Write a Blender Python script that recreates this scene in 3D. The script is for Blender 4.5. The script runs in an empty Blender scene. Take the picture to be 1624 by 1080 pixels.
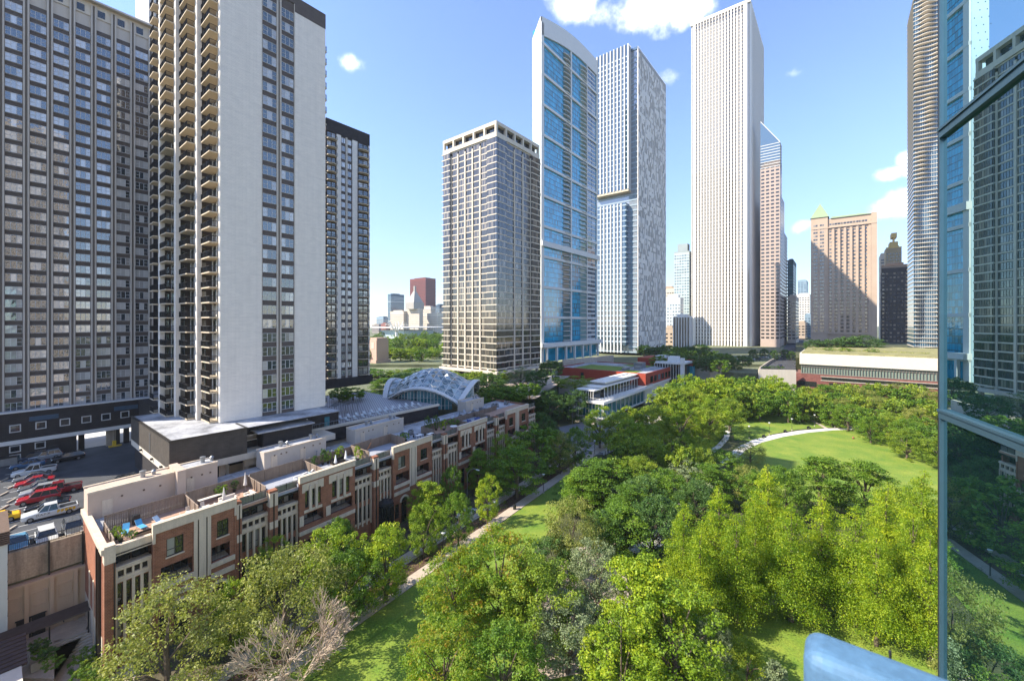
import bpy, math, random
import numpy as np
from mathutils import Vector, Matrix
R = math.radians
random.seed(7)
SC = bpy.context.scene
COL = SC.collection
# ---- camera model: photograph pixels -> world metres -------------------------------
PXC, FPX, HY, CH = 812.0, 655.0, 511.0, 38.0
def P(px, py, z=0.0):
    d = (CH-z)*FPX/(py-HY)
    return Vector(((px-PXC)/FPX*d, d, z))
def at(px, d, z=0.0): return Vector(((px-PXC)/FPX*d, d, z))
def zof(py, d): return CH-(py-HY)/FPX*d
def hit(o, dr, px):
    r = (px-PXC)/FPX
    return (r*o[1]-o[0])/(dr[0]-r*dr[1])
GA = R(51.7)                                   # street grid: x runs west, y runs south
WD = Vector((math.cos(GA), math.sin(GA))); SD = Vector((-math.sin(GA), math.cos(GA)))
RA = R(56.9)                                   # town house row
RW = Vector((math.cos(RA), math.sin(RA)))
SH = (0.091, 0.996)                            # party walls keep the street grid

# ---- materials ---------------------------------------------------------------------
def newmat(name):
    m = bpy.data.materials.new(name); m.use_nodes = True
    nt = m.node_tree; b = nt.nodes['Principled BSDF']
    return m, nt, b
def N(nt, t, **kw):
    n = nt.nodes.new(t)
    for k, v in kw.items(): setattr(n, k, v)
    return n
def mat(name, c, rough=.8, metal=0., ns=1.5, na=.18, fine=None, bump=0., spec=.3, streak=False):
    """plain surface with blotchy noise (and optional vertical streaks) in its own colour"""
    m, nt, b = newmat(name)
    co = N(nt, 'ShaderNodeTexCoord'); L = nt.links
    nz = N(nt, 'ShaderNodeTexNoise'); nz.inputs['Scale'].default_value = ns; nz.inputs['Detail'].default_value = 6
    nz.inputs['Roughness'].default_value = .65
    if streak:
        mp = N(nt, 'ShaderNodeMapping'); mp.inputs['Scale'].default_value = (1, 1, .12)
        L.new(co.outputs['Object'], mp.inputs['Vector']); L.new(mp.outputs[0], nz.inputs['Vector'])
    else: L.new(co.outputs['Object'], nz.inputs['Vector'])
    rp = N(nt, 'ShaderNodeMapRange'); rp.inputs[1].default_value = .25; rp.inputs[2].default_value = .75
    rp.inputs[3].default_value = 1-na; rp.inputs[4].default_value = 1+na
    L.new(nz.outputs['Fac'], rp.inputs[0])
    last = rp.outputs[0]
    if fine:
        n2 = N(nt, 'ShaderNodeTexNoise'); n2.inputs['Scale'].default_value = fine[0]; n2.inputs['Detail'].default_value = 3
        L.new(co.outputs['Object'], n2.inputs['Vector'])
        r2 = N(nt, 'ShaderNodeMapRange'); r2.inputs[1].default_value = .3; r2.inputs[2].default_value = .7
        r2.inputs[3].default_value = 1-fine[1]; r2.inputs[4].default_value = 1+fine[1]
        L.new(n2.outputs['Fac'], r2.inputs[0])
        mu = N(nt, 'ShaderNodeMath', operation='MULTIPLY'); L.new(last, mu.inputs[0]); L.new(r2.outputs[0], mu.inputs[1]); last = mu.outputs[0]
    vm = N(nt, 'ShaderNodeVectorMath', operation='SCALE'); vm.inputs[0].default_value = c[:3]
    L.new(last, vm.inputs['Scale']); L.new(vm.outputs[0], b.inputs['Base Color'])
    b.inputs['Roughness'].default_value = rough; b.inputs['Metallic'].default_value = metal
    b.inputs['Specular IOR Level'].default_value = spec
    if bump:
        bp = N(nt, 'ShaderNodeBump'); bp.inputs['Strength'].default_value = bump; bp.inputs['Distance'].default_value = .05
        L.new(nz.outputs['Fac'], bp.inputs['Height']); L.new(bp.outputs[0], b.inputs['Normal'])
    return m
def brickmat(name, c1, c2, mortar, w=.4, h=.13, na=.2, rough=.85, streak=0.):
    m, nt, b = newmat(name); L = nt.links
    co = N(nt, 'ShaderNodeTexCoord'); sp = N(nt, 'ShaderNodeSeparateXYZ'); L.new(co.outputs['Object'], sp.inputs[0])
    ad = N(nt, 'ShaderNodeMath', operation='ADD'); L.new(sp.outputs[0], ad.inputs[0]); L.new(sp.outputs[1], ad.inputs[1])
    cb = N(nt, 'ShaderNodeCombineXYZ'); L.new(ad.outputs[0], cb.inputs[0]); L.new(sp.outputs[2], cb.inputs[1])
    br = N(nt, 'ShaderNodeTexBrick'); L.new(cb.outputs[0], br.inputs['Vector'])
    br.inputs['Color1'].default_value = (*c1, 1); br.inputs['Color2'].default_value = (*c2, 1); br.inputs['Mortar'].default_value = (*mortar, 1)
    br.inputs['Scale'].default_value = 1; br.inputs['Brick Width'].default_value = w; br.inputs['Row Height'].default_value = h
    br.inputs['Mortar Size'].default_value = .012; br.inputs['Mortar Smooth'].default_value = .3
    nz = N(nt, 'ShaderNodeTexNoise'); nz.inputs['Scale'].default_value = .8; nz.inputs['Detail'].default_value = 5
    L.new(co.outputs['Object'], nz.inputs['Vector'])
    rp = N(nt, 'ShaderNodeMapRange'); rp.inputs[1].default_value = .25; rp.inputs[2].default_value = .75
    rp.inputs[3].default_value = 1-na; rp.inputs[4].default_value = 1+na; L.new(nz.outputs['Fac'], rp.inputs[0])
    vm = N(nt, 'ShaderNodeVectorMath', operation='SCALE'); L.new(br.outputs['Color'], vm.inputs[0]); L.new(rp.outputs[0], vm.inputs['Scale'])
    last = vm.outputs[0]
    if streak:
        mp = N(nt, 'ShaderNodeMapping'); mp.inputs['Scale'].default_value = (1, 1, .035); L.new(co.outputs['Object'], mp.inputs['Vector'])
        n3 = N(nt, 'ShaderNodeTexNoise'); n3.inputs['Scale'].default_value = 1.4; n3.inputs['Detail'].default_value = 5; L.new(mp.outputs[0], n3.inputs['Vector'])
        r3 = N(nt, 'ShaderNodeMapRange'); r3.inputs[1].default_value = .35; r3.inputs[2].default_value = .7; r3.inputs[3].default_value = 1; r3.inputs[4].default_value = 1-streak
        L.new(n3.outputs['Fac'], r3.inputs[0])
        wv = N(nt, 'ShaderNodeMath', operation='FRACT'); dv = N(nt, 'ShaderNodeMath', operation='DIVIDE'); dv.inputs[1].default_value = 2.72
        L.new(sp.outputs[2], dv.inputs[0]); L.new(dv.outputs[0], wv.inputs[0])
        gt = N(nt, 'ShaderNodeMath', operation='GREATER_THAN'); gt.inputs[1].default_value = .045; L.new(wv.outputs[0], gt.inputs[0])
        r4 = N(nt, 'ShaderNodeMapRange'); r4.inputs[3].default_value = 1-streak*.9; r4.inputs[4].default_value = 1; L.new(gt.outputs[0], r4.inputs[0])
        m3 = N(nt, 'ShaderNodeMath', operation='MULTIPLY'); L.new(r3.outputs[0], m3.inputs[0]); L.new(r4.outputs[0], m3.inputs[1])
        v3 = N(nt, 'ShaderNodeVectorMath', operation='SCALE'); L.new(last, v3.inputs[0]); L.new(m3.outputs[0], v3.inputs['Scale']); last = v3.outputs[0]
    L.new(last, b.inputs['Base Color']); b.inputs['Roughness'].default_value = rough
    b.inputs['Specular IOR Level'].default_value = .25
    return m
def randfac(nt):
    """random number per pane: face attribute plus per-object random"""
    L = nt.links
    a = N(nt, 'ShaderNodeAttribute'); a.attribute_name = 'rnd'
    oi = N(nt, 'ShaderNodeObjectInfo')
    ad = N(nt, 'ShaderNodeMath', operation='ADD'); L.new(a.outputs['Fac'], ad.inputs[0]); L.new(oi.outputs['Random'], ad.inputs[1])
    fr = N(nt, 'ShaderNodeMath', operation='FRACT'); L.new(ad.outputs[0], fr.inputs[0])
    return fr.outputs[0]
def glass(name, c, ior=2.2, rough=.06, pale_pane=(.55,.52,.46), pb=.25, wob=.02):
    """coated window glass: dark body, strong reflection; some panes paler, for blinds and painted-in bright reflections"""
    m, nt, b = newmat(name); L = nt.links
    rf = randfac(nt)
    cr = N(nt, 'ShaderNodeValToRGB'); L.new(rf, cr.inputs[0]); e = cr.color_ramp.elements
    e[0].position = 0; e[0].color = (*c, 1); e[1].position = max(.01, 1-pb); e[1].color = (*[x*1.8+.01 for x in c], 1)
    if pb > 0:
        k = cr.color_ramp.elements.new(min(.999, 1-pb+.01)); k.color = (*[x*.55 for x in pale_pane], 1)
        k = cr.color_ramp.elements.new(1.); k.color = (*pale_pane, 1)
    L.new(cr.outputs[0], b.inputs['Base Color'])
    b.inputs['Roughness'].default_value = rough; b.inputs['IOR'].default_value = ior
    if wob:
        co = N(nt, 'ShaderNodeTexCoord'); nz = N(nt, 'ShaderNodeTexNoise'); nz.inputs['Scale'].default_value = .6
        L.new(co.outputs['Object'], nz.inputs['Vector'])
        bp = N(nt, 'ShaderNodeBump'); bp.inputs['Strength'].default_value = wob*6; bp.inputs['Distance'].default_value = .05
        L.new(nz.outputs['Fac'], bp.inputs['Height']); L.new(bp.outputs[0], b.inputs['Normal'])
    return m
def leafmat(name, ramp, transl=.27, objvar=.25):
    m = bpy.data.materials.new(name); m.use_nodes = True; nt = m.node_tree; L = nt.links
    nt.nodes.clear()
    out = N(nt, 'ShaderNodeOutputMaterial')
    a = N(nt, 'ShaderNodeAttribute'); a.attribute_name = 'rnd'
    oi = N(nt, 'ShaderNodeObjectInfo')
    mr = N(nt, 'ShaderNodeMapRange'); mr.inputs[3].default_value = -objvar*.5; mr.inputs[4].default_value = objvar*.5
    L.new(oi.outputs['Random'], mr.inputs[0])
    ad = N(nt, 'ShaderNodeMath', operation='ADD'); ad.use_clamp = True; L.new(a.outputs['Fac'], ad.inputs[0]); L.new(mr.outputs[0], ad.inputs[1])
    cr = N(nt, 'ShaderNodeValToRGB'); L.new(ad.outputs[0], cr.inputs[0])
    e = cr.color_ramp.elements
    e[0].color = (*ramp[0], 1); e[1].color = (*ramp[-1], 1)
    for i, c in enumerate(ramp[1:-1]):
        k = e.new((i+1)/(len(ramp)-1)); k.color = (*c, 1)
    df = N(nt, 'ShaderNodeBsdfPrincipled'); tr = N(nt, 'ShaderNodeBsdfTranslucent'); mx = N(nt, 'ShaderNodeMixShader')
    df.inputs['Roughness'].default_value = .55; df.inputs['Specular IOR Level'].default_value = .35
    mx.inputs[0].default_value = transl
    L.new(cr.outputs[0], df.inputs['Base Color'])
    hs = N(nt, 'ShaderNodeVectorMath', operation='MULTIPLY'); hs.inputs[1].default_value = (1.5, 1.6, .7)
    L.new(cr.outputs[0], hs.inputs[0]); L.new(hs.outputs[0], tr.inputs['Color'])
    L.new(df.outputs[0], mx.inputs[1]); L.new(tr.outputs[0], mx.inputs[2]); L.new(mx.outputs[0], out.inputs['Surface'])
    return m

# ---- mesh builder ------------------------------------------------------------------
BOXF = ((0,3,2,1),(4,5,6,7),(0,1,5,4),(1,2,6,5),(2,3,7,6),(3,0,4,7))
class MB:
    def __init__(s, shear=None): s.v=[]; s.f=[]; s.m=[]; s.r=[]; s.sh=shear
    def add(s, vs, fs, mi=0, rnd=0.):
        b = len(s.v); s.v.extend(tuple(v) for v in vs)
        for f in fs: s.f.append(tuple(i+b for i in f)); s.m.append(mi); s.r.append(rnd)
        return s
    def box(s, x0, x1, y0, y1, z0, z1, mi=0, rnd=0.):
        if x0>x1: x0,x1=x1,x0
        if y0>y1: y0,y1=y1,y0
        return s.add([(x0,y0,z0),(x1,y0,z0),(x1,y1,z0),(x0,y1,z0),(x0,y0,z1),(x1,y0,z1),(x1,y1,z1),(x0,y1,z1)], BOXF, mi, rnd)
    def quad(s, a, b, c, d, mi=0, rnd=0.): return s.add([a,b,c,d], [(0,1,2,3)], mi, rnd)
    def prism(s, poly, z0, z1, mi=0, top=None):
        n=len(poly); vs=[(x,y,z0) for x,y in poly]+[(x,y,z1) for x,y in poly]
        area=sum(poly[i][0]*poly[(i+1)%n][1]-poly[(i+1)%n][0]*poly[i][1] for i in range(n))
        o=list(range(n))
        if area<0: o=o[::-1]
        s.add(vs,[tuple(o[::-1])]+[(o[i],o[(i+1)%n],o[(i+1)%n]+n,o[i]+n) for i in range(n)],mi)
        s.add(vs,[tuple(i+n for i in o)],mi if top is None else top); return s
    def tube(s, pts, rad, n=6, mi=0, cap=True):
        pts=[Vector(p) for p in pts]; k=len(pts)
        if not hasattr(rad,'__len__'): rad=[rad]*k
        vs=[]; fs=[]
        for i,p in enumerate(pts):
            t=(pts[min(i+1,k-1)]-pts[max(i-1,0)]).normalized()
            a=t.cross(Vector((0,0,1)))
            if a.length<.05: a=t.cross(Vector((1,0,0)))
            a.normalize(); b=t.cross(a)
            for j in range(n):
                w=2*math.pi*j/n; vs.append(p+(a*math.cos(w)+b*math.sin(w))*rad[i])
        for i in range(k-1):
            for j in range(n):
                j2=(j+1)%n; fs.append((i*n+j,i*n+j2,(i+1)*n+j2,(i+1)*n+j))
        if cap: fs.append(tuple(range(n))); fs.append(tuple((k-1)*n+j for j in range(n))[::-1])
        return s.add(vs,fs,mi)
    def lathe(s, prof, c=(0,0,0), n=16, mi=0):
        vs=[]; fs=[]; k=len(prof)
        for r,z in prof:
            for j in range(n):
                w=2*math.pi*j/n; vs.append((c[0]+r*math.cos(w),c[1]+r*math.sin(w),c[2]+z))
        for i in range(k-1):
            for j in range(n):
                j2=(j+1)%n; fs.append((i*n+j,i*n+j2,(i+1)*n+j2,(i+1)*n+j))
        fs.append(tuple(range(n))[::-1]); fs.append(tuple((k-1)*n+j for j in range(n)))
        return s.add(vs,fs,mi)
    def rail(s, pts, h=1.05, gap=.3, t=.02, mi=0, bar=True, post=1.5):
        """railing with posts and balusters along a polyline"""
        for a,b in zip(pts[:-1],pts[1:]):
            a=Vector(a); b=Vector(b); d=b-a; ln=d.length
            if ln<.05: continue
            for zz in (.08,h): s.tube([a+Vector((0,0,zz)), b+Vector((0,0,zz))], t*1.5, 4, mi)
            if bar:
                k=max(1,int(ln/gap))
                for i in range(k+1):
                    p=a+d*(i/k); s.tube([p+Vector((0,0,.05)),p+Vector((0,0,h))], t*.6, 3, mi, False)
            k=max(1,int(ln/post))
            for i in range(k+1):
                p=a+d*(i/k); s.tube([p,p+Vector((0,0,h))], t*1.4, 4, mi)
        return s
    def mesh(s, name, mats):
        if not isinstance(mats,(list,tuple)): mats=[mats]
        me=bpy.data.meshes.new(name)
        v=s.v
        if s.sh: v=[(x+s.sh[0]*y, s.sh[1]*y, z) for x,y,z in v]
        me.from_pydata(v,[],s.f)
        for m in mats: me.materials.append(m)
        if len(mats)>1: me.polygons.foreach_set('material_index', s.m)
        if any(s.r):
            at_=me.attributes.new('rnd','FLOAT','FACE'); at_.data.foreach_set('value', s.r)
        me.update(); return me
    def build(s, name, mats, parent=None, loc=None, rz=0., smooth=False, kind=None, label=None):
        me=s.mesh(name,mats)
        if smooth: me.polygons.foreach_set('use_smooth',[True]*len(me.polygons))
        return link(name, me, parent, loc, rz, kind, label)
def link(name, me, parent=None, loc=None, rz=0., kind=None, label=None):
    o=bpy.data.objects.new(name, me); COL.objects.link(o)
    if parent is not None: o.parent=parent
    if loc is not None: o.location=loc
    if rz: o.rotation_euler=(0,0,rz)
    if kind: o['kind']=kind
    if label: o['label']=label
    return o
def tag(o, label=None, cat=None, group=None, kind=None):
    if label: o['label']=label
    if cat: o['category']=cat
    if group: o['group']=group
    if kind: o['kind']=kind
    return o
def thing(name, label, cat, loc=(0,0,0), rz=0., group=None):
    o=bpy.data.objects.new(name,None); COL.objects.link(o); o.empty_display_size=.5
    o.location=loc; o.rotation_euler=(0,0,rz)
    return tag(o,label,cat,group)
def struct(name, mb, mats, **k):
    o=mb.build(name, mats, **k); o['kind']='structure'; return o
def kids(o): return [c for c in KID.get(o.name,[])]
def dup(root, loc, rz=0., label=None, scale=None, group=None):
    r=root.copy(); COL.objects.link(r); r.location=loc; r.rotation_euler=(0,0,rz)
    if scale is not None: r.scale=scale if hasattr(scale,'__len__') else (scale,)*3
    if label: r['label']=label
    if group: r['group']=group
    for ch in list(root.children):
        c=ch.copy(); COL.objects.link(c); c.parent=r
        for g in list(ch.children):
            d=g.copy(); COL.objects.link(d); d.parent=c
    return r
def repeat(parent, name, proto, mats, spots, cap=100):
    """spots: (x,y,z,rz[,sx[,sz]]) in the parent's frame. The nearest `cap` become parts of their own, the rest one mesh."""
    loc=parent.location; a=parent.rotation_euler[2]; ca,sa=math.cos(a),math.sin(a)
    def dist(s):
        x=loc.x+s[0]*ca-s[1]*sa; y=loc.y+s[0]*sa+s[1]*ca; z=loc.z+s[2]
        return x*x+y*y+(z-CH)**2
    spots=sorted(spots,key=dist)
    me=proto.mesh(name,mats)
    for s in spots[:cap]:
        o=link(name,me,parent,(s[0],s[1],s[2]),s[3])
        if len(s)>4: o.scale=(s[4],1,s[5] if len(s)>5 else 1)
    rest=spots[cap:]
    if rest:
        v=np.array(proto.v); nv=len(v); big=MB()
        allv=[]; 
        for k,s in enumerate(rest):
            c,q=math.cos(s[3]),math.sin(s[3]); sx=s[4] if len(s)>4 else 1; sz=s[5] if len(s)>5 else 1
            w=np.empty_like(v); w[:,0]=s[0]+v[:,0]*sx*c-v[:,1]*q; w[:,1]=s[1]+v[:,0]*sx*q+v[:,1]*c; w[:,2]=s[2]+v[:,2]*sz
            allv.append(w); rr=random.random()
            big.f.extend(tuple(i+k*nv for i in f) for f in proto.f); big.m.extend(proto.m)
            big.r.extend((x+rr)%1.0 for x in proto.r)
        big.v=[tuple(t) for t in np.concatenate(allv).tolist()]
        big.build(name,mats,parent,kind='stuff')
E_ROT=-math.pi/2      # rotation that turns a north-facing element to the east face
M={}
M['asphalt']=mat('asphalt',(.055,.056,.06),.85,ns=.35,na=.3,fine=(14,.15),bump=.1)
M['lot']=mat('lot_asphalt',(.06,.063,.07),.8,ns=.22,na=.4,fine=(9,.15))
M['concrete']=mat('concrete',(.42,.36,.29),.85,ns=.7,na=.16,fine=(8,.08))
M['path']=mat('path_concrete',(.45,.37,.29),.85,ns=.6,na=.15,fine=(6,.1))
M['whitepath']=mat('pale_path',(.62,.58,.53),.85,ns=.4,na=.08)
M['pave']=mat('plaza_paving',(.42,.34,.28),.85,ns=.3,na=.2,fine=(4,.1))
M['stainwall']=mat('stained_concrete',(.33,.27,.2),.9,ns=1.2,na=.5,fine=(6,.15),streak=True)
M['tanwall']=mat('tan_stucco',(.5,.37,.26),.9,ns=.8,na=.12,streak=True)
M['stucco']=mat('stucco',(.50,.385,.30),.9,ns=.7,na=.08)
M['stuccogrey']=mat('grey_stucco',(.46,.40,.34),.9,ns=.7,na=.08)
M['stone']=mat('limestone',(.57,.465,.35),.85,ns=1.6,na=.18,fine=(7,.06),streak=True)
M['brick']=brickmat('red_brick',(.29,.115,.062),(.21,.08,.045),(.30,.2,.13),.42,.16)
M['bricksun']=brickmat('sunlit_brick',(.33,.125,.07),(.27,.1,.055),(.34,.2,.14),.42,.16)  # lit copy of the red brick: sun on the gable put into its colour
M['darkbrick']=brickmat('dark_brick',(.040,.035,.034),(.032,.028,.028),(.055,.05,.05),.6,.2)
M['brownbrick']=brickmat('brown_brick',(.075,.062,.05),(.06,.05,.042),(.09,.08,.065),.6,.2)
M['whitebrick']=brickmat('white_brick',(.84,.765,.67),(.79,.72,.635),(.60,.54,.47),1.2,.26,na=.05,streak=.05)
M['burgundy']=brickmat('burgundy_brick',(.20,.075,.06),(.16,.06,.05),(.22,.11,.09),.8,.3)
M['redpanel']=mat('red_panel',(.33,.055,.03),.7,ns=.5,na=.1)
M['spandrel']=mat('brown_spandrel',(.11,.09,.08),.8,ns=.8,na=.15)
M['rib']=mat('concrete_rib',(.54,.48,.41),.85,ns=.5,na=.1,streak=True)
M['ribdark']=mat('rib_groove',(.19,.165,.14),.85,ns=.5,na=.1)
M['cream']=mat('cream_concrete',(.6,.53,.43),.85,ns=.8,na=.1,streak=True)
M['slab']=mat('slab_underside',(.58,.48,.35),.85,ns=.8,na=.1)
M['white']=mat('white_paint',(.78,.74,.68),.6,ns=.8,na=.05)
M['whitetrim']=mat('white_trim',(.66,.65,.62),.6,ns=.8,na=.05)
M['winframe']=mat('window_frame',(.55,.54,.52),.5,ns=.8,na=.05)
M['black']=mat('black_metal',(.018,.018,.02),.45,ns=2,na=.2,spec=.5)
M['darkframe']=mat('dark_frame',(.03,.026,.022),.5,ns=2,na=.1)
M['greymetal']=mat('grey_metal',(.28,.29,.3),.4,metal=.6,ns=2,na=.15)
M['wood']=mat('fence_wood',(.22,.165,.125),.85,ns=2.5,na=.25,fine=(12,.15),streak=True)
M['deck']=mat('deck_wood',(.42,.26,.18),.85,ns=1.0,na=.2,fine=(9,.1))
M['deckgrey']=mat('deck_grey',(.32,.33,.36),.85,ns=.6,na=.12)
M['roofmem']=mat('roof_membrane',(.36,.36,.37),.85,ns=.25,na=.7,fine=(2.5,.12))
M['roofdark']=mat('roof_dark',(.12,.12,.125),.85,ns=.4,na=.3)
M['siding']=mat('brown_siding',(.13,.085,.06),.8,ns=3,na=.2,streak=True)
M['lawn']=None
M['soil']=mat('mulch_soil',(.10,.06,.04),.95,ns=1.2,na=.4,fine=(12,.3))
M['tgA']=glass('tower_glass',(.02,.03,.036),2.7,.04,pale_pane=(.66,.64,.6),pb=.5,wob=.05)  # many pale panes: bright reflections put into the glass colour
M['tgB']=glass('tower_glass_green',(.02,.03,.028),2.4,.04,pb=.3,wob=.05)
M['tgE']=glass('bronze_glass',(.030,.026,.022),2.1,.06,pale_pane=(.3,.25,.19),pb=.3)
M['blueglass']=glass('blue_glass',(.004,.27,.42),1.8,.04,pb=0)
M['coolglass']=glass('cool_glass',(.03,.06,.09),2.4,.05,pale_pane=(.35,.38,.42),pb=.2)
M['darkglass']=glass('dark_glass',(.012,.015,.018),1.8,.05,pb=0)
M['houseglass']=glass('house_glass',(.012,.015,.013),1.9,.03,pale_pane=(.35,.33,.3),pb=.15)
M['tealglass']=glass('teal_glass',(.03,.12,.14),2.0,.05,pale_pane=(.2,.4,.42),pb=.2)
M['shirt']=mat('plain_cloth',(.4,.1,.08),.9)
M['skin']=mat('skin',(.45,.28,.2),.6,na=.03)
M['bark']=mat('bark',(.12,.09,.065),.9,ns=5,na=.3)
M['twig']=mat('bare_twig',(.42,.32,.24),.9,ns=3,na=.2)
# lawn: mown grass with mottled colour
def lawnmat():
    m,nt,b=newmat('mown_grass'); L=nt.links
    co=N(nt,'ShaderNodeTexCoord'); n1=N(nt,'ShaderNodeTexNoise'); n1.inputs['Scale'].default_value=.16; n1.inputs['Detail'].default_value=8; n1.inputs['Roughness'].default_value=.7
    L.new(co.outputs['Object'],n1.inputs['Vector'])
    cr=N(nt,'ShaderNodeValToRGB'); L.new(n1.outputs['Fac'],cr.inputs[0]); e=cr.color_ramp.elements
    e[0].position=.32; e[0].color=(.085,.18,.010,1); e[1].position=.68; e[1].color=(.23,.27,.03,1)
    n2=N(nt,'ShaderNodeTexNoise'); n2.inputs['Scale'].default_value=5; n2.inputs['Detail'].default_value=4; L.new(co.outputs['Object'],n2.inputs['Vector'])
    mr=N(nt,'ShaderNodeMapRange'); mr.inputs[1].default_value=.3; mr.inputs[2].default_value=.7; mr.inputs[3].default_value=.7; mr.inputs[4].default_value=1.3
    L.new(n2.outputs['Fac'],mr.inputs[0]); vm=N(nt,'ShaderNodeVectorMath',operation='SCALE'); L.new(cr.outputs[0],vm.inputs[0]); L.new(mr.outputs[0],vm.inputs['Scale'])
    L.new(vm.outputs[0],b.inputs['Base Color']); b.inputs['Roughness'].default_value=.9
    bp=N(nt,'ShaderNodeBump'); bp.inputs['Strength'].default_value=.5; bp.inputs['Distance'].default_value=.1; L.new(n2.outputs['Fac'],bp.inputs['Height']); L.new(bp.outputs[0],b.inputs['Normal'])
    return m
M['lawn']=lawnmat()
L_LIME=leafmat('leaf_lime',[(0.078,0.149,0.006),(0.202,0.299,0.012),(0.404,0.434,0.016)])
L_GREEN=leafmat('leaf_green',[(0.050,0.112,0.011),(0.112,0.209,0.013),(0.225,0.307,0.022)])
L_DARK=leafmat('leaf_dark',[(0.032,0.080,0.017),(0.063,0.130,0.023),(0.112,0.189,0.031)],.2)
L_OLIVE=leafmat('leaf_olive',[(0.108,0.127,0.027),(0.231,0.253,0.050),(0.416,0.402,0.099)],.3)
L_CYP=leafmat('leaf_cypress',[(0.080,0.164,0.008),(0.232,0.328,0.013),(0.464,0.482,0.018)],.4)
L_AUT=leafmat('leaf_autumn',[(.06,.13,.010),(.12,.21,.014),(.20,.29,.016),(.27,.27,.018),(.38,.18,.03)],.4,.1)
L_GREY=leafmat('leaf_grey',[(0.085,0.114,0.054),(0.169,0.211,0.095),(0.302,0.351,0.176)],.2)
L_MIX=leafmat('leaf_warm_green',[(0.076,0.140,0.011),(0.184,0.263,0.018),(0.367,0.394,0.029)])
# ================= TOWERS ===========================================================
def win3(w, h, frame=.07, mats=3, mull=(.33,.67), bar=True, proud=.06):
    """three-light window facing -y, lower-left corner at the origin: material 0 frame, 1 pane"""
    b=MB(); n=len(mull)+1; xs=[0]+[w*m for m in mull]+[w]
    b.box(0,w,-proud,.02,0,frame,0); b.box(0,w,-proud,.02,h-frame,h,0)
    for x in xs: b.box(max(0,x-frame*.6) if x else 0, min(w,x+frame*.6) if x<w else w, -proud-.002,.02,frame,h-frame,0)
    for i in range(n):
        if bar and (i==0 or i==n-1) : b.box(xs[i]+frame*.6,xs[i+1]-frame*.6,-proud,.02,h*.48,h*.48+frame*.8,0)
        b.box(xs[i]+frame*.5,xs[i+1]-frame*.5,-.02,.03,frame*.5,h-frame*.5,1,random.random()*.5+.01*i)
    return b
# --- A: broad slab tower with paired concrete ribs (left) ---
ZA=19.8
o=at(240,100,ZA)
TA=thing('slab_tower','broad apartment slab tower with paired grey concrete ribs, leftmost in the photo','tower',o,GA)
LA=42; BW=3.25; FA=2.6; NFA=32
ztop=109.4-ZA
b=MB(); b.box(-LA,0,.02,18,0,ztop-6.0); b.build('wall',M['spandrel'],TA)
b=MB()
b.box(-LA,.25,-.12,.02,ztop-3.4,ztop-.5); b.build('attic_wall',M['cream'],TA)
b=MB(); b.box(-LA-.5,1.2,-1.3,19,ztop-.5,ztop-.1); b.box(-LA,0,.1,18,ztop-6,ztop-.5)
b.build('roof',[M['rib']],TA)
nb=int(LA/BW)
ribs=MB()
for i in range(nb+1):
    x=-i*BW-.15
    for dx in (-.30,.30): ribs.box(x+dx-.13,x+dx+.13,-.42,.02,-.05,ztop-1,0)
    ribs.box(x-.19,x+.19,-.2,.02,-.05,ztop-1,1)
ribs.build('concrete_ribs',[M['rib'],M['ribdark']],TA)
wA=win3(BW-1.0,1.62); wA.box(-.08,BW-.92,-.10,.02,-.22,-.06,2); wm=[M['winframe'],M['tgA'],M['ribdark']]
sp=[]
for i in range(nb):
    for k in range(NFA): sp.append((-(i+1)*BW+.35,0,.35+k*FA,0))
repeat(TA,'window',wA,wm,sp)
aw=MB()
for i in range(0,nb): 
    aw.box(-(i+1)*BW+.5,-(i+1)*BW+1.7,-.16,.0,ztop-3.0,ztop-1.5)
aw.build('attic_windows',M['darkglass'],TA)
# --- D: dark service tower with white fins rising behind A ---
o=at(241,107,ZA)
TD=thing('service_tower','dark brick tower with white fins at its top, behind the leftmost slab tower','tower',o,GA)
b=MB(); b.box(0,14,0,16,0,112); b.build('wall',M['darkbrick'],TD)
b=MB()
for k in range(13):
    y=.6+k*1.25; b.box(-.55,.0,y,y+.55,ztop-1+(k%3)*1.2,111.9)
for k in range(11):
    x=.3+k*1.25; b.box(x,x+.45,-.5,0,ztop+3+(k%3)*1.4,111.9)
b.build('fins',M['whitetrim'],TD)
# --- B: white brick tower ---
o=at(349,74.5,ZA)
TB=thing('white_brick_tower','tall white brick apartment tower with two window columns and stepped balconies','tower',o,GA)
oB=Vector((o.x,o.y)); 
xB=[hit(oB,WD,p) for p in (349,415,439.5,445.5,467.5,516)]
HB=104.8-ZA; FB=2.72; NB=30
DB=24
b=MB()
b.box(0,xB[1],0,.6,0,HB+40*0,0); b.box(xB[4],xB[5],0,.6,0,HB-3.2,0)
b.box(-.02,.35,.6,1.1,0,HB,0)
STEP=[(0,0,4.9),(-1.75,6.4,5.1),(-3.5,12.7,4.6),(-4.7,18.4,3.0)]
for k,(bx_,by_,ln) in enumerate(STEP):
    if k: b.box(bx_-.1,bx_+.65,by_-.25,by_+.9,0,HB,0)
b.build('white_wall',M['whitebrick'],TB)
b=MB(); b.box(xB[1],xB[4],.12,.62,0,HB,0); b.box(xB[4],xB[5]+.05,-.05,.6,HB-3.2,HB,0); b.box(xB[1],xB[4],-.05,.12,HB-1.6,HB,0)
b.box(xB[4],xB[5],.6,DB,0,HB,0)

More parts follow.
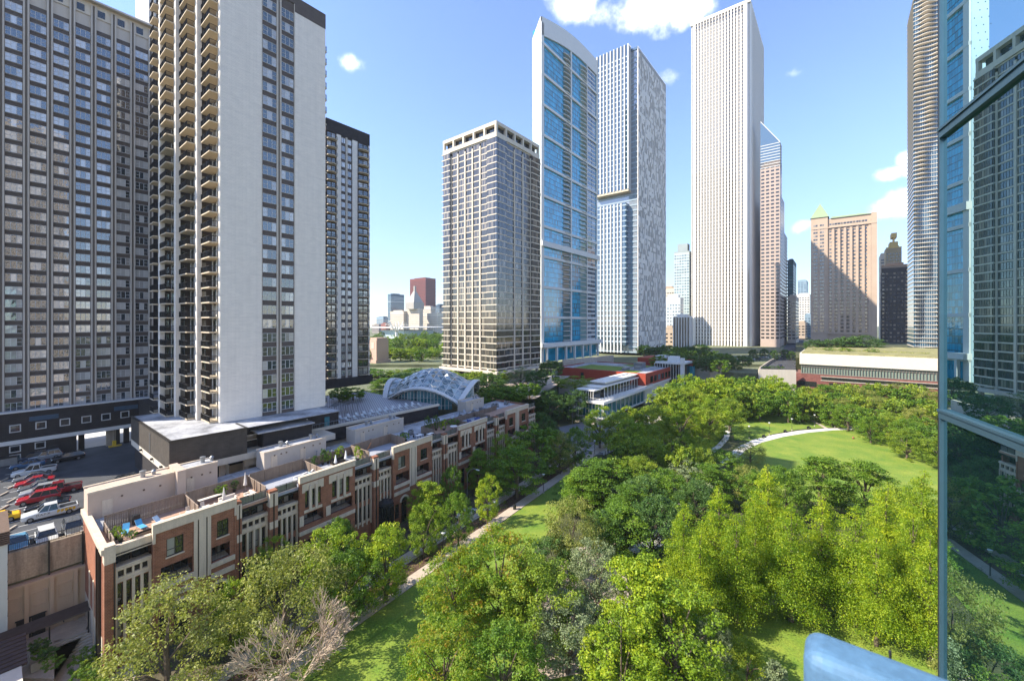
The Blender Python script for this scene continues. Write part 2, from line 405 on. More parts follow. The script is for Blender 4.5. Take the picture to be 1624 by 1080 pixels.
for (bx_,by_,ln) in STEP: b.box(bx_+.66,xB[4]-.01*by_,by_+.62,DB-.02*by_,0,HB-.3-.01*by_,0)
b.build('core_wall',M['spandrel'],TB)
b=MB(); xm=(xB[2]+xB[3])/2
for dx in (-.3,.3): b.box(xm+dx-.14,xm+dx+.14,-.1,.12,0,HB-1.6,0)
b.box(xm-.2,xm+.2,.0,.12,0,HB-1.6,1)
b.box(xB[1]-.0,xB[1]+.12,-.03,.12,0,HB-1.6,0); b.box(xB[4]-.12,xB[4],-.03,.12,0,HB-1.6,0)
b.build('concrete_ribs',[M['rib'],M['ribdark']],TB)
ww=xB[2]-xB[1]-.3
wB=win3(ww,1.75); sp=[]
for k in range(NB):
    sp.append((xB[1]+.2,.10,.7+k*FB,0)); sp.append((xB[3]+.08,.10,.7+k*FB,0,(xB[4]-xB[3]-.3)/ww))
repeat(TB,'window',wB,[M['winframe'],M['tgB']],sp)
# stepped balcony stacks on the east side
for bi,(bx_,by_,ln) in enumerate(STEP):
    y0=by_+1.0; e_=1.35 if bi<3 else .9
    sm=MB().prism([(bx_-e_,y0),(bx_+.7,y0),(bx_+.7,y0+ln),(bx_-e_,y0+ln)],0,.2).mesh('balcony',M['slab'])
    rm=MB().rail([(bx_+.0 if bi else -.05,y0+.05,.2),(bx_-e_+.05,y0+.05,.2),(bx_-e_+.05,y0+ln-.05,.2),(bx_-.9,y0+ln-.05,.2)],1.05,.13,.035).mesh('railing',M['black'])
    wall=MB()
    for k in range(NB+1):
        z=k*FB-.1 if k else .02
        s_=link('balcony',sm,TB,(0,0,z)); link('railing',rm,s_)
        if k<NB:
            wall.box(bx_+.5,bx_+.68,y0+.5,y0+ln*.45,k*FB+.2,k*FB+2.25,1,random.random()); wall.box(bx_+.5,bx_+.68,y0+ln*.55,y0+ln-.4,k*FB+.2,k*FB+2.25,1,random.random())
            if bi<3:
                nx_=STEP[bi+1]; wall.box(nx_[0]+.8,nx_[0]+1.5,nx_[1]+.45,nx_[1]+.6,k*FB+.9,k*FB+2.25,1,random.random())
    for y_ in (y0-.1,y0+ln*.5,y0+ln-.2): wall.box(bx_+.45,bx_+.67,y_-.2,y_+.25,0,HB-1,0)
    wall.build('balcony_wall',[M['whitetrim'],M['tgB']],TB)
# far-side balconies
sm=MB().prism([(xB[5]-.1,-.0+2.0),(xB[5]+1.9,3.0),(xB[5]+1.9,6.0),(xB[5]-.1,8.5)],0,.24).mesh('balcony',M['slab'])
rm=MB().rail([(xB[5],2.1,.24),(xB[5]+1.8,3.0,.24),(xB[5]+1.8,6.0,.24),(xB[5],8.4,.24)],1.05,.2,.035).mesh('railing',M['black'])
for k in range(NB): s=link('balcony',sm,TB,(0,0,k*FB-.3+.3)); link('railing',rm,s)
# --- C: dark tower behind B ---
e=at(586,155); t=hit((e.x,e.y),-WD,517); o=(e.x-WD.x*t,e.y-WD.y*t,15)
TC=thing('dark_apartment_tower','dark brick apartment tower with white piers, just right of the white brick tower','tower',o,GA)
oC=Vector((o[0],o[1])); xc=[hit(oC,WD,p) for p in (517,534,541,550,559,567,586)]
HC=108-15
b=MB(); b.box(xc[0],xc[-1],.3,18,0,HC); b.build('wall',M['spandrel'],TC)
b=MB(); b.box(xc[1],xc[2],0,.3,3,HC-4); b.box(xc[4],xc[5],0,.3,3,HC-4); b.box(xc[-1]-.4,xc[-1]+.1,0,.3,3,HC-4); b.build('white_pier',M['whitebrick'],TC)
b=MB(); b.box(xc[0],xc[-1]+.1,-.05,.3,HC-4,HC+.3); b.build('parapet',M['darkbrick'],TC); MB().box(xc[0]-3,xc[-1]+1,-.6,10,0,3.2).build('podium',M['darkbrick'],TC)
b=MB(); b.box(xc[3]-.35,xc[3]+.35,.05,.3,3,HC-4); b.build('concrete_rib',M['rib'],TC)
FC=2.85; NC=30
wC=win3(xc[3]-xc[2]-.75,1.8,frame=.1); sp=[]
for k in range(NC): sp+= [(xc[2]+.25,.25,4+k*FC,0),(xc[3]+.45,.25,4+k*FC,0)]
repeat(TC,'window',wC,[M['winframe'],M['tgA']],sp)
for a,c in ((xc[0]+.3,xc[1]-.2),(xc[5]+.3,xc[6]-.5)):
    w=c-a
    sm=MB().prism([(0,.3),(0,-.9),(w*.5,-1.7),(w,-.9),(w,.3)],0,.25).mesh('balcony',M['slab'])
    rm=MB().rail([(0,-.85,.25),(w*.5,-1.6,.25),(w,-.85,.25)],1.05,.25,.045).mesh('railing',M['black'])
    gl=MB()
    for k in range(NC):
        s=link('balcony',sm,TC,(a,0,3.6+k*FC)); link('railing',rm,s)
        gl.box(a+.3,a+w*.45,.2,.32,4+k*FC,6+k*FC,0,random.random()); gl.box(a+w*.55,a+w-.3,.2,.32,4+k*FC,6+k*FC,0,random.random())
    gl.build('balcony_doors',M['tgB'],TC)
# --- E: pale grid tower with bronze glass ---
def grid_face(pts_w, H, F, z0, bay, proto_h):
    pass
o=at(787,189,10)
TE=thing('grid_tower','pale concrete grid tower with bronze glass, left of the blue glass tower','tower',o,GA)
oE=Vector((o.x,o.y)); wE=hit(oE,WD,853); dE=hit(oE,SD,705); HE=130-10; z0=6.5
FE=2.95; nE=int((HE-z0-5.6)/FE); 
b=MB(); b.box(.5,wE-.5,.5,dE-.5,z0,z0+nE*FE); b.box(1.2,wE-1,1.2,dE-1,z0+nE*FE,HE-.5); b.build('core',M['darkglass'],TE)
b=MB(); b.box(4,wE-3,4,dE-3,0,z0); b.build('lobby_wall',M['tgE'],TE)
nxE=5; nyE=7; bx=wE/nxE; by=dE/nyE
def ebay(i,n,w):   # projecting corner bays
    return 1.0 if i in (0,n-1) else 0.
b=MB()
for k in range(nE+1):
    z=z0+k*FE
    b.box(-1.0,bx,-1.0,.5,z-.28,z+.2); b.box(bx,wE-bx,-.05,.5,z-.28,z+.2); b.box(wE-bx,wE+1,-1.0,.5,z-.28,z+.2)
    b.box(-1.0,.5,.5,by,z-.28,z+.2); b.box(-.05,.5,by,dE-by,z-.28,z+.2); b.box(-1.0,.5,dE-by,dE+1,z-.28,z+.2)
b.build('spandrel_bands',M['cream'],TE)
b=MB()
for i in range(1,nxE): b.box(i*bx-.4,i*bx+.4,-.35,.5,0,HE-9)
for i in range(1,nyE): b.box(-.35,.5,i*by-.4,i*by+.4,0,HE-9)
for (x,y) in ((-.2,-.2),(wE-.9,-.2),(-.2,dE-.9)): b.box(x,x+1.1,y,y+1.1,0,z0)
b.build('piers',M['cream'],TE)
b=MB(); zt=z0+nE*FE
b.box(-.6,wE+.6,-.6,dE+.6,HE-1.6,HE); b.box(-.6,wE+.6,-.6,dE+.6,zt+.3,zt+2.3)
for i in range(nxE+1): x=min(max(i*bx-.5,-.6),wE-.4); b.box(x,x+1,-.59,.6,zt+2.3,HE-1.6)
for i in range(6): y=min(max(i*dE/5-.5,-.6),dE-.4); b.box(-.59,.6,y,y+1,zt+2.3,HE-1.6)
b.box(-2,wE+2,-2,dE+2,z0-2.2,z0-1.0)
b.build('crown',M['cream'],TE)
def panes(w,h,n,f=.08):
    q=MB()
    for i in range(n): q.box(i*w/n+f,(i+1)*w/n-f,-.03,.05,0,h,1,random.random()*.9+.01); 
    for i in range(n+1): q.box(i*w/n-f,i*w/n+f,-.06,.04,0,h,0)
    return q
pr=panes(bx-.8,FE-.7,6); sp=[]
for k in range(nE):
    z=z0+k*FE+.3
    for i in range(nxE):
        off=-.9 if i in (0,nxE-1) else .1
        sp.append((i*bx+.4,off,z,0))
    for j in range(nyE):
        off=-.9 if j in (0,nyE-1) else .1
        sp.append((off,(j+1)*by-.4,z,E_ROT,(by-.8)/(bx-.8)))
repeat(TE,'window_bay',pr,[M['darkframe'],M['tgE']],sp)
b=MB()   # corner returns
b.box(-.88,bx-.05,-.85,.5,z0,zt); b.box(-.88,.5,.5,by-.05,z0,zt); b.box(-.88,.5,dE-by+.05,dE,z0,zt); b.box(wE-bx+.05,wE+.9,-.85,.5,z0,zt)
b.build('corner_bay',M['tgE'],TE)
# --- F: blue glass condominium tower, bowed front, sloped roof ---
o=at(858,245,14)
TF=thing('blue_glass_tower','slender blue glass tower with white frame bands, right of the pale grid tower','tower',o,GA)
oF=Vector((o.x,o.y)); wF=hit(oF,WD,946); dF=hit(oF,SD,845)
HF0=zof(27,245)-14; xr=Vector((o.x,o.y))+WD*wF; HF1=zof(97,xr.y)-14
FFl=3.02; nF=int(HF1/FFl)-2
def topz(x): t=x/wF; return HF0+(HF1-HF0)*t+6*math.sin(math.pi*t)*.6
b=MB(); ns=8
vs=[];
for i in range(ns+1):
    x=wF*i/ns; vs+=[(x,.3,0),(x,.3,topz(x)-6),(x,dF,0),(x,dF,topz(x)-6)]
fs=[]
for i in range(ns):
    a=i*4; fs+=[(a,a+4,a+5,a+1),(a+2,a+3,a+7,a+6),(a+1,a+5,a+7,a+3)]
fs+=[(0,1,3,2),(ns*4,ns*4+2,ns*4+3,ns*4+1)]
b.add(vs,fs); b.build('glass_body',M['blueglass'],TF)
# frame: side wall, vertical white bands, horizontal bands every six floors, crown
b=MB(); xs=[hit(oF,WD,p) for p in (858,862,893,914,919,937,946)]
b.box(-.5,xs[1]-.3,-.6,.3,0,HF0-3); 
side=MB(); side.box(-.5,0.0,0,dF,0,HF0-12); side.build('side_wall',mat('pale_blue_cladding',(.40,.52,.58),.35,ns=.1,na=.1),TF)
for a,w in ((hit(oF,WD,904.5),1.4),(wF-.6,.8),(hit(oF,WD,930),.9)): b.box(a,a+w,-.5,.3,4,topz(a)-6)
k=0
zb=[8+6*FFl*i for i in range(12)]
for z in zb:
    if z<HF1-12: b.box(-.5,wF+.2,-.75,.3,z,z+1.5)
zc=6*FFl*5+8
b.box(-.6,wF+2.5,-1.6,.3,zof(395,255)-14,zof(395,255)-14+3.2)
for i in range(ns):
    x0=wF*i/ns; x1=wF*(i+1)/ns
    for (p,q) in ((11,3),):
        b.add([(x0,-.6,topz(x0)-11),(x1,-.6,topz(x1)-11),(x1,-.6,topz(x1)-0),(x0,-.6,topz(x0)-0),(x0,.4,topz(x0)-11),(x1,.4,topz(x1)-11),(x1,.4,topz(x1)),(x0,.4,topz(x0))],((0,1,2,3),(4,7,6,5),(3,2,6,7),(0,4,5,1)))
b.add([(-.5,0,HF0-12),(-.5,dF,HF0-12),(-.5,dF,HF0-22*.5),(-.5,0,HF0),(0,0,HF0-12),(0,dF,HF0-12),(0,dF,HF0-11),(0,0,HF0)],((0,3,2,1),(4,5,6,7),(3,7,6,2)))
b.build('white_frame',M['whitetrim'],TF)
gp_=MB()
for k in range(2,nF+3):
    z=k*FFl
    for j in range(int(wF/1.5)):
        x=j*1.5+.1
        if z+FFl<topz(x)-11: gp_.box(x,x+1.4,.24,.299,z+.3,z+FFl-.05,0,random.random()*.99+.005)
gp_.build('glass_panels',glass('blue_panel_glass',(.006,.24,.38),2.1,.03,pale_pane=(.03,.30,.42),pb=.25,wob=.08),TF)
sl=MB()
for k in range(3,nF+4):
    z=k*FFl
    if z<topz(wF*.5)-12: sl.box(.1,wF,.12,.3,z,z+.22)
for k in range(2,nF):
    for j in range(10): 
        if (k*7+j*3)%4==0: sl.box(-.53,-.5,1+j*dF/10,1+(j+.55)*dF/10,k*FFl,k*FFl+.5)
for i in range(1,int(wF/1.5)): sl.box(i*1.5,i*1.5+.06,.2,.32,4,topz(i*1.5)-9)
sl.build('mullions',M['coolglass'],TF)
bx0=hit(oF,WD,893.5); bx1=hit(oF,WD,904); bx2=hit(oF,WD,920.5); bx3=hit(oF,WD,930)
for a,c in ((bx0,bx1),(bx2,bx3)):
    w=c-a
    arc=[(0,.3)]+[(w*t/6,-1.3*math.sin(math.pi*(t/6*.8+.1))-.2) for t in range(7)]+[(w,.3)]
    sm=MB().prism(arc,0,.35).mesh('balcony',M['whitetrim']); rm=MB().rail([(x,y+.05,.35) for x,y in arc[1:-1]],1.1,.5,.05,bar=False).mesh('railing',M['greymetal'])
    rec=MB(); rec.box(a,c,.15,.29,6,topz(a)-13); rec.build('balcony_recess',M['tealglass'],TF)
    for k in range(3,nF):
        if k*FFl<topz(a)-14: s=link('balcony',sm,TF,(a,0,k*FFl)); link('railing',rm,s)
wn=MB()
x0=hit(oF,WD,931.5); x1=hit(oF,WD,944)
for k in range(3,nF):
    for j in range(2):
        xa=x0+(x1-x0)*j/2; wn.box(xa+.3,xa+(x1-x0)/2-.3,-.1,.25,k*FFl+.6,k*FFl+2.3,1,random.random())
    wn.box(x0,x1,-.02,.25,k*FFl-.5,k*FFl+.5,0)
wn.build('window_column',[M['whitetrim'],M['coolglass']],TF)
b=MB()
for i in range(7): b.box(2+i*wF/6.5,3.2+i*wF/6.5,-3,-1.8,0,9)
b.box(-2,wF+3,-3.6,-.6,9,11.5)
b.build('colonnade',M['whitetrim'],TF)
# --- G: cool glass office tower with textured north face ---
o=at(1011,320,14)
TG=thing('office_tower','office tower with white ribs and a speckled right face, behind the blue glass tower','tower',o,GA)
oG=Vector((o.x,o.y)); wG=hit(oG,WD,1055); dG=hit(oG,SD,930); HG=zof(74,320)-14
b=MB(); b.box(.4,wG,.4,dG,0,HG-2); b.build('glass_body',M['coolglass'],TG)
yp=[hit(oG,SD,p) for p in (1006,1000,946)]
b=MB()   # projecting upper volume on the east face
zl=zof(300,320)-14; zh=zof(90,335)-14
b.box(-4.5,.4,yp[1],yp[2],zl,zh); b.box(-4.0,.4,yp[1]+2,yp[2]-3,6,zl-10)
b.build('projecting_bay',M['coolglass'],TG)
b=MB(); b.box(-4.8,.4,yp[1]-.3,yp[2],zl-1.5,zl); b.build('soffit',M['slab'],TG)
FG=4.1; b=MB()
for k in range(int(HG/FG)):
    z=k*FG
    if z>zl+1 and z<zh: b.box(-4.65,-4.5,yp[1],yp[2],z,z+.8)
    elif 6<z<zl-12: b.box(-4.2,.4,yp[1]+1.8,yp[2]-2,z,z+1.1)
    b.box(.1,.6,.15,dG,z,z+1.1)
b.build('floor_bands',mat('blue_grey_spandrel',(.30,.37,.42),.4,ns=.1,na=.1),TG)
b=MB(); nn=11
for i in range(nn):
    y=yp[1]+(yp[2]-yp[1])*i/(nn-1)
    b.box(-5.2,-4.5,y-.4,y+.4,zl,zh)
    if 1<i<nn-2: b.box(-4.7,-3.9,y-.4,y+.4,0,zl-10)
for i in range(7): b.box(-5+i*.8,-5+i*.8+.25,yp[1]-.5,yp[1],zl,zh)
b.build('ribs',M['whitetrim'],TG)
b=MB(); n=30
rr=random.Random(5)
MB().box(.2,wG,-.05,.4,0,HG-.5).build('screen_glass',M['darkglass'],TG)
for i in range(n+1):
    x=wG*i/n; b.box(x-.13,x+.13,-.6,-.05,4,HG,0)
for k in range(int(HG/4.1)):
    for i in range(n):
        x=wG*i/n+.22; w_=wG/n-.44; q=rr.random(); z=k*4.1
        if q<.5: b.box(x-.1,x+w_+.1,-.3-.2*q,-.05,z+(.0 if q<.3 else 1.2),z+4.1,0)
        elif q<.72: b.box(x-.1,x+w_*.5,-.35,-.05,z,z+4.1,0)
b.build('textured_screen',[M['white']],TG)
b=MB(); b.box(-.2,wG+1,-.3,dG,HG-2,HG); b.build('parapet',M['coolglass'],TG)
# --- H: white marble-clad tower with vertical piers ---
o=at(1190,440,6)
TH=thing('white_pier_tower','very tall white tower of narrow vertical piers, tallest in the middle of the skyline','tower',o,GA)
oH=Vector((o.x,o.y)); wH=hit(oH,WD,1211); dH=hit(oH,SD,1095); HH=zof(-2,440)-6
b=MB(); b.box(1.2,wH-1,1.2,dH-1,0,HH-2); b.build('wall',M['tgE'],TH)
b=MB(); 
b.prism([(-.2,3.5),(3.5,-.2),(6,-.2),(6,1.6),(1.6,6),(-.2,6)],0,HH)
b.prism([(-.2,dH-5),(1.6,dH-5),(5,dH-1),(5,dH),(3.5,dH),(-.2,dH-3.5)],0,HH)
b.box(-.2,wH,-.2,dH,HH-3,HH)
b.box(wH-4,wH,-.2,1.4,0,HH)
b.build('corner_wall',M['white'],TH)
b=MB(); n=16; y0=6; y1=dH-5
for i in range(n+1):
    y=y0+(y1-y0)*i/n; b.box(-.9,1.3,y-.78,y+.78,0,HH-12)
    if i%1==0: b.box(-.9,1.3,y-.5,y+.5,HH-12,HH-3)
n2=12
for i in range(n2+1):
    x=6+(wH-10)*i/n2; b.box(x-.8,x+.8,-.9,1.3,0,HH-3)
b.build('piers',M['white'],TH)
b=MB()
for k in range(3,int(HH/3.9)): b.box(.85,1.3,y0,y1,k*3.9,k*3.9+1.4); b.box(6,wH-4,.85,1.3,k*3.9,k*3.9+1.4)
b.build('spandrels',M['rib'],TH)
b=MB(); p=(wH*.4,dH*.7,HH); b.tube([p,(p[0],p[1],HH+14)],[.35,.1],5); b.box(6,wH-6,10,dH-10,HH,HH+4); b.build('antenna',M['whitetrim'],TH)
# --- I: two stepped granite towers right of H ---
o=at(1237,430,12)
TI=thing('chevron_tower','stepped tower with a sloping chevron glass top, emerging right behind the white pier tower','tower',o,GA)
oI=Vector((o.x,o.y)); dI=hit(oI,SD,1206)
hI=[(1232,203),(1237,240),(1243,320),(1249,375)]
def stepped(root,oo,px0,steps,dep,F,ms,base=12):
    wall=MB(); win=MB(); xa=0
    for i,(px,py) in enumerate(steps):
        xb=hit(oo,WD,px); yy=oo.y+WD.y*xb; h=zof(py,yy)-base
        wall.box(xa,xb,0 if i==0 else .6*i,dep,0,h)
        nf=int(h/F)
        n=max(1,int((xb-xa)/3.4))
        for k in range(2,nf):
            for j in range(n):
                w=(xb-xa)/n; win.box(xa+j*w+.7,xa+(j+1)*w-.5,-.12+(.6*i if i else 0),.5,k*F+1.,k*F+2.6,0,random.random())
        if i==0:
            n=max(2,int(dep/4))
            for k in range(2,nf):
                for j in range(n):
                    w=dep/n; win.box(-.12,.4,j*w+.8,(j+1)*w-.7,k*F+1.,k*F+2.7,0,random.random())
        xa=xb
    wall.build('wall',ms[0],root); win.build('windows',ms[1],root,kind='stuff')
stepped(TI,oI,1232,[(1240,262),(1245,322),(1250,376)],dI,3.9,(mat('pink_granite',(.44,.34,.28),.7,ns=.1,na=.08),M['darkglass']))
b=MB(); xb=hit(oI,WD,1239.5); h0=zof(262,430)-12; h1=zof(226,430)-12; h2=h1+26
b.add([(0,0,h0),(xb,0,h0),(xb,dI,h0),(0,dI,h0),(0,0,h1),(xb,0,h1),(xb,dI,h2),(0,dI,h2)],BOXF)
b.build('sloped_glass_top',M['coolglass'],TI)
b=MB()
for i in range(9): z=h0+i*(h1-h0)/8; b.box(-.3,xb+.3,-.3,dI,z-.3,z+.3)
b.add([(-.6,0,h1),(xb+.4,0,h1),(xb+.4,dI,h2),(-.6,dI,h2),(-.6,0,h1+1),(xb+.4,0,h1+1),(xb+.4,dI,h2+1),(-.6,dI,h2+1)],BOXF)
b.build('roof_ribs',M['whitetrim'],TI)
# generic block tower
def block(name,label,cat,px,d,pxL,pxR,py,base,F,ms,bay=4.,style='grid',cap=None,ww=.6,grp=None,extra=None,hw=1.6):
    """corner nearest the viewer at px,d; east face back to pxL, north face out to pxR"""
    o=at(px,d,base); r=thing(name,label,cat,o,GA,grp); oo=Vector((o.x,o.y))
    w=hit(oo,WD,pxR) if pxR>px+.5 else 20.; dd=hit(oo,SD,pxL) if pxL<px-.5 else 20.
    w=min(abs(w),80); dd=min(abs(dd),120); h=zof(py,d)-base
    b=MB(); b.box(0,w,0,dd,0,h); b.build('wall',ms[0],r)
    win=MB(); nf=int((h-2)/F)
    nx=max(1,round(w/bay)); ny=max(1,round(dd/bay))
    if style=='grid':
        for k in range(1,nf):
            for i in range(nx): a=w*i/nx; win.box(a+bay*(1-ww)/2,a+w/nx-bay*(1-ww)/2,-.08,.3,k*F+.9,k*F+.9+hw,0,random.random())
            for i in range(ny): a=dd*i/ny; win.box(-.08,.3,a+bay*(1-ww)/2,a+dd/ny-bay*(1-ww)/2,k*F+.9,k*F+.9+hw,0,random.random())
    elif style=='band':
        for k in range(1,nf): win.box(-.1,w+.1,-.1,dd*.99,k*F,k*F+F*.45,0,random.random())
    elif style=='rib':
        for i in range(nx+1): a=w*i/nx; win.box(a-.35,a+.35,-.6,.2,0,h)
        for i in range(ny+1): a=dd*i/ny; win.box(-.6,.2,a-.35,a+.35,0,h)
    win.build('facade_pattern' if style!='grid' else 'windows',ms[1],r,kind='stuff' if style=='grid' else None)
    b=MB(); b.box(w*.15,w*.7,dd*.15,dd*.8,h,h+(cap or 3)); b.box(-.15,w+.15,-.15,.3,h-.2,h+.9); b.box(-.15,.3,.3,dd,h-.2,h+.9)
    b.build('roof',ms[2] if len(ms)>2 else ms[0],r)
    return r,w,dd,h
pal=lambda n,c: mat(n,c,.8,ns=.06,na=.1)
W1=pal('pale_stone',(.55,.47,.38)); W2=pal('blue_grey_panel',(.22,.3,.36)); W3=pal('tan_tower',(.42,.33,.25))
# hotel K
gran=pal('rose_granite',(.46,.345,.26))
o=at(1391,370,18); TK=thing('hotel_tower','pinkish granite hotel tower with green copper roofs, right of the street canyon','tower',o,GA)
oK=Vector((o.x,o.y)); dK=hit(oK,SD,1286); wK=4.; hK=zof(338,370)-18
b=MB(); b.box(0,wK+16,0,dK,0,hK); b.build('wall',gran,TK)
b=MB()
for i in range(7):
    y=5+i*(dK-22)/6; b.box(-1.3,0,y-.9,y+.9,8,hK-10)
b.box(-1.2,0,0,4,0,hK+1); b.box(-1.2,0,dK-13,dK,0,hK+2); b.box(-1.5,0,0,dK,hK-9,hK-8); b.box(-1.5,0,0,dK,9,10.5)
b.build('projecting_piers',gran,TK)
wk=MB(); wk.box(0,1.5,-.05,.3,0,1.7,0,.3); wk.box(1.7,3.2,-.05,.3,0,1.7,0,.6); sp=[]
F_=3.35
for k in range(3,int((hK-11)/F_)+3):
    for i in range(13):
        y=dK-16-i*(dK-22)/12+1.6 if i<12 else 4
        off=-.02
        sp.append((off,y+.2,k*F_+.8,E_ROT))
    for y in (dK-2,dK-7): sp.append((-1.22,y,k*F_+.8,E_ROT))
repeat(TK,'window',wk,M['tgE'],sp,cap=100)
copper=pal('green_copper',(.26,.33,.2))
b=MB(); c=(5,dK-6.5); b.add([(-2,dK-14,hK+2),(12,dK-14,hK+2),(12,dK+.5,hK+2),(-2,dK+.5,hK+2),(5,dK-7,hK+17)],((0,1,4),(1,2,4),(2,3,4),(3,0,4)))
b.add([(-1,3,hK),(14,3,hK),(14,dK-15,hK),(-1,dK-15,hK),(8,10,hK+3.5),(8,dK-16,hK+3.5)],((0,4,5,3),(1,2,5,4),(0,1,4),(2,3,5)))
b.build('copper_roof',copper,TK)
# ================= FAR BUILDINGS =====================================================
DG=M['darkglass']; CG=M['coolglass']
block('dark_office_slab','black steel office slab between the pinkish hotel and the wavy tower','office building',1440,400,1398,1443,420,14,3.9,[pal('black_steel',(.035,.035,.04)),M['tgE'],pal('black_steel_cap',(.05,.04,.04))],2.6,ww=.55)
r,w,dd,h=block('gold_crowned_tower','dark green tower stepping up to a gold crown, behind the black office slab','tower',1430,520,1405,1434,392,14,3.9,[pal('verdigris_brown',(.30,.22,.12)),DG,pal('gold',(.55,.36,.08))],3)
b=MB(); b.box(3,w-3+4,3,dd-4,h,h+8); b.box(5,w+1,6,dd-8,h+8,h+14); b.box(7,w-1,9,dd-11,h+14,h+20); b.build('crown',pal('gold_crown',(.5,.33,.1)),r)
block('white_modern_tower','pale narrow tower just left of the gold crowned tower','tower',1404,560,1396,1407,404,14,3.8,[W1,CG],4)
block('dark_glass_high_rise','slim dark glass high-rise standing in the street canyon','tower',1258,520,1249,1263,413,14,3.6,[pal('dark_blue_panel',(.05,.09,.11)),M['tealglass']],4)
block('cream_corner_building','cream stone building with dark side below the slim dark high-rise','building',1262,470,1249,1267,471,14,3.8,[W1,DG],3.2)
block('pale_canyon_tower','pale blue tower far down the street canyon','tower',1279,900,1265,1282,445,14,4,[W2,CG],5)
block('white_grid_block','white gridded office block filling the end of the street canyon','office building',1284,700,1263,1288,467,14,4,[pal('white_grid',(.62,.58,.52)),DG],4)
block('brown_canyon_building','low brown and cream masonry building at street level in the canyon','building',1277,600,1264,1281,512,14,4,[W3,DG],4)
block('blue_canyon_block','small blue glass block at the end of the canyon beside the hotel','building',1286,640,1276,1290,500,14,4,[W2,CG],4)
# between office tower G and white tower H
block('glass_residential_tower','pale green-white glass tower with a set back crown, left of the white pier tower','tower',1093,480,1069,1099,399,12,3.3,[pal('pale_glass_panel',(.42,.48,.46)),CG,pal('crown_louvre',(.3,.34,.34))],2.8,cap=10)
block('pale_mid_rise','pale office mid-rise with blue windows beside the speckled office tower','office building',1079,455,1053,1084,473,12,3.6,[pal('cool_white_panel',(.5,.54,.56)),CG],3,cap=4)
block('stone_mid_rise','stone mid-rise with a brown mechanical top showing above the pale mid-rise','office building',1069,520,1050,1072,457,12,3.6,[W1,DG,W3],3)
block('ribbed_low_block','low white ribbed block with a planted roof at the foot of the white pier tower','office building',1094,400,1068,1098,503,12,4,[M['tgE'],M['white'],M['white']],2.6,style='rib')
block('brick_arched_block','small brick and stone block with dark arches, between the speckled tower and the ribbed block','building',1068,425,1054,1070,521,12,4,[W3,DG],5,ww=.5)
# Michigan avenue skyline left of the grid tower
S=[('red_office_tower','dark red office tower on the horizon, tallest left of the grid tower','tower',675,1150,650,691,441,[pal('oxide_red',(.17,.045,.035)),pal('red_window',(.10,.04,.04))],5,'band'),
('blue_glass_block','blue glass block on the horizon, left of the red office tower','tower',620,1100,615,641,467,[pal('deep_blue_panel',(.07,.13,.18)),CG],5,'band'),
('stone_office_block','broad beige office block below the blue glass block','office building',640,900,619,646,494,[W1,pal('dim_window',(.2,.18,.16))],4,'grid'),
('white_office_block','white gridded office block on the right of the pyramid topped tower','office building',694,900,671,703,497,[pal('bright_stone',(.6,.55,.46)),pal('dim_window_b',(.25,.22,.2))],4,'grid'),
('navy_office_block','dark navy office block just left of the grid tower','office building',697,1050,691,706,484,[pal('navy_panel',(.06,.09,.13)),CG],5,'band'),
('grey_low_block','grey block low on the horizon at the far left of the skyline gap','building',601,980,590,611,516,[pal('grey_block',(.25,.22,.2)),DG],5,'grid'),
('red_brick_block','dull red brick block behind the low museum roof','building',612,940,604,619,514,[pal('dull_red',(.25,.10,.08)),DG],5,'grid'),
('pale_horizon_block','pale blue-grey block on the horizon above the grey low block','building',608,1250,597,618,503,[W2,CG],5,'band'),
('cream_horizon_block','cream block behind the white office block','building',683,1080,668,692,487,[W1,DG],5,'grid')]
for n,l,c,px,d,pl,pr_,py,ms,bay,st in S: block(n,l,c,px,d,pl,pr_,py,12,4,ms,bay,style=st)
r,w,dd,h=block('pyramid_topped_tower','pale stone tower with a stepped pyramid top in front of the red office tower','tower',665,880,645,671,490,12,4,[W1,pal('dim_window_c',(.3,.26,.22))],4)
b=MB(); cx,cy=w*.5,dd*.5
b.box(cx-14,cx+14,cy-14,cy+14,h,h+14); b.add([(cx-13,cy-13,h+14),(cx+13,cy-13,h+14),(cx+13,cy+13,h+14),(cx-13,cy+13,h+14),(cx,cy,h+44)],((0,1,4),(1,2,4),(2,3,4),(3,0,4)))
b.box(cx-2,cx+2,cy-2,cy+2,h+38,h+50); b.build('pyramid_top',pal('pyramid_stone',(.36,.33,.29)),r)
# low white museum with flying roof
o=at(640,640,12); r=thing('museum_pavilion','low white museum wing with thin flat flying roof beyond the treetops','museum',o,GA)
b=MB(); b.box(0,60,0,60,0,13); b.build('wall',pal('museum_glass',(.42,.5,.5)),r)
b=MB(); b.box(-10,90,-10,75,17,18.2); 
for i in range(8):
    for j in range(2): b.box(i*10,i*10+.6,j*50,j*50+.6,13,17)
b.build('flying_roof',M['white'],r)
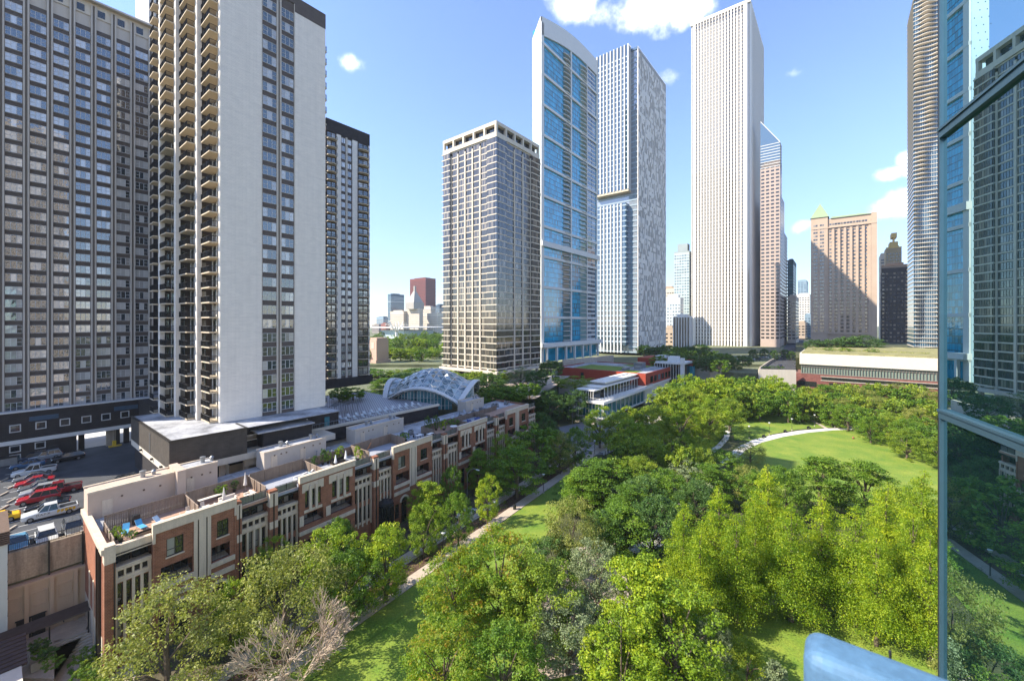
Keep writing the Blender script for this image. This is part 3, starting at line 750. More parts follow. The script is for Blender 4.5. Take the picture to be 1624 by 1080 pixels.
# --- N: wavy balcony tower ---
o=at(1500,290,14)
TN=thing('wavy_balcony_tower','tall tower wrapped in rippling white balconies, beside the near glass facade','tower',o,GA)
oN=Vector((o.x,o.y)); wN=34; dN=hit(oN,SD,1449)
b=MB(); b.box(0,wN,0,dN,0,262); b.build('glass_body',mat('aqua_glass',(.035,.08,.12),.08,ns=.1,na=.3,spec=.9),TN)
FN=3.1
for k in range(84):
    z=k*FN; po=[]; n=20
    def amp(t,side): return 1.7+2.0*math.sin(t*6.3+k*.13+side*1.7)*math.sin(k*.09+t*3.1+side)+.8*math.sin(k*.33-t*9)
    for i in range(n+1): t=i/n; po.append((wN*t, -max(.25,amp(t,0)) if 0<i<n else -max(.3,amp(t,0))))
    for i in range(n+1): t=i/n; po.append((wN+.4, dN*t))
    for i in range(n+1): t=1-i/n; po.append((wN*t, dN+.4))
    for i in range(n+1): t=1-i/n; po.append((-max(.3,amp(t,2)), dN*t))
    sb=MB().prism(po,z,z+.38)
    sb.build('balcony_slab',M['cream'],TN)
b=MB(); b.box(wN*.62,wN*.62+1.0,-.2,0,0,262)
for i in range(1,14): b.box(i*wN/14,i*wN/14+.12,-.05,.02,0,262); b.box(-.05,.02,i*dN/14,i*dN/14+.12,0,262)
b.build('mullions',M['whitetrim'],TN)
# ================= PODIUM, CAR PARK DECK, ANNEX ======================================
LOT=10.2
# dark podium under the slab tower
o=at(240,97.6,LOT); rt=thing('dark_podium','long dark brick podium wall with square white framed windows under the slab tower','podium',o,GA)
oo=Vector((o.x,o.y)); H0=3.7; H1=9.9
xend=hit(oo,WD,122)
b=MB(); b.box(-60,-2.5,0,2.2,H0+.8,H1); b.box(-60,xend,.35,2.0,0,H0); b.box(-2.5,0,-0.0,14,H0+.8,H1)
b.build('wall',M['darkbrick'],rt)
b=MB(); b.box(-60,0,-.12,6,H0,H0+.8); b.box(-60,.2,-.15,.4,H1,H1+.25); b.build('white_beam',M['whitetrim'],rt)
b=MB(); b.box(-60,0,.4,2.8,H1,H1+.1); b.build('roof',M['roofmem'],rt)
sq=MB(); s=1.5
for a in ((0,s,0,.16),(0,s,s-.16,s),(0,.16,.16,s-.16),(s-.16,s,.16,s-.16)): sq.box(a[0],a[1],-.1,.05,a[2],a[3],0)
sq.box(.1,s-.1,-.02,.06,.1,s-.1,1,.2)
for px in (24,65,103,137,168,198):
    x=hit(oo,WD,px)-.75; link('window',sq.mesh('window',[M['winframe'],M['darkglass']]),rt,(x,-.02,H0+2.4))
for px,zz in ((24,2.2),(24,.4),(64,2.2),(64,.4)):
    x=hit(oo,WD,px)-.75; link('window',sq.mesh('window',[M['winframe'],M['darkglass']]),rt,(x,.33,zz-.2+.1),0).scale=(1,1,.9)
x=hit(oo,WD,88); MB().box(x-.9,x+.5,.25,.36,0,2.3).build('door',M['black'],rt)
for px in (70,200):
    x=hit(oo,WD,px); MB().box(x-2,x+2,-.06,.0,H1-2.0,H1-1.1).build('blue_panel',mat('slate_blue_panel',(.05,.09,.14),.6),rt)
for px in (131,175,181.5,188,203):
    x=hit(oo,WD,px); MB().box(x-.45,x+.45,1.5,2.4,0,H0).build('column',M['concrete'] if px in(175,181.5) else M['darkbrick'],rt)
# brick podium of the white tower (east side wall) and annex
b=MB(); b.box(-2.2,.0,-26,0,H0+.8,H1)
pod=thing('tower_podium','dark brick podium roof at the foot of the white brick tower balconies','podium',o,GA)
b.build('wall',M['darkbrick'],pod)
MB().box(-.1,24,-26,14,H1-.4,H1+.03).build('roof',M['roofmem'],pod)
o=at(268.5,63.1,LOT); an=thing('brick_annex','boxy brown brick annex with a stained flat roof, raised over the car park ramp','annex',o,GA)
oo=Vector((o.x,o.y)); xa=hit(oo,WD,391.7); ya=hit(oo,SD,207.8)
b=MB(); b.box(0,xa,0,ya,5.2,9.45); b.build('wall',M['brownbrick'],an)
b=MB(); b.box(.3,xa+16,.3,ya-.3,9.45,9.55); b.build('roof',M['roofmem'],an)
b=MB(); b.box(-.12,xa+.1,-.12,.3,9.45,9.62); b.box(-.12,.3,.3,ya+.1,9.45,9.62); b.box(xa-.2,xa+.12,.3,5,9.45,9.62); b.build('coping',M['darkframe'],an)
b=MB(); b.box(.02,xa+16,.02,ya-.02,4.1,5.2); b.build('white_band',M['cream'],an)
b=MB(); b.box(.4,xa+12,9,ya-1,0,4.1); b.build('rear_core',M['darkbrick'],an)
for x,y in ((.8,1),(.8,ya*.5),(7,1.2),(xa,1.2)): MB().box(x,x+.7,y,y+.7,0,4.1).build('column',M['concrete'],an)
for k in range(2):
    MB().box(.75,.8+.05,1+k*.35,1.2+k*.35,0,1.6).build('yellow_post',mat('safety_yellow',(.7,.45,.03),.6),an)
for yy in (4,10,18): MB().box(-.35,-.0,yy,yy+.4,4.7,5.0).build('wall_light',M['black'],an)
MB().box(-.08,0,12,12.25,5.6,8.8).build('scupper_pipe',M['greymetal'],an)
# stepped dark block further right, with canopy
xb=xa; xc_=hit(oo,WD,420); xd=hit(oo,WD,497)
o2=(o.x,o.y,o.z); st=thing('stepped_brick_block','dark brick block with flat canopy roof between the annex and the roof terrace deck','annex',o2,GA)
b=MB(); b.box(xb+.02,xc_,3.2,10,3.9,9.0); b.box(xc_,xd,.6,12,3.9,8.1); b.build('wall',M['darkbrick'],st)
b=MB(); b.box(xc_-1.2,xd+.2,-.2,12,8.1,8.35); b.box(xb,xc_,3.0,10,9.0,9.15); b.build('canopy',M['roofmem'],st)
b=MB(); b.box(xb,xd,1.0,1.5,2.6,3.9); b.build('cream_band',M['cream'],st)
b=MB(); b.box(xb+.4,xb+2.6,3.1,3.22,6.6,7.4); b.build('window',M['tgE'],st)
b=MB(); b.box(xb+.3,xb+2.7,3.05,3.19,6.5,6.6); b.box(xb+.3,xb+2.7,3.05,3.19,7.4,7.5); b.build('window_frame',M['white'],st)
# garden deck block (dark wall and coping), terrace above it
z=15.6; o=at(490.7,(CH-z)*FPX/(683.5-HY),LOT); gd=thing('terrace_deck','long dark walled roof terrace deck with cream coping, running behind the town houses','terrace',o,GA)
oo=Vector((o.x,o.y)); xe=hit(oo,WD,697); hd=z-LOT
b=MB(); b.box(-14,xe,.5,38,2.0,hd-.5); b.build('wall',M['darkbrick'],gd)
b=MB(); b.box(-14,xe+.2,.2,.9,hd-.5,hd+.05); b.build('coping',M['cream'],gd)
b=MB(); b.box(-14,xe,1.0,38,.0,2.0); b.build('cream_base',M['cream'],gd)
def slatmat():
    m,nt,bb=newmat('deck_paving'); L=nt.links; co=N(nt,'ShaderNodeTexCoord'); mp=N(nt,'ShaderNodeMapping'); mp.inputs['Rotation'].default_value=(0,0,R(28))
    L.new(co.outputs['Object'],mp.inputs['Vector']); wv=N(nt,'ShaderNodeTexWave'); wv.inputs['Scale'].default_value=.55; wv.inputs['Distortion'].default_value=.2
    L.new(mp.outputs[0],wv.inputs['Vector']); cr=N(nt,'ShaderNodeValToRGB'); cr.color_ramp.interpolation='CONSTANT'; e=cr.color_ramp.elements
    e[0].color=(.34,.33,.34,1); e[1].color=(.17,.16,.17,1); e[1].position=.55; L.new(wv.outputs['Fac'],cr.inputs[0]); L.new(cr.outputs[0],bb.inputs['Base Color']); return m
b=MB(); b.box(-3,xe,.9,38,hd-.5,hd-.3); b.build('deck',slatmat(),gd)
b=MB().rail([(-2,1.1,hd-.3),(xe,1.1,hd-.3)],1.1,.4,.03); b.build('railing',M['greymetal'],gd)
GDR=gd; GDX=xe; GDH=hd
def gp(x,y,z=0): v=Vector((o.x,o.y))+WD*x+SD*y; return (v.x,v.y,LOT+z)
b=MB(); b.box(0,4.5,8,14,0,3.6)
ph=thing('terrace_hut','low dark brick hut with white roller door beside the white tower base','hut',gp(-3,1.2,hd-.3),GA)
b=MB(); b.box(0,10,0,7,0,3.0); b.build('wall',M['darkbrick'],ph); MB().box(-.2,10.2,-.2,7.2,3.0,3.2).build('roof',M['roofmem'],ph)
MB().box(1,3.2,-.06,0,.3,2.6).build('roller_door',M['white'],ph)
MB().box(6.8,7.9,-.06,0,.1,2.3).build('door',M['tealglass'],ph)
# deck furniture: sun loungers and small planters in two rows
lb=MB(); lb.box(0,1.25,0,.62,.28,.36,0); lb.add([(1.25,0,.3),(1.85,0,.75),(1.85,.62,.75),(1.25,.62,.3),(1.25,0,.38),(1.8,0,.83),(1.8,.62,.83),(1.25,.62,.38)],BOXF,0)
for x in (.1,1.15):
    for y in (.05,.55): lb.box(x,x+.05,y-.02,y+.03,0,.28,0)
lm=lb.mesh('seat',mat('pale_sling',(.5,.52,.52),.7))
for i in range(26):
    x=6+ (i//2)*2.1; y=2.2+(i%2)*2.6
    q=thing('sun_lounger','pale sling sun lounger standing in rows on the long terrace deck','sun lounger',gp(x,y,hd-.3),GA+R(80),'sun loungers on the terrace deck')
    link('seat',lm,q)
cab=MB()
for i in range(3):
    q=thing('cabana','black arched fabric cabana on the terrace beside the white tower','cabana',gp(8+i*3.4,11,hd-.3),GA,'black cabanas on the terrace')
    c=MB(); c.tube([(0,0,0),(0,0,1.9),(1.4,0,2.5),(2.8,0,1.9),(2.8,0,0)],.05,4); c.tube([(0,2.4,0),(0,2.4,1.9),(1.4,2.4,2.5),(2.8,2.4,1.9),(2.8,2.4,0)],.05,4); c.build('frame',M['black'],q)
    c=MB(); c.add([(0,0,1.93),(1.4,0,2.53),(2.8,0,1.93),(0,2.4,1.93),(1.4,2.4,2.53),(2.8,2.4,1.93)],((0,1,4,3),(1,2,5,4))); c.build('canopy',M['darkframe'],q)

# ================= PAVILION ==========================================================
c=at(688,133,12.4); pv=thing('shell_pavilion','arched shell pavilion of triangulated glass with a pale curved rim','pavilion',c,R(-8))
HS=11.3
def shell(u,v):
    k=(1-u*u); l=(1-v*v)
    return (HS*u*(1+.10*l+.13*u**6*l), HS*v*(1+.10*k+.08*v**6*k), 1.0+4.2*k+3.4*l+2.0*k*l+2.2*u**8*l+.6*v**8*k)
n=10
g=MB(); stt=MB(); pts={}
for i in range(n+1):
    for j in range(n+1): pts[i,j]=Vector(shell(-1+2*i/n,-1+2*j/n))
for i in range(0,n):
    for j in range(0,n):
        a,b_,c_,d=pts[i,j],pts[i+1,j],pts[i+1,j+1],pts[i,j+1]; m_=(a+b_+c_+d)/4+Vector((0,0,.35))
        for p,q in ((a,b_),(b_,c_),(c_,d),(d,a)): g.add([p,q,m_],[(0,1,2)],0,random.random())
        for p in (a,b_,c_,d): stt.tube([p,m_],.045,3,0,False)
        stt.tube([a,b_],.07,3,0,False); stt.tube([a,d],.07,3,0,False)
g.build('glass_roof',glass('shell_glass',(.05,.09,.10),2.0,.06,pale_pane=(.38,.46,.47),pb=.5),pv)
stt.build('roof_lattice',M['whitetrim'],pv)
rim=MB(); rr_=MB()
def rimpt(i,j,dz=0): p=pts[i,j]; return Vector((p.x*1.02,p.y*1.02,p.z+dz))
for ring in range(4):
    for k in range(n):
        if ring==0: e=[(k,0),(k+1,0),(k+1,1),(k,1)]
        elif ring==1: e=[(k,n),(k+1,n),(k+1,n-1),(k,n-1)]
        elif ring==2: e=[(0,k),(0,k+1),(1,k+1),(1,k)]
        else: e=[(n,k),(n,k+1),(n-1,k+1),(n-1,k)]
        A=[pts[x] for x in e]; A[2]=A[1].lerp(A[2],.28); A[3]=A[0].lerp(A[3],.28)
        for q_ in (0,1): A[q_]=Vector((A[q_].x*1.05,A[q_].y*1.05,A[q_].z+.55))
        up=Vector((0,0,.2)); A[2].z+=.45; A[3].z+=.45; rim.add([x-up for x in A]+[x+up for x in A],BOXF)
rim.build('curved_rim',M['whitetrim'],pv)
w=MB(); fr=MB()
for (ax,s) in ((1,-1),(0,-1),(0,1)):
    for k in range(n*2):
        t0=-1+k/n; t1=-1+(k+1)/n
        if abs(t0)>.93 or abs(t1)>.93: continue
        f=.9
        def q(t): 
            x,y,z=shell(t,s) if ax==1 else shell(s,t)
            return (x*f,y*f,z)
        a=q(t0); b_=q(t1)
        w.add([(a[0],a[1],0),(b_[0],b_[1],0),b_,a],[(0,1,2,3)],0,random.random())
        fr.tube([(a[0],a[1],0),a],.08,4)
        for zz in (1.2,3.4):
            if a[2]>zz and b_[2]>zz: fr.tube([(a[0],a[1],zz),(b_[0],b_[1],zz)],.06,3)
w.build('glass_wall',M['tealglass'],pv); fr.build('wall_mullions',M['whitetrim'],pv)
# ================= STONE PYLON, TREE SCULPTURE ======================================
o=at(597,262,12); py_=thing('stone_pylon','blocky pink stone pylon with rounded upper corners standing among the park trees','pylon',o,GA)
b=MB(); 
b.prism([(0,0),(9,0),(9,8),(0,8)],0,14.5); b.prism([(.5,.5),(8.5,.5),(8.5,7.5),(.5,7.5)],14.5,16); b.prism([(-1,-1),(10,-1),(10,9),(-1,9)],0,2); b.build('body',pal('pink_stone',(.50,.33,.25)),py_)
b=MB(); b.box(-.15,0,2.5,5.5,9,13); b.build('carved_panel',pal('pale_carving',(.55,.42,.34)),py_)
o=at(629,430,12); tsc=thing('lattice_sculpture','white branching lattice sculpture rising out of the park treetops','sculpture',o,0)
b=MB()
for k in range(12):
    a=k*.52; b.tube([(0,0,0),(math.cos(a)*1,math.sin(a)*1,16),(math.cos(a)*7,math.sin(a)*7,24+3*math.sin(k*2.1)),(math.cos(a)*12,math.sin(a)*12,23)],[.8,.6,.35,.2],5)
b.build('branches',M['white'],tsc)
# ================= RESTAURANT ========================================================
o=at(957,155,0); rs=thing('glass_restaurant','two-storey white and glass restaurant with a roof terrace and floating white roofs','restaurant',o,GA)
oo=Vector((o.x,o.y)); wr=hit(oo,WD,1035); dr=hit(oo,SD,912)
b=MB(); b.box(1.2,wr,1.2,dr,1.6,7.0); b.build('glass_wall',M['tealglass'],rs)
for i in range(9):
    y=1.2+(dr-1.2)*i/8; MB().box(1.0,1.3,y-.08,y+.08,1.6,7).build('mullion',M['whitetrim'],rs)
for i in range(1,13):
    x=1.2+(wr-1.2)*i/12; MB().box(x-.08,x+.08,1.0,1.3,1.6,7).build('mullion',M['whitetrim'],rs)
MB().box(-.0,.3,0,.3,0,7.0).build('column',M['whitetrim'],rs)
b=MB(); b.box(-.3,wr,-.3,dr,7.0,7.9); b.box(.6,wr,.6,dr,1.2,1.7); b.build('terrace_slab',M['white'],rs)
b=MB(); b.box(.8,9,dr*.35,dr,11.4,11.9); b.build('front_roof',M['white'],rs)
b=MB(); b.box(6,wr-2,3.5,dr,12.1,12.5); b.box(12,wr-8,5,dr-2,12.9,14.0); b.box(14,wr-12,7,dr-4,14.0,14.5); b.box(10.5,wr-6.5,4,dr-1,13.6,13.9); b.build('main_roof',M['white'],rs)
b=MB(); b.box(1.2,9,dr*.4,dr-.3,7.9,11.4); b.box(9,wr-2.5,4,dr-1,7.9,12.1); b.build('upper_glass',M['houseglass'],rs)
b=MB()
for i in range(14): x=9+(wr-12)*i/13; b.box(x-.08,x+.08,3.85,4,7.9,12.1)
for i in range(8): y=dr*.4+(dr*.58)*i/7; b.box(1.05,1.2,y-.07,y+.07,7.9,11.4)
b.build('upper_mullions',M['white'],rs)
b=MB().rail([(wr,0,7.9),(0,0,7.9),(0,dr,7.9)],1.1,.5,.035); b.build('railing',M['whitetrim'],rs)
b=MB(); b.box(-3.2,1.2,dr*.72,dr*1.12,4.6,4.9)
for y in (dr*.74,dr*1.08): b.box(-3,-2.75,y,y+.25,0,4.6)
b.build('entrance_canopy',M['white'],rs)
b=MB()
for i in range(6): b.box(-2.2-i*.35,1.2,3-i*.3,9+i*.3,1.5-(i+1)*.26,1.5-i*.26)
b.build('entrance_steps',M['concrete'],rs)
for i in range(18):   # terrace tables and chairs in silhouettes
    x=2+ (i%9)*2.6; y=.9+(i//9)*1.5 if i%9>3 else 1+(i//9)*1.6
    q=thing('cafe_table','small white cafe table on the restaurant roof terrace','table',tuple(Vector((o.x,o.y,0))+Vector((WD.x*x+SD.x*y,WD.y*x+SD.y*y,7.9))),GA,'cafe tables on the restaurant terrace')
    c_=MB(); c_.lathe([(.45,.72),(.45,.76)],n=10); c_.tube([(0,0,0),(0,0,.72)],.04,5); c_.lathe([(.25,0),(.25,.03)],n=8); c_.build('table_top',M['white'],q)
# ================= RED BUILDING ======================================================
o=at(1024,190,0); rb=thing('red_school','low red panelled building with patches of green roof behind the restaurant','school',o,GA)
oo=Vector((o.x,o.y)); wr2=hit(oo,WD,1068); dr2=hit(oo,SD,885); zt=13.9
b=MB(); b.box(0,wr2,0,dr2,8.6,zt); b.build('wall',M['redpanel'],rb)
b=MB(); b.box(-.3,wr2+.3,-.3,dr2,7.8,8.6); b.box(.6,wr2,.6,dr2,0,7.8); b.build('base_wall',M['white'],rb)
b=MB(); b.box(.4,wr2-.4,.4,dr2-.4,zt,zt+.06); b.build('roof',M['roofmem'],rb)
b=MB(); 
for a in ((0,wr2,0,.4),(0,wr2,dr2-.4,dr2),(0,.4,.4,dr2-.4),(wr2-.4,wr2,.4,dr2-.4)): b.box(*a,zt-.0,zt+.45)
b.build('coping',M['redpanel'],rb)
b=MB(); b.box(4,24,16,40,zt+.06,zt+.2); b.box(30,38,10,24,zt+.06,zt+.2); b.box(2,12,6,13,zt+.06,zt+.2); b.build('green_roof',M['lawn'],rb)
b=MB()
for i in range(5): b.box(-.08,.1,10+i*2.0-(0 if i<4 else -14),11.6+i*2.0+(14 if i>3 else 0),9.6,12.4)
for i in range(6): x=6+i*5.2; b.box(x,x+3.6,-.08,.1,9.6,12.4)
b.build('windows',M['houseglass'],rb)
b=MB(); b.box(22,27,10,14,zt+.0,zt+3); b.box(16,20,9,12,zt+.0,zt+1.6); b.box(28,30,14,17,zt+.0,zt+2.2); b.box(8,13,13,15,zt+.0,zt+1.4); b.build('rooftop_units',M['greymetal'],rb)
# wing with glass stair tower
o=at(1083,214,0); wg=thing('glass_stair_wing','white framed glass wing with red side panel at the right end of the red building','building',o,GA)
oo=Vector((o.x,o.y)); ww_=hit(oo,WD,1100); dd_=hit(oo,SD,1040)
b=MB(); b.box(.5,ww_-3,.5,dd_,0,16.0); b.build('glass_wall',M['houseglass'],wg)
b=MB(); b.box(-1,ww_-2,-1,dd_,16,17); b.box(-.5,1.4,-.6,1.2,0,19.3); b.box(4,9,4,9,17,19.6)
for i in range(10): y=2+i*dd_/10; b.box(.3,.6,y,y+.25,8,16)
b.box(8,15,12,17,17,19.4); b.build('white_frame',M['whitetrim'],wg)
b=MB(); b.box(ww_-6,ww_,-.8,6,2,14); b.build('blue_panel',M['blueglass'],wg)
b=MB(); b.box(ww_-5.5,ww_+.5,-.4,8,14,17.5); b.box(10,ww_+10,dd_-4,dd_+14,12,17.6); b.build('red_panel',M['redpanel'],wg)
# concrete retaining walls and road bridge
def wall(name,label,pts,z0,z1,th,m,cat='wall',grp=None):
    r=thing(name,label,cat,(0,0,0),0,grp); b=MB()
    for p,q in zip(pts[:-1],pts[1:]):
        p=Vector(p);q=Vector(q); d=(q-p).normalized(); nrm=Vector((-d.y,d.x))*th/2
        b.prism([tuple(p-nrm),tuple(q-nrm),tuple(q+nrm),tuple(p+nrm)],z0,z1)
    r_=b.build(name,m); bpy.data.objects.remove(r); return tag(r_,label,cat,grp)
pt=lambda px,d:(at(px,d).x,d)
wall('curved_wall','pale concrete retaining wall right of the glass stair wing, half hidden by trees',[pt(1100,232),pt(1125,225),pt(1150,235)],0,13,1.0,M['concrete'])
wall('ramp_wall','bright concrete wall beside the road ramp, left of the long white podium building',[pt(1203,218),pt(1262,214)],0,13.2,1.0,M['cream'])
wall('ramp_parapet','long thin parapet on the far side of the road ramp',[pt(1205,220),pt(1222,262),pt(1250,330)],11,14,.6,M['concrete'])
wall('plaza_ramp','sloping pale concrete wedge wall left of the red building, beside dark trees',[pt(838,170),pt(874,190)],9,13.4,.8,M['cream'])
wall('podium_garden_wall','long pale planter wall at the foot of the blue glass tower',[pt(893,232),pt(930,243),pt(972,262)],10,17.0,1.2,M['concrete'])
# ================= LONG PODIUM BUILDING (right) =====================================
o=at(1489.8,184,0); lp=thing('podium_building','long low building with a bright white upper band, glazed strip and burgundy brick base','podium',o,GA)
oo=Vector((o.x,o.y)); yl=hit(oo,SD,1268); yl2=hit(oo,SD,1257.5)
b=MB(); b.box(.6,40,-30,yl2,0,11.4); b.build('brick_wall',M['burgundy'],lp)
b=MB(); b.box(0,40,-30,yl,16.2,21.8); b.build('upper_band',mat('ivory_panel',(.62,.56,.46),.85,ns=.3,na=.05),lp)
b=MB(); b.box(1.2,40,-30,yl-.6,11.4,16.2); b.build('strip_window',glass('milky_glass',(.16,.2,.17),1.8,.15,pale_pane=(.5,.52,.44),pb=.6),lp)
b=MB()
for i in range(72): y=-28+(yl+27)*i/71; b.box(.7,1.25,y,y+.16,11.4,16.2)
b.box(.5,1.3,-30,yl-.6,11.35,11.6); b.box(.75,1.3,-30,yl-.6,14.9,15.1); b.build('window_fins',M['ribdark'],lp)
b=MB(); b.box(.45,.7,-20,yl*.82,8.6,10.2); 
for i in range(4): b.box(.45,.7,yl*.1+i*13,yl*.1+i*13+8,4.8,7.4)
b.build('low_windows',M['houseglass'],lp)
b=MB(); b.box(.3,.7,-20,yl*.82+.4,8.2,8.6); b.box(.3,.7,-20,yl*.82+.4,10.2,10.5); b.build('window_sill',M['concrete'],lp)
b=MB(); b.box(.8,90,-30,yl-.8,21.8,22.3); b.build('roof_garden_bed',mat('dry_sedum',(.24,.22,.09),.95,ns=.3,na=.5,fine=(3,.3)),lp)
# ================= TOWN HOUSES =======================================================
RO=Vector((-43.3,43.9)); SK=Vector((-RW.y,RW.x))
def rw(x,y,z=0.):      # row coordinates -> world (party walls follow the street grid)
    v=RO+RW*(x+SH[0]*y)+SK*(SH[1]*y); return Vector((v.x,v.y,z))
rx=lambda px,y=0.: hit((rw(0,y).x,rw(0,y).y),RW,px)
DEP=15.5; DK=13.2; PT=14.7
def wallgrid(mb,x0,x1,z0,z1,y0,y1,op,mi=0):
    xs=sorted({x0,x1,*[v for o_ in op for v in (o_[0],o_[1]) if x0<v<x1]}); zs=sorted({z0,z1,*[v for o_ in op for v in (o_[2],o_[3]) if z0<v<z1]})
    for i in range(len(xs)-1):
        run=None
        for j in range(len(zs)-1):
            cx=(xs[i]+xs[i+1])/2; cz=(zs[j]+zs[j+1])/2
            hole=any(o_[0]<cx<o_[1] and o_[2]<cz<o_[3] for o_ in op)
            if not hole: run=(run[0],zs[j+1]) if run else (zs[j],zs[j+1])
            if (hole or j==len(zs)-2) and run: mb.box(xs[i],xs[i+1],y0,y1,run[0],run[1],mi); run=None
def hwin(parent,x,z,w,h,nx=2,nz=2,y=.12,name='window'):
    b=MB(SH); f=.07
    b.box(x,x+w,y-.03,y+.1,z,z+f,0); b.box(x,x+w,y-.03,y+.1,z+h-f,z+h,0)
    for i in range(nx+1): xx=x+f*.5+(w-f)*i/nx; b.box(xx-f*.5,xx+f*.5,y-.035,y+.1,z+f,z+h-f,0)
    for j in range(1,nz): zz=z+h*j/nz*(.72 if nz==2 and j==1 else 1); b.box(x+f,x+w-f,y-.02,y+.1,zz-f*.4,zz+f*.4,0)
    for i in range(nx): b.box(x+f+(w-f)*i/nx,x+(w-f)*(i+1)/nx,y+.03,y+.08,z+f,z+h-f,1,random.random()*.98+.01)
    return b.build(name,[M['darkframe'],M['houseglass']],parent)
BR=M['brick']; STN=M['stone']
class House: pass
def bayA(hs,a,b,left):
    """brick bay with a square window; stone pilaster on its inner side"""
    w=b-a; pil=.9; ia,ib=(a+.25,b-pil) if left else (a+pil,b-.25)
    wx=(ia+ib)/2; ww=min(1.9,w*.34)
    ops=[(wx-ww/2,wx+ww/2,10.5,12.6),(ia+.5 if left else ia+.1,ib-.1 if left else ib-.5,7.6,9.5),(wx-.1 if left else wx-1.1,wx+1.3 if left else wx+.3,0,3.9),(ia+.3,ia+1.2,1.2,3.9) if left else (ib-1.2,ib-.3,1.2,3.9)]
    wallgrid(hs.brick,ia,ib,6.9,13.7,0,.4,ops[:2]); wallgrid(hs.brick,ia,ib,0,6.0,0,.4,ops[2:])
    hs.brick.box(ia,ib,0.02,.4,6.0,6.95)
    hs.stone.box(a,b,-.14,.45,13.7,PT); hs.stone.box(a-.0,b+.0,-.22,.5,PT,PT+.12)
    px0,px1=(ib,b) if left else (a,ia)
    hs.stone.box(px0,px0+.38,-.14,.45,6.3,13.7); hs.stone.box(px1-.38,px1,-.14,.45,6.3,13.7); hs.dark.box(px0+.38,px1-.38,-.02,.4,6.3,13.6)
    hs.brick.box(px0,px1,-.05,.45,0,6.3)
    sx0,sx1=(a,ia) if left else (ib,b)
    hs.stone.box(sx0,sx1,-.14,.45,12.6,13.7); hs.brick.box(sx0,sx1,-.1,.45,0,12.6)
    hs.stone.box(ia-.05,ib+.05,-.18,.3,6.95,7.55); hs.stone.box(wx-ww/2-.1,wx+ww/2+.1,-.08,.2,10.35,10.5)
    # pale lintel and arch over the entrance
    ax=(ops[2][0]+ops[2][1])/2
    arch=[(ax+1.15*math.cos(t),4.0+1.15*math.sin(t)) for t in [math.pi*i/10 for i in range(11)]]; inn=[(ax+.8*math.cos(t),4.0+.8*math.sin(t)) for t in [math.pi*i/10 for i in range(11)]]
    for i in range(10):
        p=[arch[i],arch[i+1],inn[i+1],inn[i]]
        hs.stone.add([(x,-.16,z) for x,z in p]+[(x,.1,z) for x,z in p],((0,1,2,3),(4,7,6,5),(0,4,5,1),(2,6,7,3)))
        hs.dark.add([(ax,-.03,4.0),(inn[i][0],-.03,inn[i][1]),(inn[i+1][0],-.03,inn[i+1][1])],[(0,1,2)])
    hs.stone.box(ia,ib,-.12,.2,5.6,6.25)
    hwin(hs.r,ops[0][0],ops[0][2],ww,2.1,2,2)
    hs.deep.append((ops[1],)); hwin(hs.r,ops[2][0]+.05,0,ops[2][1]-ops[2][0]-.1,3.8,2,2,.2,'door'); hwin(hs.r,ops[3][0],1.2,.9,2.7,1,2)
def bayB(hs,a,b,left):
    """brick bay with a stone crown over three tall slit windows"""
    w=b-a; n=3; m=w*.16; s=(w-2*m)/n; slit=s*.62
    ops=[]
    for i in range(n): x=a+m+s*i+(s-slit)/2; ops.append((x,x+slit,9.9,12.5))
    o1=(a+m,b-m*.6,7.3,9.0)
    wallgrid(hs.brick,a,b,6.6,12.3,0,.4,ops+[o1]); wallgrid(hs.stone,a+m*.6,b-m*.6,12.3,13.6,-.06,.42,ops)
    hs.brick.box(a,a+m*.6,0,.4,12.3,13.6); hs.brick.box(b-m*.6,b,0,.4,12.3,13.6)
    hs.brick.box(a,b,-.02,.42,13.6,13.85); hs.stone.box(a,b,-.14,.45,13.85,PT); hs.stone.box(a,b,-.2,.5,PT,PT+.12)
    for i in range(n-1): x=a+m+s*(i+1); hs.stone.box(x-.2,x+.2,-.25,.3,9.4,13.2)
    hs.stone.box(a,b,-.12,.3,6.0,6.6); hs.stone.box(a+m,b-m,-.1,.1,9.2,9.6)
    o2=[(a+m,a+m+1.1,1.0,5.0),(b-m-1.1,b-m,1.0,5.0)]
    wallgrid(hs.brick,a,b,0,6.0,0,.4,o2)
    hs.stone.box(a,a+m*.9,-.1,.2,7.4,8.9)
    for q in ops: hwin(hs.r,q[0],q[2],slit,2.6,1,3)
    for q in o2: hwin(hs.r,q[0],q[2],1.1,4.0,1,3)
    hs.deep.append((o1,))
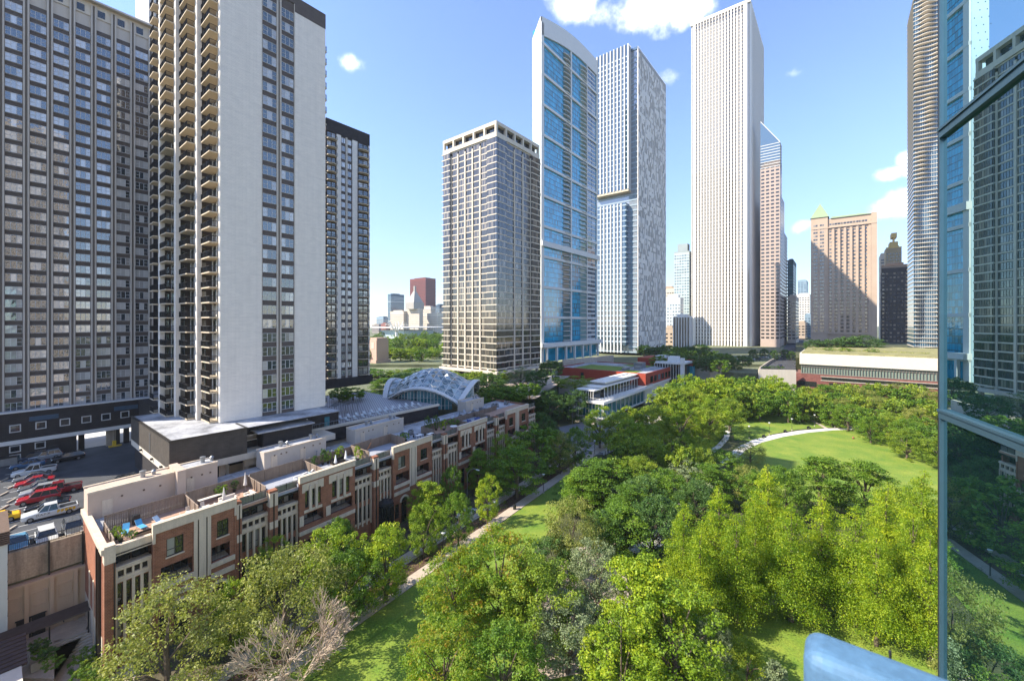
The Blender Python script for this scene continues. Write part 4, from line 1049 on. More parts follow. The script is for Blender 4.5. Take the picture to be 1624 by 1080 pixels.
def bayR(hs,a,b,corner=False):
    """recessed bay: terrace rail, dark balcony, stone balustrade, slit windows"""
    w=b-a; y=.7; n=4
    o1=(a+.1,b-.1,11.15,12.6)
    sq=[]; 
    for i in range(n): s=(w-.4)/n; x=a+.2+s*i; sq.append((x+.12*s,x+.84*s,10.05,10.75))
    sl=[]
    for i in range(n): s=(w-.2)/n; x=a+.1+s*i; sl+= [(x+.15*s,x+.8*s,6.9,9.3),(x+.15*s,x+.8*s,3.4,6.0)]
    if corner: hs.stone.box(a,b,y-.3,y+.3,12.5,13.6)
    else: hs.side.box(a,b,y,y+.25,12.6,DK); hs.stone.box(a,b,y-.05,y+.3,DK,DK+.14)
    wallgrid(hs.stone,a,b,9.7,11.1,y-.15,y+.15,sq); hs.stone.box(a,b,y-.25,y+.2,11.1,11.25); hs.stone.box(a,b,y-.22,y+.25,9.5,9.7)
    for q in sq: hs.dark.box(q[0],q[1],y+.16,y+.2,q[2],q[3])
    wallgrid(hs.brick if corner else hs.stone,a,b,3.0,9.5,y,y+.35,sl); 
    for i in range(n+1): s=(w-.2)/n; x=a+.1+s*i; hs.stone.box(max(a,x-.13),min(b,x+.13),y-.22,y,2.6,9.5)
    for i in range(n): s=(w-.2)/n; x=a+.1+s*i+.15*s; hs.brick.box(x,x+.65*s,y-.03,y+.3,6.0,6.9)
    hs.brick.box(a,b,y-.02,y+.35,0,3.0)
    for q in sl: hwin(hs.r,q[0],q[2],q[1]-q[0],q[3]-q[2],1,2,y+.12)
    hs.deep.append(((a,b,11.1,12.6),))
    if not corner:
        MB(SH).rail([(a,y+.05,DK+.1),(b,y+.05,DK+.1)],1.05,.18,.025).build('terrace_railing',M['black'],hs.r)
        g=MB(SH); g.box(a+.05,b-.05,y+.08,y+.1,DK+.2,DK+1.05,0); g.build('rail_panel',M['greymetal'],hs.r)
def pier(hs,a,b,half):
    if half:
        hs.brick.box(a,b,-.15,.9,0,12.2); hs.stone.box(a-.02,b,-.2,.95,12.2,14.1); hs.dark.box(b-.16,b-.06,-.24,-.1,0,12.2); return
    hs.brick.box(a,b,-.15,.9,0,12.0); hs.stone.box(a,b,-.2,.95,12.0,13.9); hs.brick.box(a,b,-.1,.9,13.9,14.2)
    hs.stone.box(a,b,-.22,.9,8.9,9.9)
    hs.dark.box(a+(b-a)*.42,a+(b-a)*.58,-.24,-.1,0,13.8)
LBL=['brick town house at the near end of the row, its roof deck holding blue loungers',
 'brick town house with the pale sectional sofas and closed umbrella on its deck',
 'town house with the empty grey deck inside a wood fence, three slit windows below',
 'town house whose deck has conical shrubs and two closed white umbrellas',
 'town house with a rounded black metal bay window at street level and plain deck',
 'town house with the glass railed deck and black bar tables beside the hedge',
 'town house with potted trees and a round white table on its deck, mid-row',
 'town house with blue cushions on its deck, past the middle of the row',
 'town house with a brown deck and metal loungers, second from the far end',
 'town house at the far end of the row, with an open corner parapet']
PXB=[(165,321,'R',242,183),(321,379,'A',0,0),(379,517,'R',440,0),(517,563,'B',0,0),(563,655,'R',623,0),(655,706,'A',0,0),(706,750,'R',728,0),(750,788,'B',0,0),(788,820,'R',803,0),(820,851,'A',0,0)]
# boundaries per house: list of (kind,px0,px1)
SEG=[[('P',165,183),('R',183,242),('A',242,321,True)],
 [('A',321,375,False),('P',375,383),('R',383,427)],
 [('P',427,440),('R',440,475),('B',475,517,True)],
 [('B',517,563,False),('R',563,592)],
 [('P',592,600),('R',600,623),('A',623,655,True)],
 [('A',655,685,False),('R',685,703)],
 [('P',703,709),('R',709,728),('B',728,750,True)],
 [('B',750,772,False),('R',772,786)],
 [('P',786,790),('R',790,803),('A',803,820,True)],
 [('A',820,838,False),('R',838,851)]]
HX=[]
PENT={0:(0.0,None),1:(None,rx(345,12.2)),2:(rx(419,12.2),None),3:(None,rx(517,12.2)-0),4:(rx(563,12.2),None),5:(None,rx(640,12.2)-0),8:(None,None)}
for hi,seg in enumerate(SEG):
    x0=rx(seg[0][1]); x1=rx(seg[-1][2]); HX.append((x0,x1)); w=x1-x0
    p=rw(x0,0); hs=House(); hs.r=thing('town_house',LBL[hi],'town house',p,RA,'brick town houses in a row')
    hs.brick=MB(SH); hs.stone=MB(SH); hs.dark=MB(SH); hs.side=MB(SH); hs.deep=[]
    for s in seg:
        a=rx(s[1])-x0; b=rx(s[2])-x0
        if s[0]=='P': pier(hs,a,b,hi==0)
        elif s[0]=='A': bayA(hs,a,b,s[3])
        elif s[0]=='B': bayB(hs,a,b,s[3])
        else: bayR(hs,a,b,hi==0)
    # body, balcony recess backs and floors
    body=MB(SH); body.box(.0,w,2.3,DEP,0,DK-.3)
    for (q,) in hs.deep:
        hs.side.box(q[0],q[1],2.1,2.28,q[2]-.3,q[3]+.1)
        k=max(2,int((q[1]-q[0])/1.6))
        for i in range(k):
            if i%3!=2: hwin(hs.r,q[0]+(q[1]-q[0])*i/k+.1,q[2],(q[1]-q[0])/k-.15,q[3]-q[2]-.1,2,1,1.95)
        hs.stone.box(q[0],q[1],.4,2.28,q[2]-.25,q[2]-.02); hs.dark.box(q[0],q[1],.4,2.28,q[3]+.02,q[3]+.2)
        if q[2]<10: MB(SH).rail([(q[0],.25,q[2]),(q[1],.25,q[2])],.95,.16,.025).build('balcony_railing',M['black'],hs.r)
    body.build('wall',M['brick'],hs.r)
    b=MB(SH)
    if hi==0:
        b.box(-.02,.32,.9,DEP,4.0,13.3,0); b.box(-.04,.3,.9,DEP,0,4.0,1); 
        for yy in (3.2,6.5,9.5): b.box(-.1,-.02,yy,yy+.5,0,8.0,1)
        b.box(-.25,.4,-.15,DEP+.1,13.3,13.9,1); b.box(-.3,-.02,2.9,3.2,0,13.3,2); b.box(-.28,-.02,1.6,1.75,0,13.5,2)
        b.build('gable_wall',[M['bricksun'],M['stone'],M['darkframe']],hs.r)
    if hi==9: b.box(w-.3,w,.9,DEP,0,13.6,0); b.build('gable_wall',[M['brick']],hs.r)
    hs.brick.build('facade',BR,hs.r); hs.stone.build('stone_trim',STN,hs.r); hs.dark.build('shadow_joint',M['darkframe'],hs.r)
    if hs.side.v: hs.side.build('siding',M['siding'],hs.r)
    b=MB(SH); b.box(.0,w,.45,7.4,DK-.3,DK); b.build('roof_deck',[M['deck'],M['deck'],M['deckgrey'],M['deckgrey'],M['deckgrey'],M['deckgrey'],M['deck'],M['deckgrey'],M['deck'],M['deck']][hi],hs.r)
    b=MB(SH); b.box(.0,w,7.4,DEP,DK-.3,DK-.04); b.build('roof',M['roofmem'],hs.r)
    if hi in PENT:
        a,c=PENT[hi]; a=0. if a is None else a-x0; c=w if c is None else c-x0
        if hi==8: a,c=w*.2,w
        y0=12.2; zt_=16.5 if hi<2 else 16.0
        b=MB(SH); b.box(a,c,y0,DEP,DK-.1,zt_)
        if hi==1: b.box(a,a+1,y0-1.2,DEP,DK-.1,zt_+.5)
        b.build('penthouse',M['stucco'] if hi<2 else M['stuccogrey'],hs.r)
        b=MB(SH); b.box(a+.3,c-.3,y0+.3,DEP-.3,zt_+.0,zt_+.06); b.build('penthouse_roof',M['roofmem'] if hi else M['stucco'],hs.r)
        b=MB(SH); 
        for q in ((a-.05,c+.05,y0-.05,y0+.25),(a-.05,c+.05,DEP-.25,DEP+.05)): b.box(*q,zt_+.01,zt_+.22)
        b.build('penthouse_coping',M['stone'],hs.r)
        dx=a+(1.3 if hi==0 else (c-a)*.25)
        MB(SH).box(dx,dx+1.0,y0-.06,y0,DK,DK+2.1).build('door',M['stone'],hs.r)
        MB(SH).lathe([(.28,0),(.28,.7),(.4,.75),(.4,.95),(.1,1.05)],((a+c)/2+SH[0]*13,13.9,zt_),10).build('roof_vent',M['greymetal'],hs.r)
        MB(SH).lathe([(.22,0),(.22,.5),(.32,.55),(.1,.8)],((a+c)/2+1.2+SH[0]*13,13.9,zt_),10).build('roof_vent',M['greymetal'],hs.r)
        for tt in (.35,.6,.8): MB(SH).box(a+(c-a)*tt,a+(c-a)*tt+.2,y0-.1,y0,DK+2.0,DK+2.2).build('wall_vent',M['siding'],hs.r)
# porch walls and rounded black bay window in front of house 5
x=rx(606); p=rw(x,-.4,.6); q=MB(); q.lathe([(1.35,0),(1.35,4.2),(1.45,4.3),(1.4,4.5),(.1,5.0)],n=14)
h5=[o_ for o_ in COL.objects if o_.get('label')==LBL[4]][0]
o_=q.build('bay_window',M['black'],h5,loc=(rx(611)-HX[4][0],-.0,1.0))
g=MB()
for i in range(9):
    t=math.pi+math.pi*(i+.5)/9; g.tube([(1.38*math.cos(t),1.38*math.sin(t),.5),(1.38*math.cos(t),1.38*math.sin(t),4.0)],.22,4)
g.build('bay_panes',M['houseglass'],h5,loc=(rx(611)-HX[4][0],0,1.0))
# ---- terrace fences -------------------------------------------------------------
def fence(label,pts,h=1.75,m=None,grp='wooden fences on the town house roof decks'):
    r=thing('terrace_fence',label,'fence',(0,0,0),0,grp); b=MB(); ps=MB()
    for p,q in zip(pts[:-1],pts[1:]):
        p=rw(*p,DK); q=rw(*q,DK); d=(q-p); L_=d.length; d.normalize(); nrm=Vector((-d.y,d.x,0)); n=int(L_/.16)
        for i in range(n):
            a=p+d*(i*L_/n); c=p+d*((i+.86)*L_/n); t=nrm*.025; hh=h+random.uniform(-.02,.02)
            b.add([a-t,c-t,c+t,a+t]+[v+Vector((0,0,hh)) for v in (a-t,c-t,c+t,a+t)],BOXF)
        for zz in (.3,h-.25): ps.tube([p+Vector((0,0,zz))+nrm*.06,q+Vector((0,0,zz))+nrm*.06],.05,4)
        ps.tube([p+Vector((0,0,h+.03)),q+Vector((0,0,h+.03))],.08,4)
        for i in range(int(L_/2.2)+1):
            a=p+d*min(L_,i*2.2); ps.tube([a-nrm*.07,a-nrm*.07+Vector((0,0,h+.12))],.07,4)
    b.build('boards',m or M['wood'],r); ps.build('rails',m or M['wood'],r)
X=[h[0] for h in HX]+[HX[-1][1]]
fence('weathered wood fence behind the deck with blue loungers',[(.9,7.2),(X[1]-.1,7.2)])
fence('low wood fence along the gable edge of the near deck',[(.9,7.1),(.9,1.2)],1.0)
fence('wood fence dividing the blue lounger deck from the sofa deck',[(X[1],7.2),(X[1],1.6)],1.5)
fence('wood fence behind the deck with pale sofas',[(X[1]+.1,7.2),(X[2]-.1,7.2)])
fence('grey wood fence between the sofa deck and the empty grey deck',[(X[2],7.3),(X[2],1.2)],1.4)
fence('long grey wood fence behind the empty grey deck',[(X[2]+.1,7.3),(X[3]-.1,7.3)])
fence('grey wood fence between the grey deck and the deck with umbrellas',[(X[3],7.3),(X[3],1.2)],1.4)
fence('grey wood fence behind the deck with two umbrellas',[(X[3]+.1,7.3),(X[4]-.1,7.3)],1.5)
fence('grey wood fence enclosing the plain deck mid-row',[(X[4],1.4),(X[4],7.3),(X[5],7.3),(X[5],2.5)],1.7)
fence('brown wood fence behind the bar table deck',[(X[6],3),(X[6],7.3),(X[7],7.3)],1.4)
fence('low wood fence on the deck with blue cushions',[(X[7],2),(X[7],7.3),(X[8],7.3)],1.2)
fence('short wood fence on the second deck from the far end',[(X[8],2),(X[8],7.3),(X[9],7.3)],1.1)
# ---- deck furniture ------------------------------------------------------------
def furn(name,label,cat,x,y,rz,parts,grp=None,z=DK):
    r=thing(name,label,cat,rw(x,y,z),RA+rz,grp)
    for nm,mb,m in parts: mb.build(nm,m,r)
    return r
blue=mat('blue_sling',(.08,.32,.52),.7); cush=mat('cream_cushion',(.68,.6,.5),.9); wtop=mat('pale_table',(.6,.54,.46),.8); wkr=mat('wicker',(.2,.15,.11),.9,fine=(30,.3)); umb=mat('umbrella_cloth',(.62,.57,.5),.9)
def lounger(m):
    a=MB(); a.box(0,1.2,0,.62,.3,.36); a.add([(1.2,0,.3),(1.75,0,.85),(1.75,.62,.85),(1.2,.62,.3),(1.2,0,.36),(1.7,0,.92),(1.7,.62,.92),(1.2,.62,.36)],BOXF)
    f=MB(); 
    for x in (.1,1.2):
        for y in (.03,.59): f.tube([(x,y,0),(x,y,.33)],.02,4)
    f.tube([(0,.02,.33),(1.2,.02,.33),(1.75,.02,.88)],.025,4); f.tube([(0,.6,.33),(1.2,.6,.33),(1.75,.6,.88)],.025,4)
    return [('seat',a,m),('frame',f,M['whitetrim'])]
furn('deck_lounger','bright blue sling lounger nearest the gable on the first roof deck','lounger',2.4,3.4,R(70),lounger(blue))
furn('deck_lounger','bright blue sling lounger in the middle of the first roof deck','lounger',4.2,3.5,R(95),lounger(blue))
furn('deck_lounger','pale blue folding lounger nearest the table on the first deck','lounger',6.3,3.2,R(120),lounger(mat('pale_blue_sling',(.45,.58,.66),.8)))
def table(w,d,m,h=.74):
    a=MB(); a.box(-w/2,w/2,-d/2,d/2,h-.05,h); f=MB()
    for x in (-w/2+.1,w/2-.1):
        for y in (-d/2+.1,d/2-.1): f.box(x-.03,x+.03,y-.03,y+.03,0,h-.05)
    return [('table_top',a,m),('legs',f,M['darkframe'])]
def chair(m,fm=None):
    a=MB(); a.box(-.22,.22,-.22,.22,.42,.47); k=MB(); k.add([(-.22,.2,.47),(.22,.2,.47),(.22,.24,.47),(-.22,.24,.47),(-.22,.3,.95),(.22,.3,.95),(.22,.34,.95),(-.22,.34,.95)],BOXF)
    f=MB()
    for x in (-.2,.2):
        for y in (-.2,.2): f.tube([(x,y,0),(x,y,.43)],.02,4)
    return [('seat',a,m),('backrest',k,m),('legs',f,fm or M['darkframe'])]
furn('dining_table','long pale wooden dining table on the blue lounger deck','table',9.2,2.6,0,table(2.6,1.2,wtop))
for i in range(3): furn('dining_chair','pale wooden chair tucked at the long table on the first deck','chair',8.4+i*.8,3.9,0,chair(wtop),'chairs at the long pale table')
furn('dining_chair','pale wooden chair at the near head of the long table','chair',7.5,2.6,R(90),chair(wtop))
def grill():
    a=MB(); a.box(-.35,.35,-.25,.25,.35,.9); a.box(-.33,.33,-.23,.23,.9,1.15); l=MB(); l.box(-.3,.3,-.2,.2,0,.35); return [('hood',a,M['black']),('legs',l,M['black'])]
furn('gas_grill','black covered gas grill against the fence of the first deck','grill',3.6,6.3,0,grill())
def planter(h=.6,w=1.2,d=.5,m=None): a=MB(); a.box(-w/2,w/2,-d/2,d/2,0,h); a.box(-w/2-.05,w/2+.05,-d/2-.05,d/2+.05,h-.08,h); return [('box',a,m or M['wood'])]
furn('timber_planter','long dark timber planter behind the near parapet','planter',4.3,1.6,0,planter(.6,3.2,.6))
def umbrella(c=umb,hh=2.6):
    p=MB(); p.tube([(0,0,0),(0,0,hh)],.035,6); k=MB(); k.lathe([(.04,hh-.02),(.22,1.3),(.26,1.05),(.05,.95)],n=8); s=MB(); s.lathe([(.3,0),(.3,.08),(.06,.12)],n=10)
    return [('pole',p,M['greymetal']),('canopy',k,c),('base',s,M['black'])]
x2=X[1]
furn('patio_umbrella','closed beige patio umbrella near the bench on the sofa deck','umbrella',x2+3.2,2.7,0,umbrella())
furn('patio_umbrella','closed beige patio umbrella by the white wall of the sofa deck','umbrella',X[2]-1.2,5.4,0,umbrella(hh=2.9))
def sofa(w,m=cush):
    a=MB(); a.box(-w/2,w/2,-.4,.4,.15,.45); a.box(-w/2,-w/2+.2,-.4,.4,.45,.65); a.box(w/2-.2,w/2,-.4,.4,.45,.65); k=MB(); k.box(-w/2,w/2,.3,.5,.15,.85); u=MB(); u.box(-w/2,w/2,-.42,.42,0,.15); return [('seat',a,m),('backrest',k,m),('base',u,wkr)]
furn('outdoor_sofa','cream wicker sofa facing the rail on the sofa deck','sofa',X[2]-4.0,3.6,0,sofa(2.0))
furn('outdoor_sofa','cream wicker sofa turned sideways beside the white wall','sofa',X[2]-1.6,2.6,R(-90),sofa(1.8))
furn('outdoor_armchair','cream wicker armchair left of the low table on the sofa deck','armchair',X[2]-5.6,2.2,R(70),sofa(1.0))
furn('coffee_table','low square pale table between the cream sofas','table',X[2]-3.6,2.0,0,table(1.0,.9,cush,.4))
furn('picnic_bench','long white bench table against the fence on the sofa deck','bench',x2+2.6,5.8,0,table(3.0,.7,wtop,.7))
furn('storage_box','cream cushioned storage box behind the parapet of the sofa deck','box',x2+5.8,2.0,0,planter(.55,1.6,.7,cush))
furn('patio_table','square weathered table beside the first umbrella','table',x2+2.6,1.8,0,table(1.0,1.0,wkr))
# grey deck
for i,(dx,l) in enumerate([(5.4,'left'),(7.0,'middle'),(8.4,'right')]):
    furn('patio_chair','white cushioned seat, %s of three lined up on the grey deck'%l,'seat',X[2]+dx,2.6+.3*i,R(20*i),sofa(1.0,mat('white_cushion',(.68,.68,.66),.9) if i==0 else bpy.data.materials['white_cushion']))
furn('towel_stack','turquoise cloth thrown over the seats on the grey deck','cloth',X[2]+7.8,3.4,0,[('cloth',MB().box(-.4,.4,-.3,.3,.0,.5),mat('turquoise_cloth',(.05,.42,.5),.8))])
# umbrella deck
furn('patio_umbrella','closed white umbrella, left one on the deck with conical shrubs','umbrella',X[3]+3.4,3.0,0,umbrella(mat('white_cloth',(.75,.74,.7),.9),2.4))
furn('patio_umbrella','closed white umbrella, right one on the deck with conical shrubs','umbrella',X[3]+5.6,3.4,0,umbrella(bpy.data.materials['white_cloth'],2.5))
furn('dark_sofa','black wicker sofa between the two white umbrellas','sofa',X[3]+5.2,5.2,0,sofa(2.6,M['darkframe']))
furn('patio_table','long grey table along the parapet of the umbrella deck','table',X[3]+4.0,1.9,0,table(2.8,.9,M['greymetal']))
# ladder-like wood frame on plain deck
furn('wooden_frame','leaning orange wooden frame on the plain deck mid-row','frame',X[4]+3.0,6.6,0,[('post',MB().tube([(0,0,0),(.7,-.5,1.6)],.08,4),mat('orange_wood',(.45,.2,.09),.8))])
for i,(xx,yy,l) in enumerate([(X[6]-3.6,3.9,'beside the hedge'),(X[6]-1.3,2.8,'at the glass rail')]):
    furn('bar_table','white topped bar table %s with black stools'%l,'table',xx,yy,0,table(1.5,.8,M['white'],1.0))
    for k in range(4): furn('bar_stool','black bar stool drawn up to the white bar table %s'%l,'stool',xx-.6+(k%2)*1.1,yy+(-.8 if k<2 else .8),0 if k>1 else math.pi,chair(M['black'],M['black']),'stools at the bar table '+l)
furn('round_table','round white table with pale chairs on the potted tree deck','table',X[7]-3.2,3.4,0,[('table_top',MB().lathe([(.9,.7),(.9,.75)],n=16),M['white']),('base',MB().tube([(0,0,0),(0,0,.7)],.08,6),M['white'])])
for k in range(5): furn('cushioned_seat','blue cushioned white seat on the deck past the hedge','seat',X[7]+2+k*1.5,2.6+(k%2)*1.6,k,sofa(1.0,mat('blue_cushion',(.08,.12,.3),.9) if k==0 else bpy.data.materials['blue_cushion']),'blue cushioned seats on one deck')
for k in range(7): furn('metal_lounger','grey metal lounger on the far deck behind the row','lounger',X[8]-5+k*2.0,8.6+(k%2)*2.2,R(60),lounger(M['deckgrey']),'grey loungers on the far decks')

# rooftop clutter behind the fences and on the far decks
ra=random.Random(9)
for hi in range(2,10):
    for k in range(2 if hi<7 else 3):
        x=HX[hi][0]+(HX[hi][1]-HX[hi][0])*ra.uniform(.15,.85); y=ra.uniform(8.4,11.4)
        a=MB(); a.box(-.45,.45,-.45,.45,.15,.95); g_=MB(); g_.lathe([(.36,.95),(.36,1.02),(.3,1.05)],n=12); f_=MB(); f_.box(-.5,.5,-.5,-.4,0,.15); f_.box(-.5,.5,.4,.5,0,.15)
        furn('air_conditioner','grey rooftop air conditioning unit behind the town house decks','air conditioner',x,y,ra.uniform(-.1,.1),[('casing',a,M['greymetal']),('fan_grille',g_,M['black']),('feet',f_,M['darkframe'])],'rooftop air conditioners',DK-.04)
    for k in range(2):
        x=HX[hi][0]+(HX[hi][1]-HX[hi][0])*ra.uniform(.1,.9); y=ra.uniform(8.2,12.0)
        furn('vent_pipe','thin metal vent pipe on the flat roofs behind the decks','vent pipe',x,y,0,[('pipe',MB().tube([(0,0,0),(0,0,ra.uniform(.6,1.3))],.09,8),M['greymetal']),('cap',MB().lathe([(.16,1.0),(.16,1.12),(.05,1.2)],n=8),M['greymetal'])],'roof vent pipes',DK-.04)
# ================= GROUND, ROADS, PATHS ==============================================
def sheet(name,poly,z,m,kind='structure',holes=None):
    b=MB(); n=len(poly); b.v=[(p[0],p[1],z) for p in poly]
    ar=sum(poly[i][0]*poly[(i+1)%n][1]-poly[(i+1)%n][0]*poly[i][1] for i in range(n))
    b.f=[tuple(range(n)) if ar>0 else tuple(range(n))[::-1]]; b.m=[0]; b.r=[0]
    o=b.build(name,m); o['kind']=kind
    import bmesh
    bm=bmesh.new(); bm.from_mesh(o.data); bmesh.ops.triangulate(bm,faces=bm.faces); bm.to_mesh(o.data); bm.free()
    return o
gm=mat('park_ground_cover',(.07,.075,.03),.95,ns=.35,na=.5,fine=(3,.3))
sheet('ground',[(-2600,-800),(2600,-800),(2600,400),(-2600,400)],0,gm)
# raised street level: prisms
edge=[rw(-60,DEP+.3),]  # unused placeholder keeps row helper tested
W0=P(133.5,843,11.2); w0=Vector((W0.x,W0.y))
A0=w0-WD*60; A1=w0
B1=rw(X[-1]+0.5,DEP+.05); 
up=[(A0.x-0,A0.y),(A1.x,A1.y),tuple(rw(0,DEP+.05)[:2]),tuple(B1[:2]),(at(835,165).x,165),(at(885,222).x,222),(at(1100,240).x,240),(at(1200,222).x,222),(at(1262,222).x,222),(200,300),(200,2600),(-2600,2600),(-2600,A0.y)]
b=MB(); b.prism(up,-.5,10.2); u=b.build('street_terrace',mat('terrace_ground',(.15,.16,.09),.95,ns=.05,na=.5,fine=(1,.3))); u['kind']='structure'
import bmesh
def tri(o):
    bm=bmesh.new(); bm.from_mesh(o.data); bmesh.ops.triangulate(bm,faces=bm.faces); bm.to_mesh(o.data); bm.free()
tri(u)
# car park surface, street behind it
cp=[(A0.x,A0.y+.6),(A1.x-.3,A1.y+.6)]
q=lambda x,y: (lambda v:(v.x,v.y))(w0+WD*x+SD*y)
sheet('parking_lot',[q(-50,.6),q(-1.2,.6),q(-1.2,1),q(75,1.0),q(75,60),q(-50,60)],10.206,M['lot'])
sheet('street',[q(-50,54.5),q(60,54.5),q(60,120),q(-50,120)],10.214,mat('sun_bright_street',(.72,.69,.65),.8,ns=.2,na=.15))  # pale colour stands in for sunlight reflected into the shaded street
far=mat('far_ground',(.16,.17,.09),.95,ns=.01,na=.4,fine=(.1,.3))
b=MB(); b.prism([(-2500,240),(2500,270),(2500,2500),(-2500,2500)],10.0,12.0); cgo=b.build('city_ground',far); cgo['kind']='structure'; tri(cgo)
sheet('plaza',[(at(700,150).x,150),(at(850,150).x,150),(at(905,215).x,215),(at(760,215).x,215)],10.21,M['pave'])
up2=[(at(1262,232).x,232),(at(1262,400).x,400),(700,400),(700,232)]
b=MB(); b.prism(up2,0,18); u=b.build('upper_park',gm); u['kind']='structure'; tri(u)
sheet('ramp_road',[(at(1206,222).x,222),(at(1262,222).x,222),(at(1262,330).x,330),(at(1240,330).x,330),(at(1218,262).x,262)],12.6,M['asphalt'])
sheet('canyon_street',[(at(1236,330).x,330),(at(1278,330).x,330),(at(1272,900).x,900),(at(1262,900).x,900)],13.0,M['asphalt'])
# retaining walls below the car park
rt2=thing('retaining_wall','two-tier retaining wall, stained concrete above tan panels, below the car park at left','wall',(w0.x,w0.y,0),GA)
b=MB(); b.box(-60,0,-.4,.55,7.7,11.2); b.build('upper_tier',M['stainwall'],rt2)
b=MB(); b.box(-60,0,-.9,.3,0,7.3); 
for i in range(20): x=-1.0-i*2.0; b.box(x,x+.35,-1.15,-.9,0,7.3)
b.box(-60,0,-1.1,.3,7.05,7.35); b.build('lower_tier',M['tanwall'],rt2)
b=MB()
for i in range(20):
    x=-2.8-i*2.0+.15
    for a in ((x+.25,x+1.5,5.9,6.0),(x+.25,x+1.5,4.3,4.4),(x+.25,x+.35,4.4,5.9),(x+1.4,x+1.5,4.4,5.9)): b.box(a[0],a[1],-1.0,-.9,a[2],a[3])
b.build('panel_mouldings',M['tanwall'],rt2)
b=MB(); b.box(-3.1,-2.95,-.6,-.4,7.3,11.5); b.box(-.25,-.1,-.6,-.4,7.3,11.5); b.build('downpipe',M['black'],rt2)
b=MB().rail([(-40,0,11.2),(0,0,11.2)],.9,.14,.025); b.build('railing',M['black'],rt2)
# residential street between houses and park path
pa=lambda px,py: P(px,py,0)
pA=pa(560,985); pB=pa(940,720); PD=(pB-pA).normalized(); PN=Vector((PD.y,-PD.x,0))      # PN to the park side
def pl(s,t,z=0): v=pA+PD*s+PN*t; return (v.x,v.y)
Lp=(pB-pA).length
fr=rw(0,0); off=(Vector((fr.x,fr.y,0))-pA).dot(PN)     # house line offset (negative)
sheet('house_pavement',[pl(-40,off+.5),pl(Lp+4,off+.5),pl(Lp+4,off+9.5),pl(-40,off+9.5)],.045,mat('planting_earth',(.09,.075,.045),.95,ns=.8,na=.4,fine=(9,.3)))
sheet('footpath',[pl(-40,off+8.6),pl(Lp+4,off+8.6),pl(Lp+4,off+10.4),pl(-40,off+10.4)],.12,M['path'])
sheet('road',[pl(-40,off+11),pl(Lp+26,off+11),pl(Lp+26,-4.2),pl(-40,-4.2)],.05,M['asphalt'])
kb=MB()
for t in (off+10.75,-4.1):
    a=pl(-40,t); b2=pl(Lp+2,t); c=pl(Lp+2,t+.25); d=pl(-40,t+.25)
    kb.prism([a,b2,c,d],0,.16)
o=kb.build('kerb',M['concrete']); o['kind']='structure'
sheet('planting_strip',[pl(-40,-3.85),pl(Lp+2,-3.85),pl(Lp+2,-1.1),pl(-40,-1.1)],.055,M['soil'])
b=MB()
for i in range(int((Lp+52)/1.5)):
    s=-40+i*1.5; pts_=[pl(s,-1.0),pl(s+1.47,-1.0),pl(s+1.47,1.1),pl(s,1.1)]; b.prism(pts_,0,.10)
o=b.build('park_path',M['path']); o['kind']='structure'
lawn=[pl(-40,1.2),pl(Lp-12,1.2)]+[(pa(980,745).x,pa(980,745).y),(pa(900,800).x,pa(900,800).y),(pa(830,900).x,pa(830,900).y),(16,30),(-40,20)]
sheet('lawn',lawn,.04,M['lawn'])
# road junction and square at the end of the row
ja=pa(860,760)
sheet('junction',[pl(Lp-6,-4.4),pl(Lp+2,3.5),pl(Lp+14,5.5),pl(Lp+42,2),pl(Lp+44,-14),pl(Lp+22,-22),pl(Lp+4,-10)],.056,mat('junction_asphalt',(.19,.185,.18),.9,ns=.3,na=.2,fine=(7,.1)))
sheet('forecourt',[pl(Lp+36,-16),pl(Lp+60,-18),pl(Lp+60,8),pl(Lp+40,4)],.07,M['whitepath'])
b=MB()
for i in range(7): v=pl(Lp+3+i*1.15,-3.2); v2=pl(Lp+3.5+i*1.15,-3.2); v3=pl(Lp+3.5+i*1.15,2.2); v4=pl(Lp+3+i*1.15,2.2); b.prism([v,v2,v3,v4],.02,.064)
o=b.build('crosswalk',M['white']); o['kind']='structure'
for i in range(9):
    v=pl(Lp+1+i*1.6,3.0+.25*i)
    q_=MB(); q_.lathe([(.2,0),(.2,.75),(.14,.9)],n=10); o=q_.build('bollard',M['whitetrim'],loc=(v[0],v[1],.05)); tag(o,'pale stone bollard in the curved row at the road junction','bollard','stone bollards at the junction')
# oval lawn, white path, other paths
def strip(name,pts,w,z,m):
    b=MB(); P_=[pa(*p) for p in pts]; n=len(P_); L_=[];R_=[]
    for i,p in enumerate(P_):
        d=(P_[min(i+1,n-1)]-P_[max(i-1,0)]).normalized(); nn=Vector((-d.y,d.x,0)); ww=w if not hasattr(w,'__len__') else w[i]
        L_.append(p+nn*ww/2); R_.append(p-nn*ww/2)
    for i in range(n-1): b.add([(L_[i].x,L_[i].y,0),(R_[i].x,R_[i].y,0),(R_[i+1].x,R_[i+1].y,0),(L_[i+1].x,L_[i+1].y,0),(L_[i].x,L_[i].y,z),(R_[i].x,R_[i].y,z),(R_[i+1].x,R_[i+1].y,z),(L_[i+1].x,L_[i+1].y,z)],BOXF)
    o=b.build(name,m); o['kind']='structure'; return o
def poly(name,pts,z,m): return sheet(name,[(pa(*p).x,pa(*p).y) for p in pts],z,m)
poly('oval_lawn',[(1165,722),(1185,707),(1220,693),(1262,685),(1310,681),(1350,681),(1392,690),(1440,703),(1489,719),(1560,745),(1560,830),(1400,810),(1250,790),(1180,760)],.04,M['lawn'])
strip('white_path',[(1150,735),(1175,712),(1200,700),(1235,691),(1275,684.5),(1315,681),(1352,680)],[2.6,2.8,3.0,3,2.9,2.6,2.2],.07,M['whitepath'])
poly('upper_lawn',[(1165,697),(1160,680),(1165,664),(1200,658),(1262,655),(1300,664),(1345,677),(1310,678),(1265,681),(1222,689),(1188,700)],.045,M['lawn'])
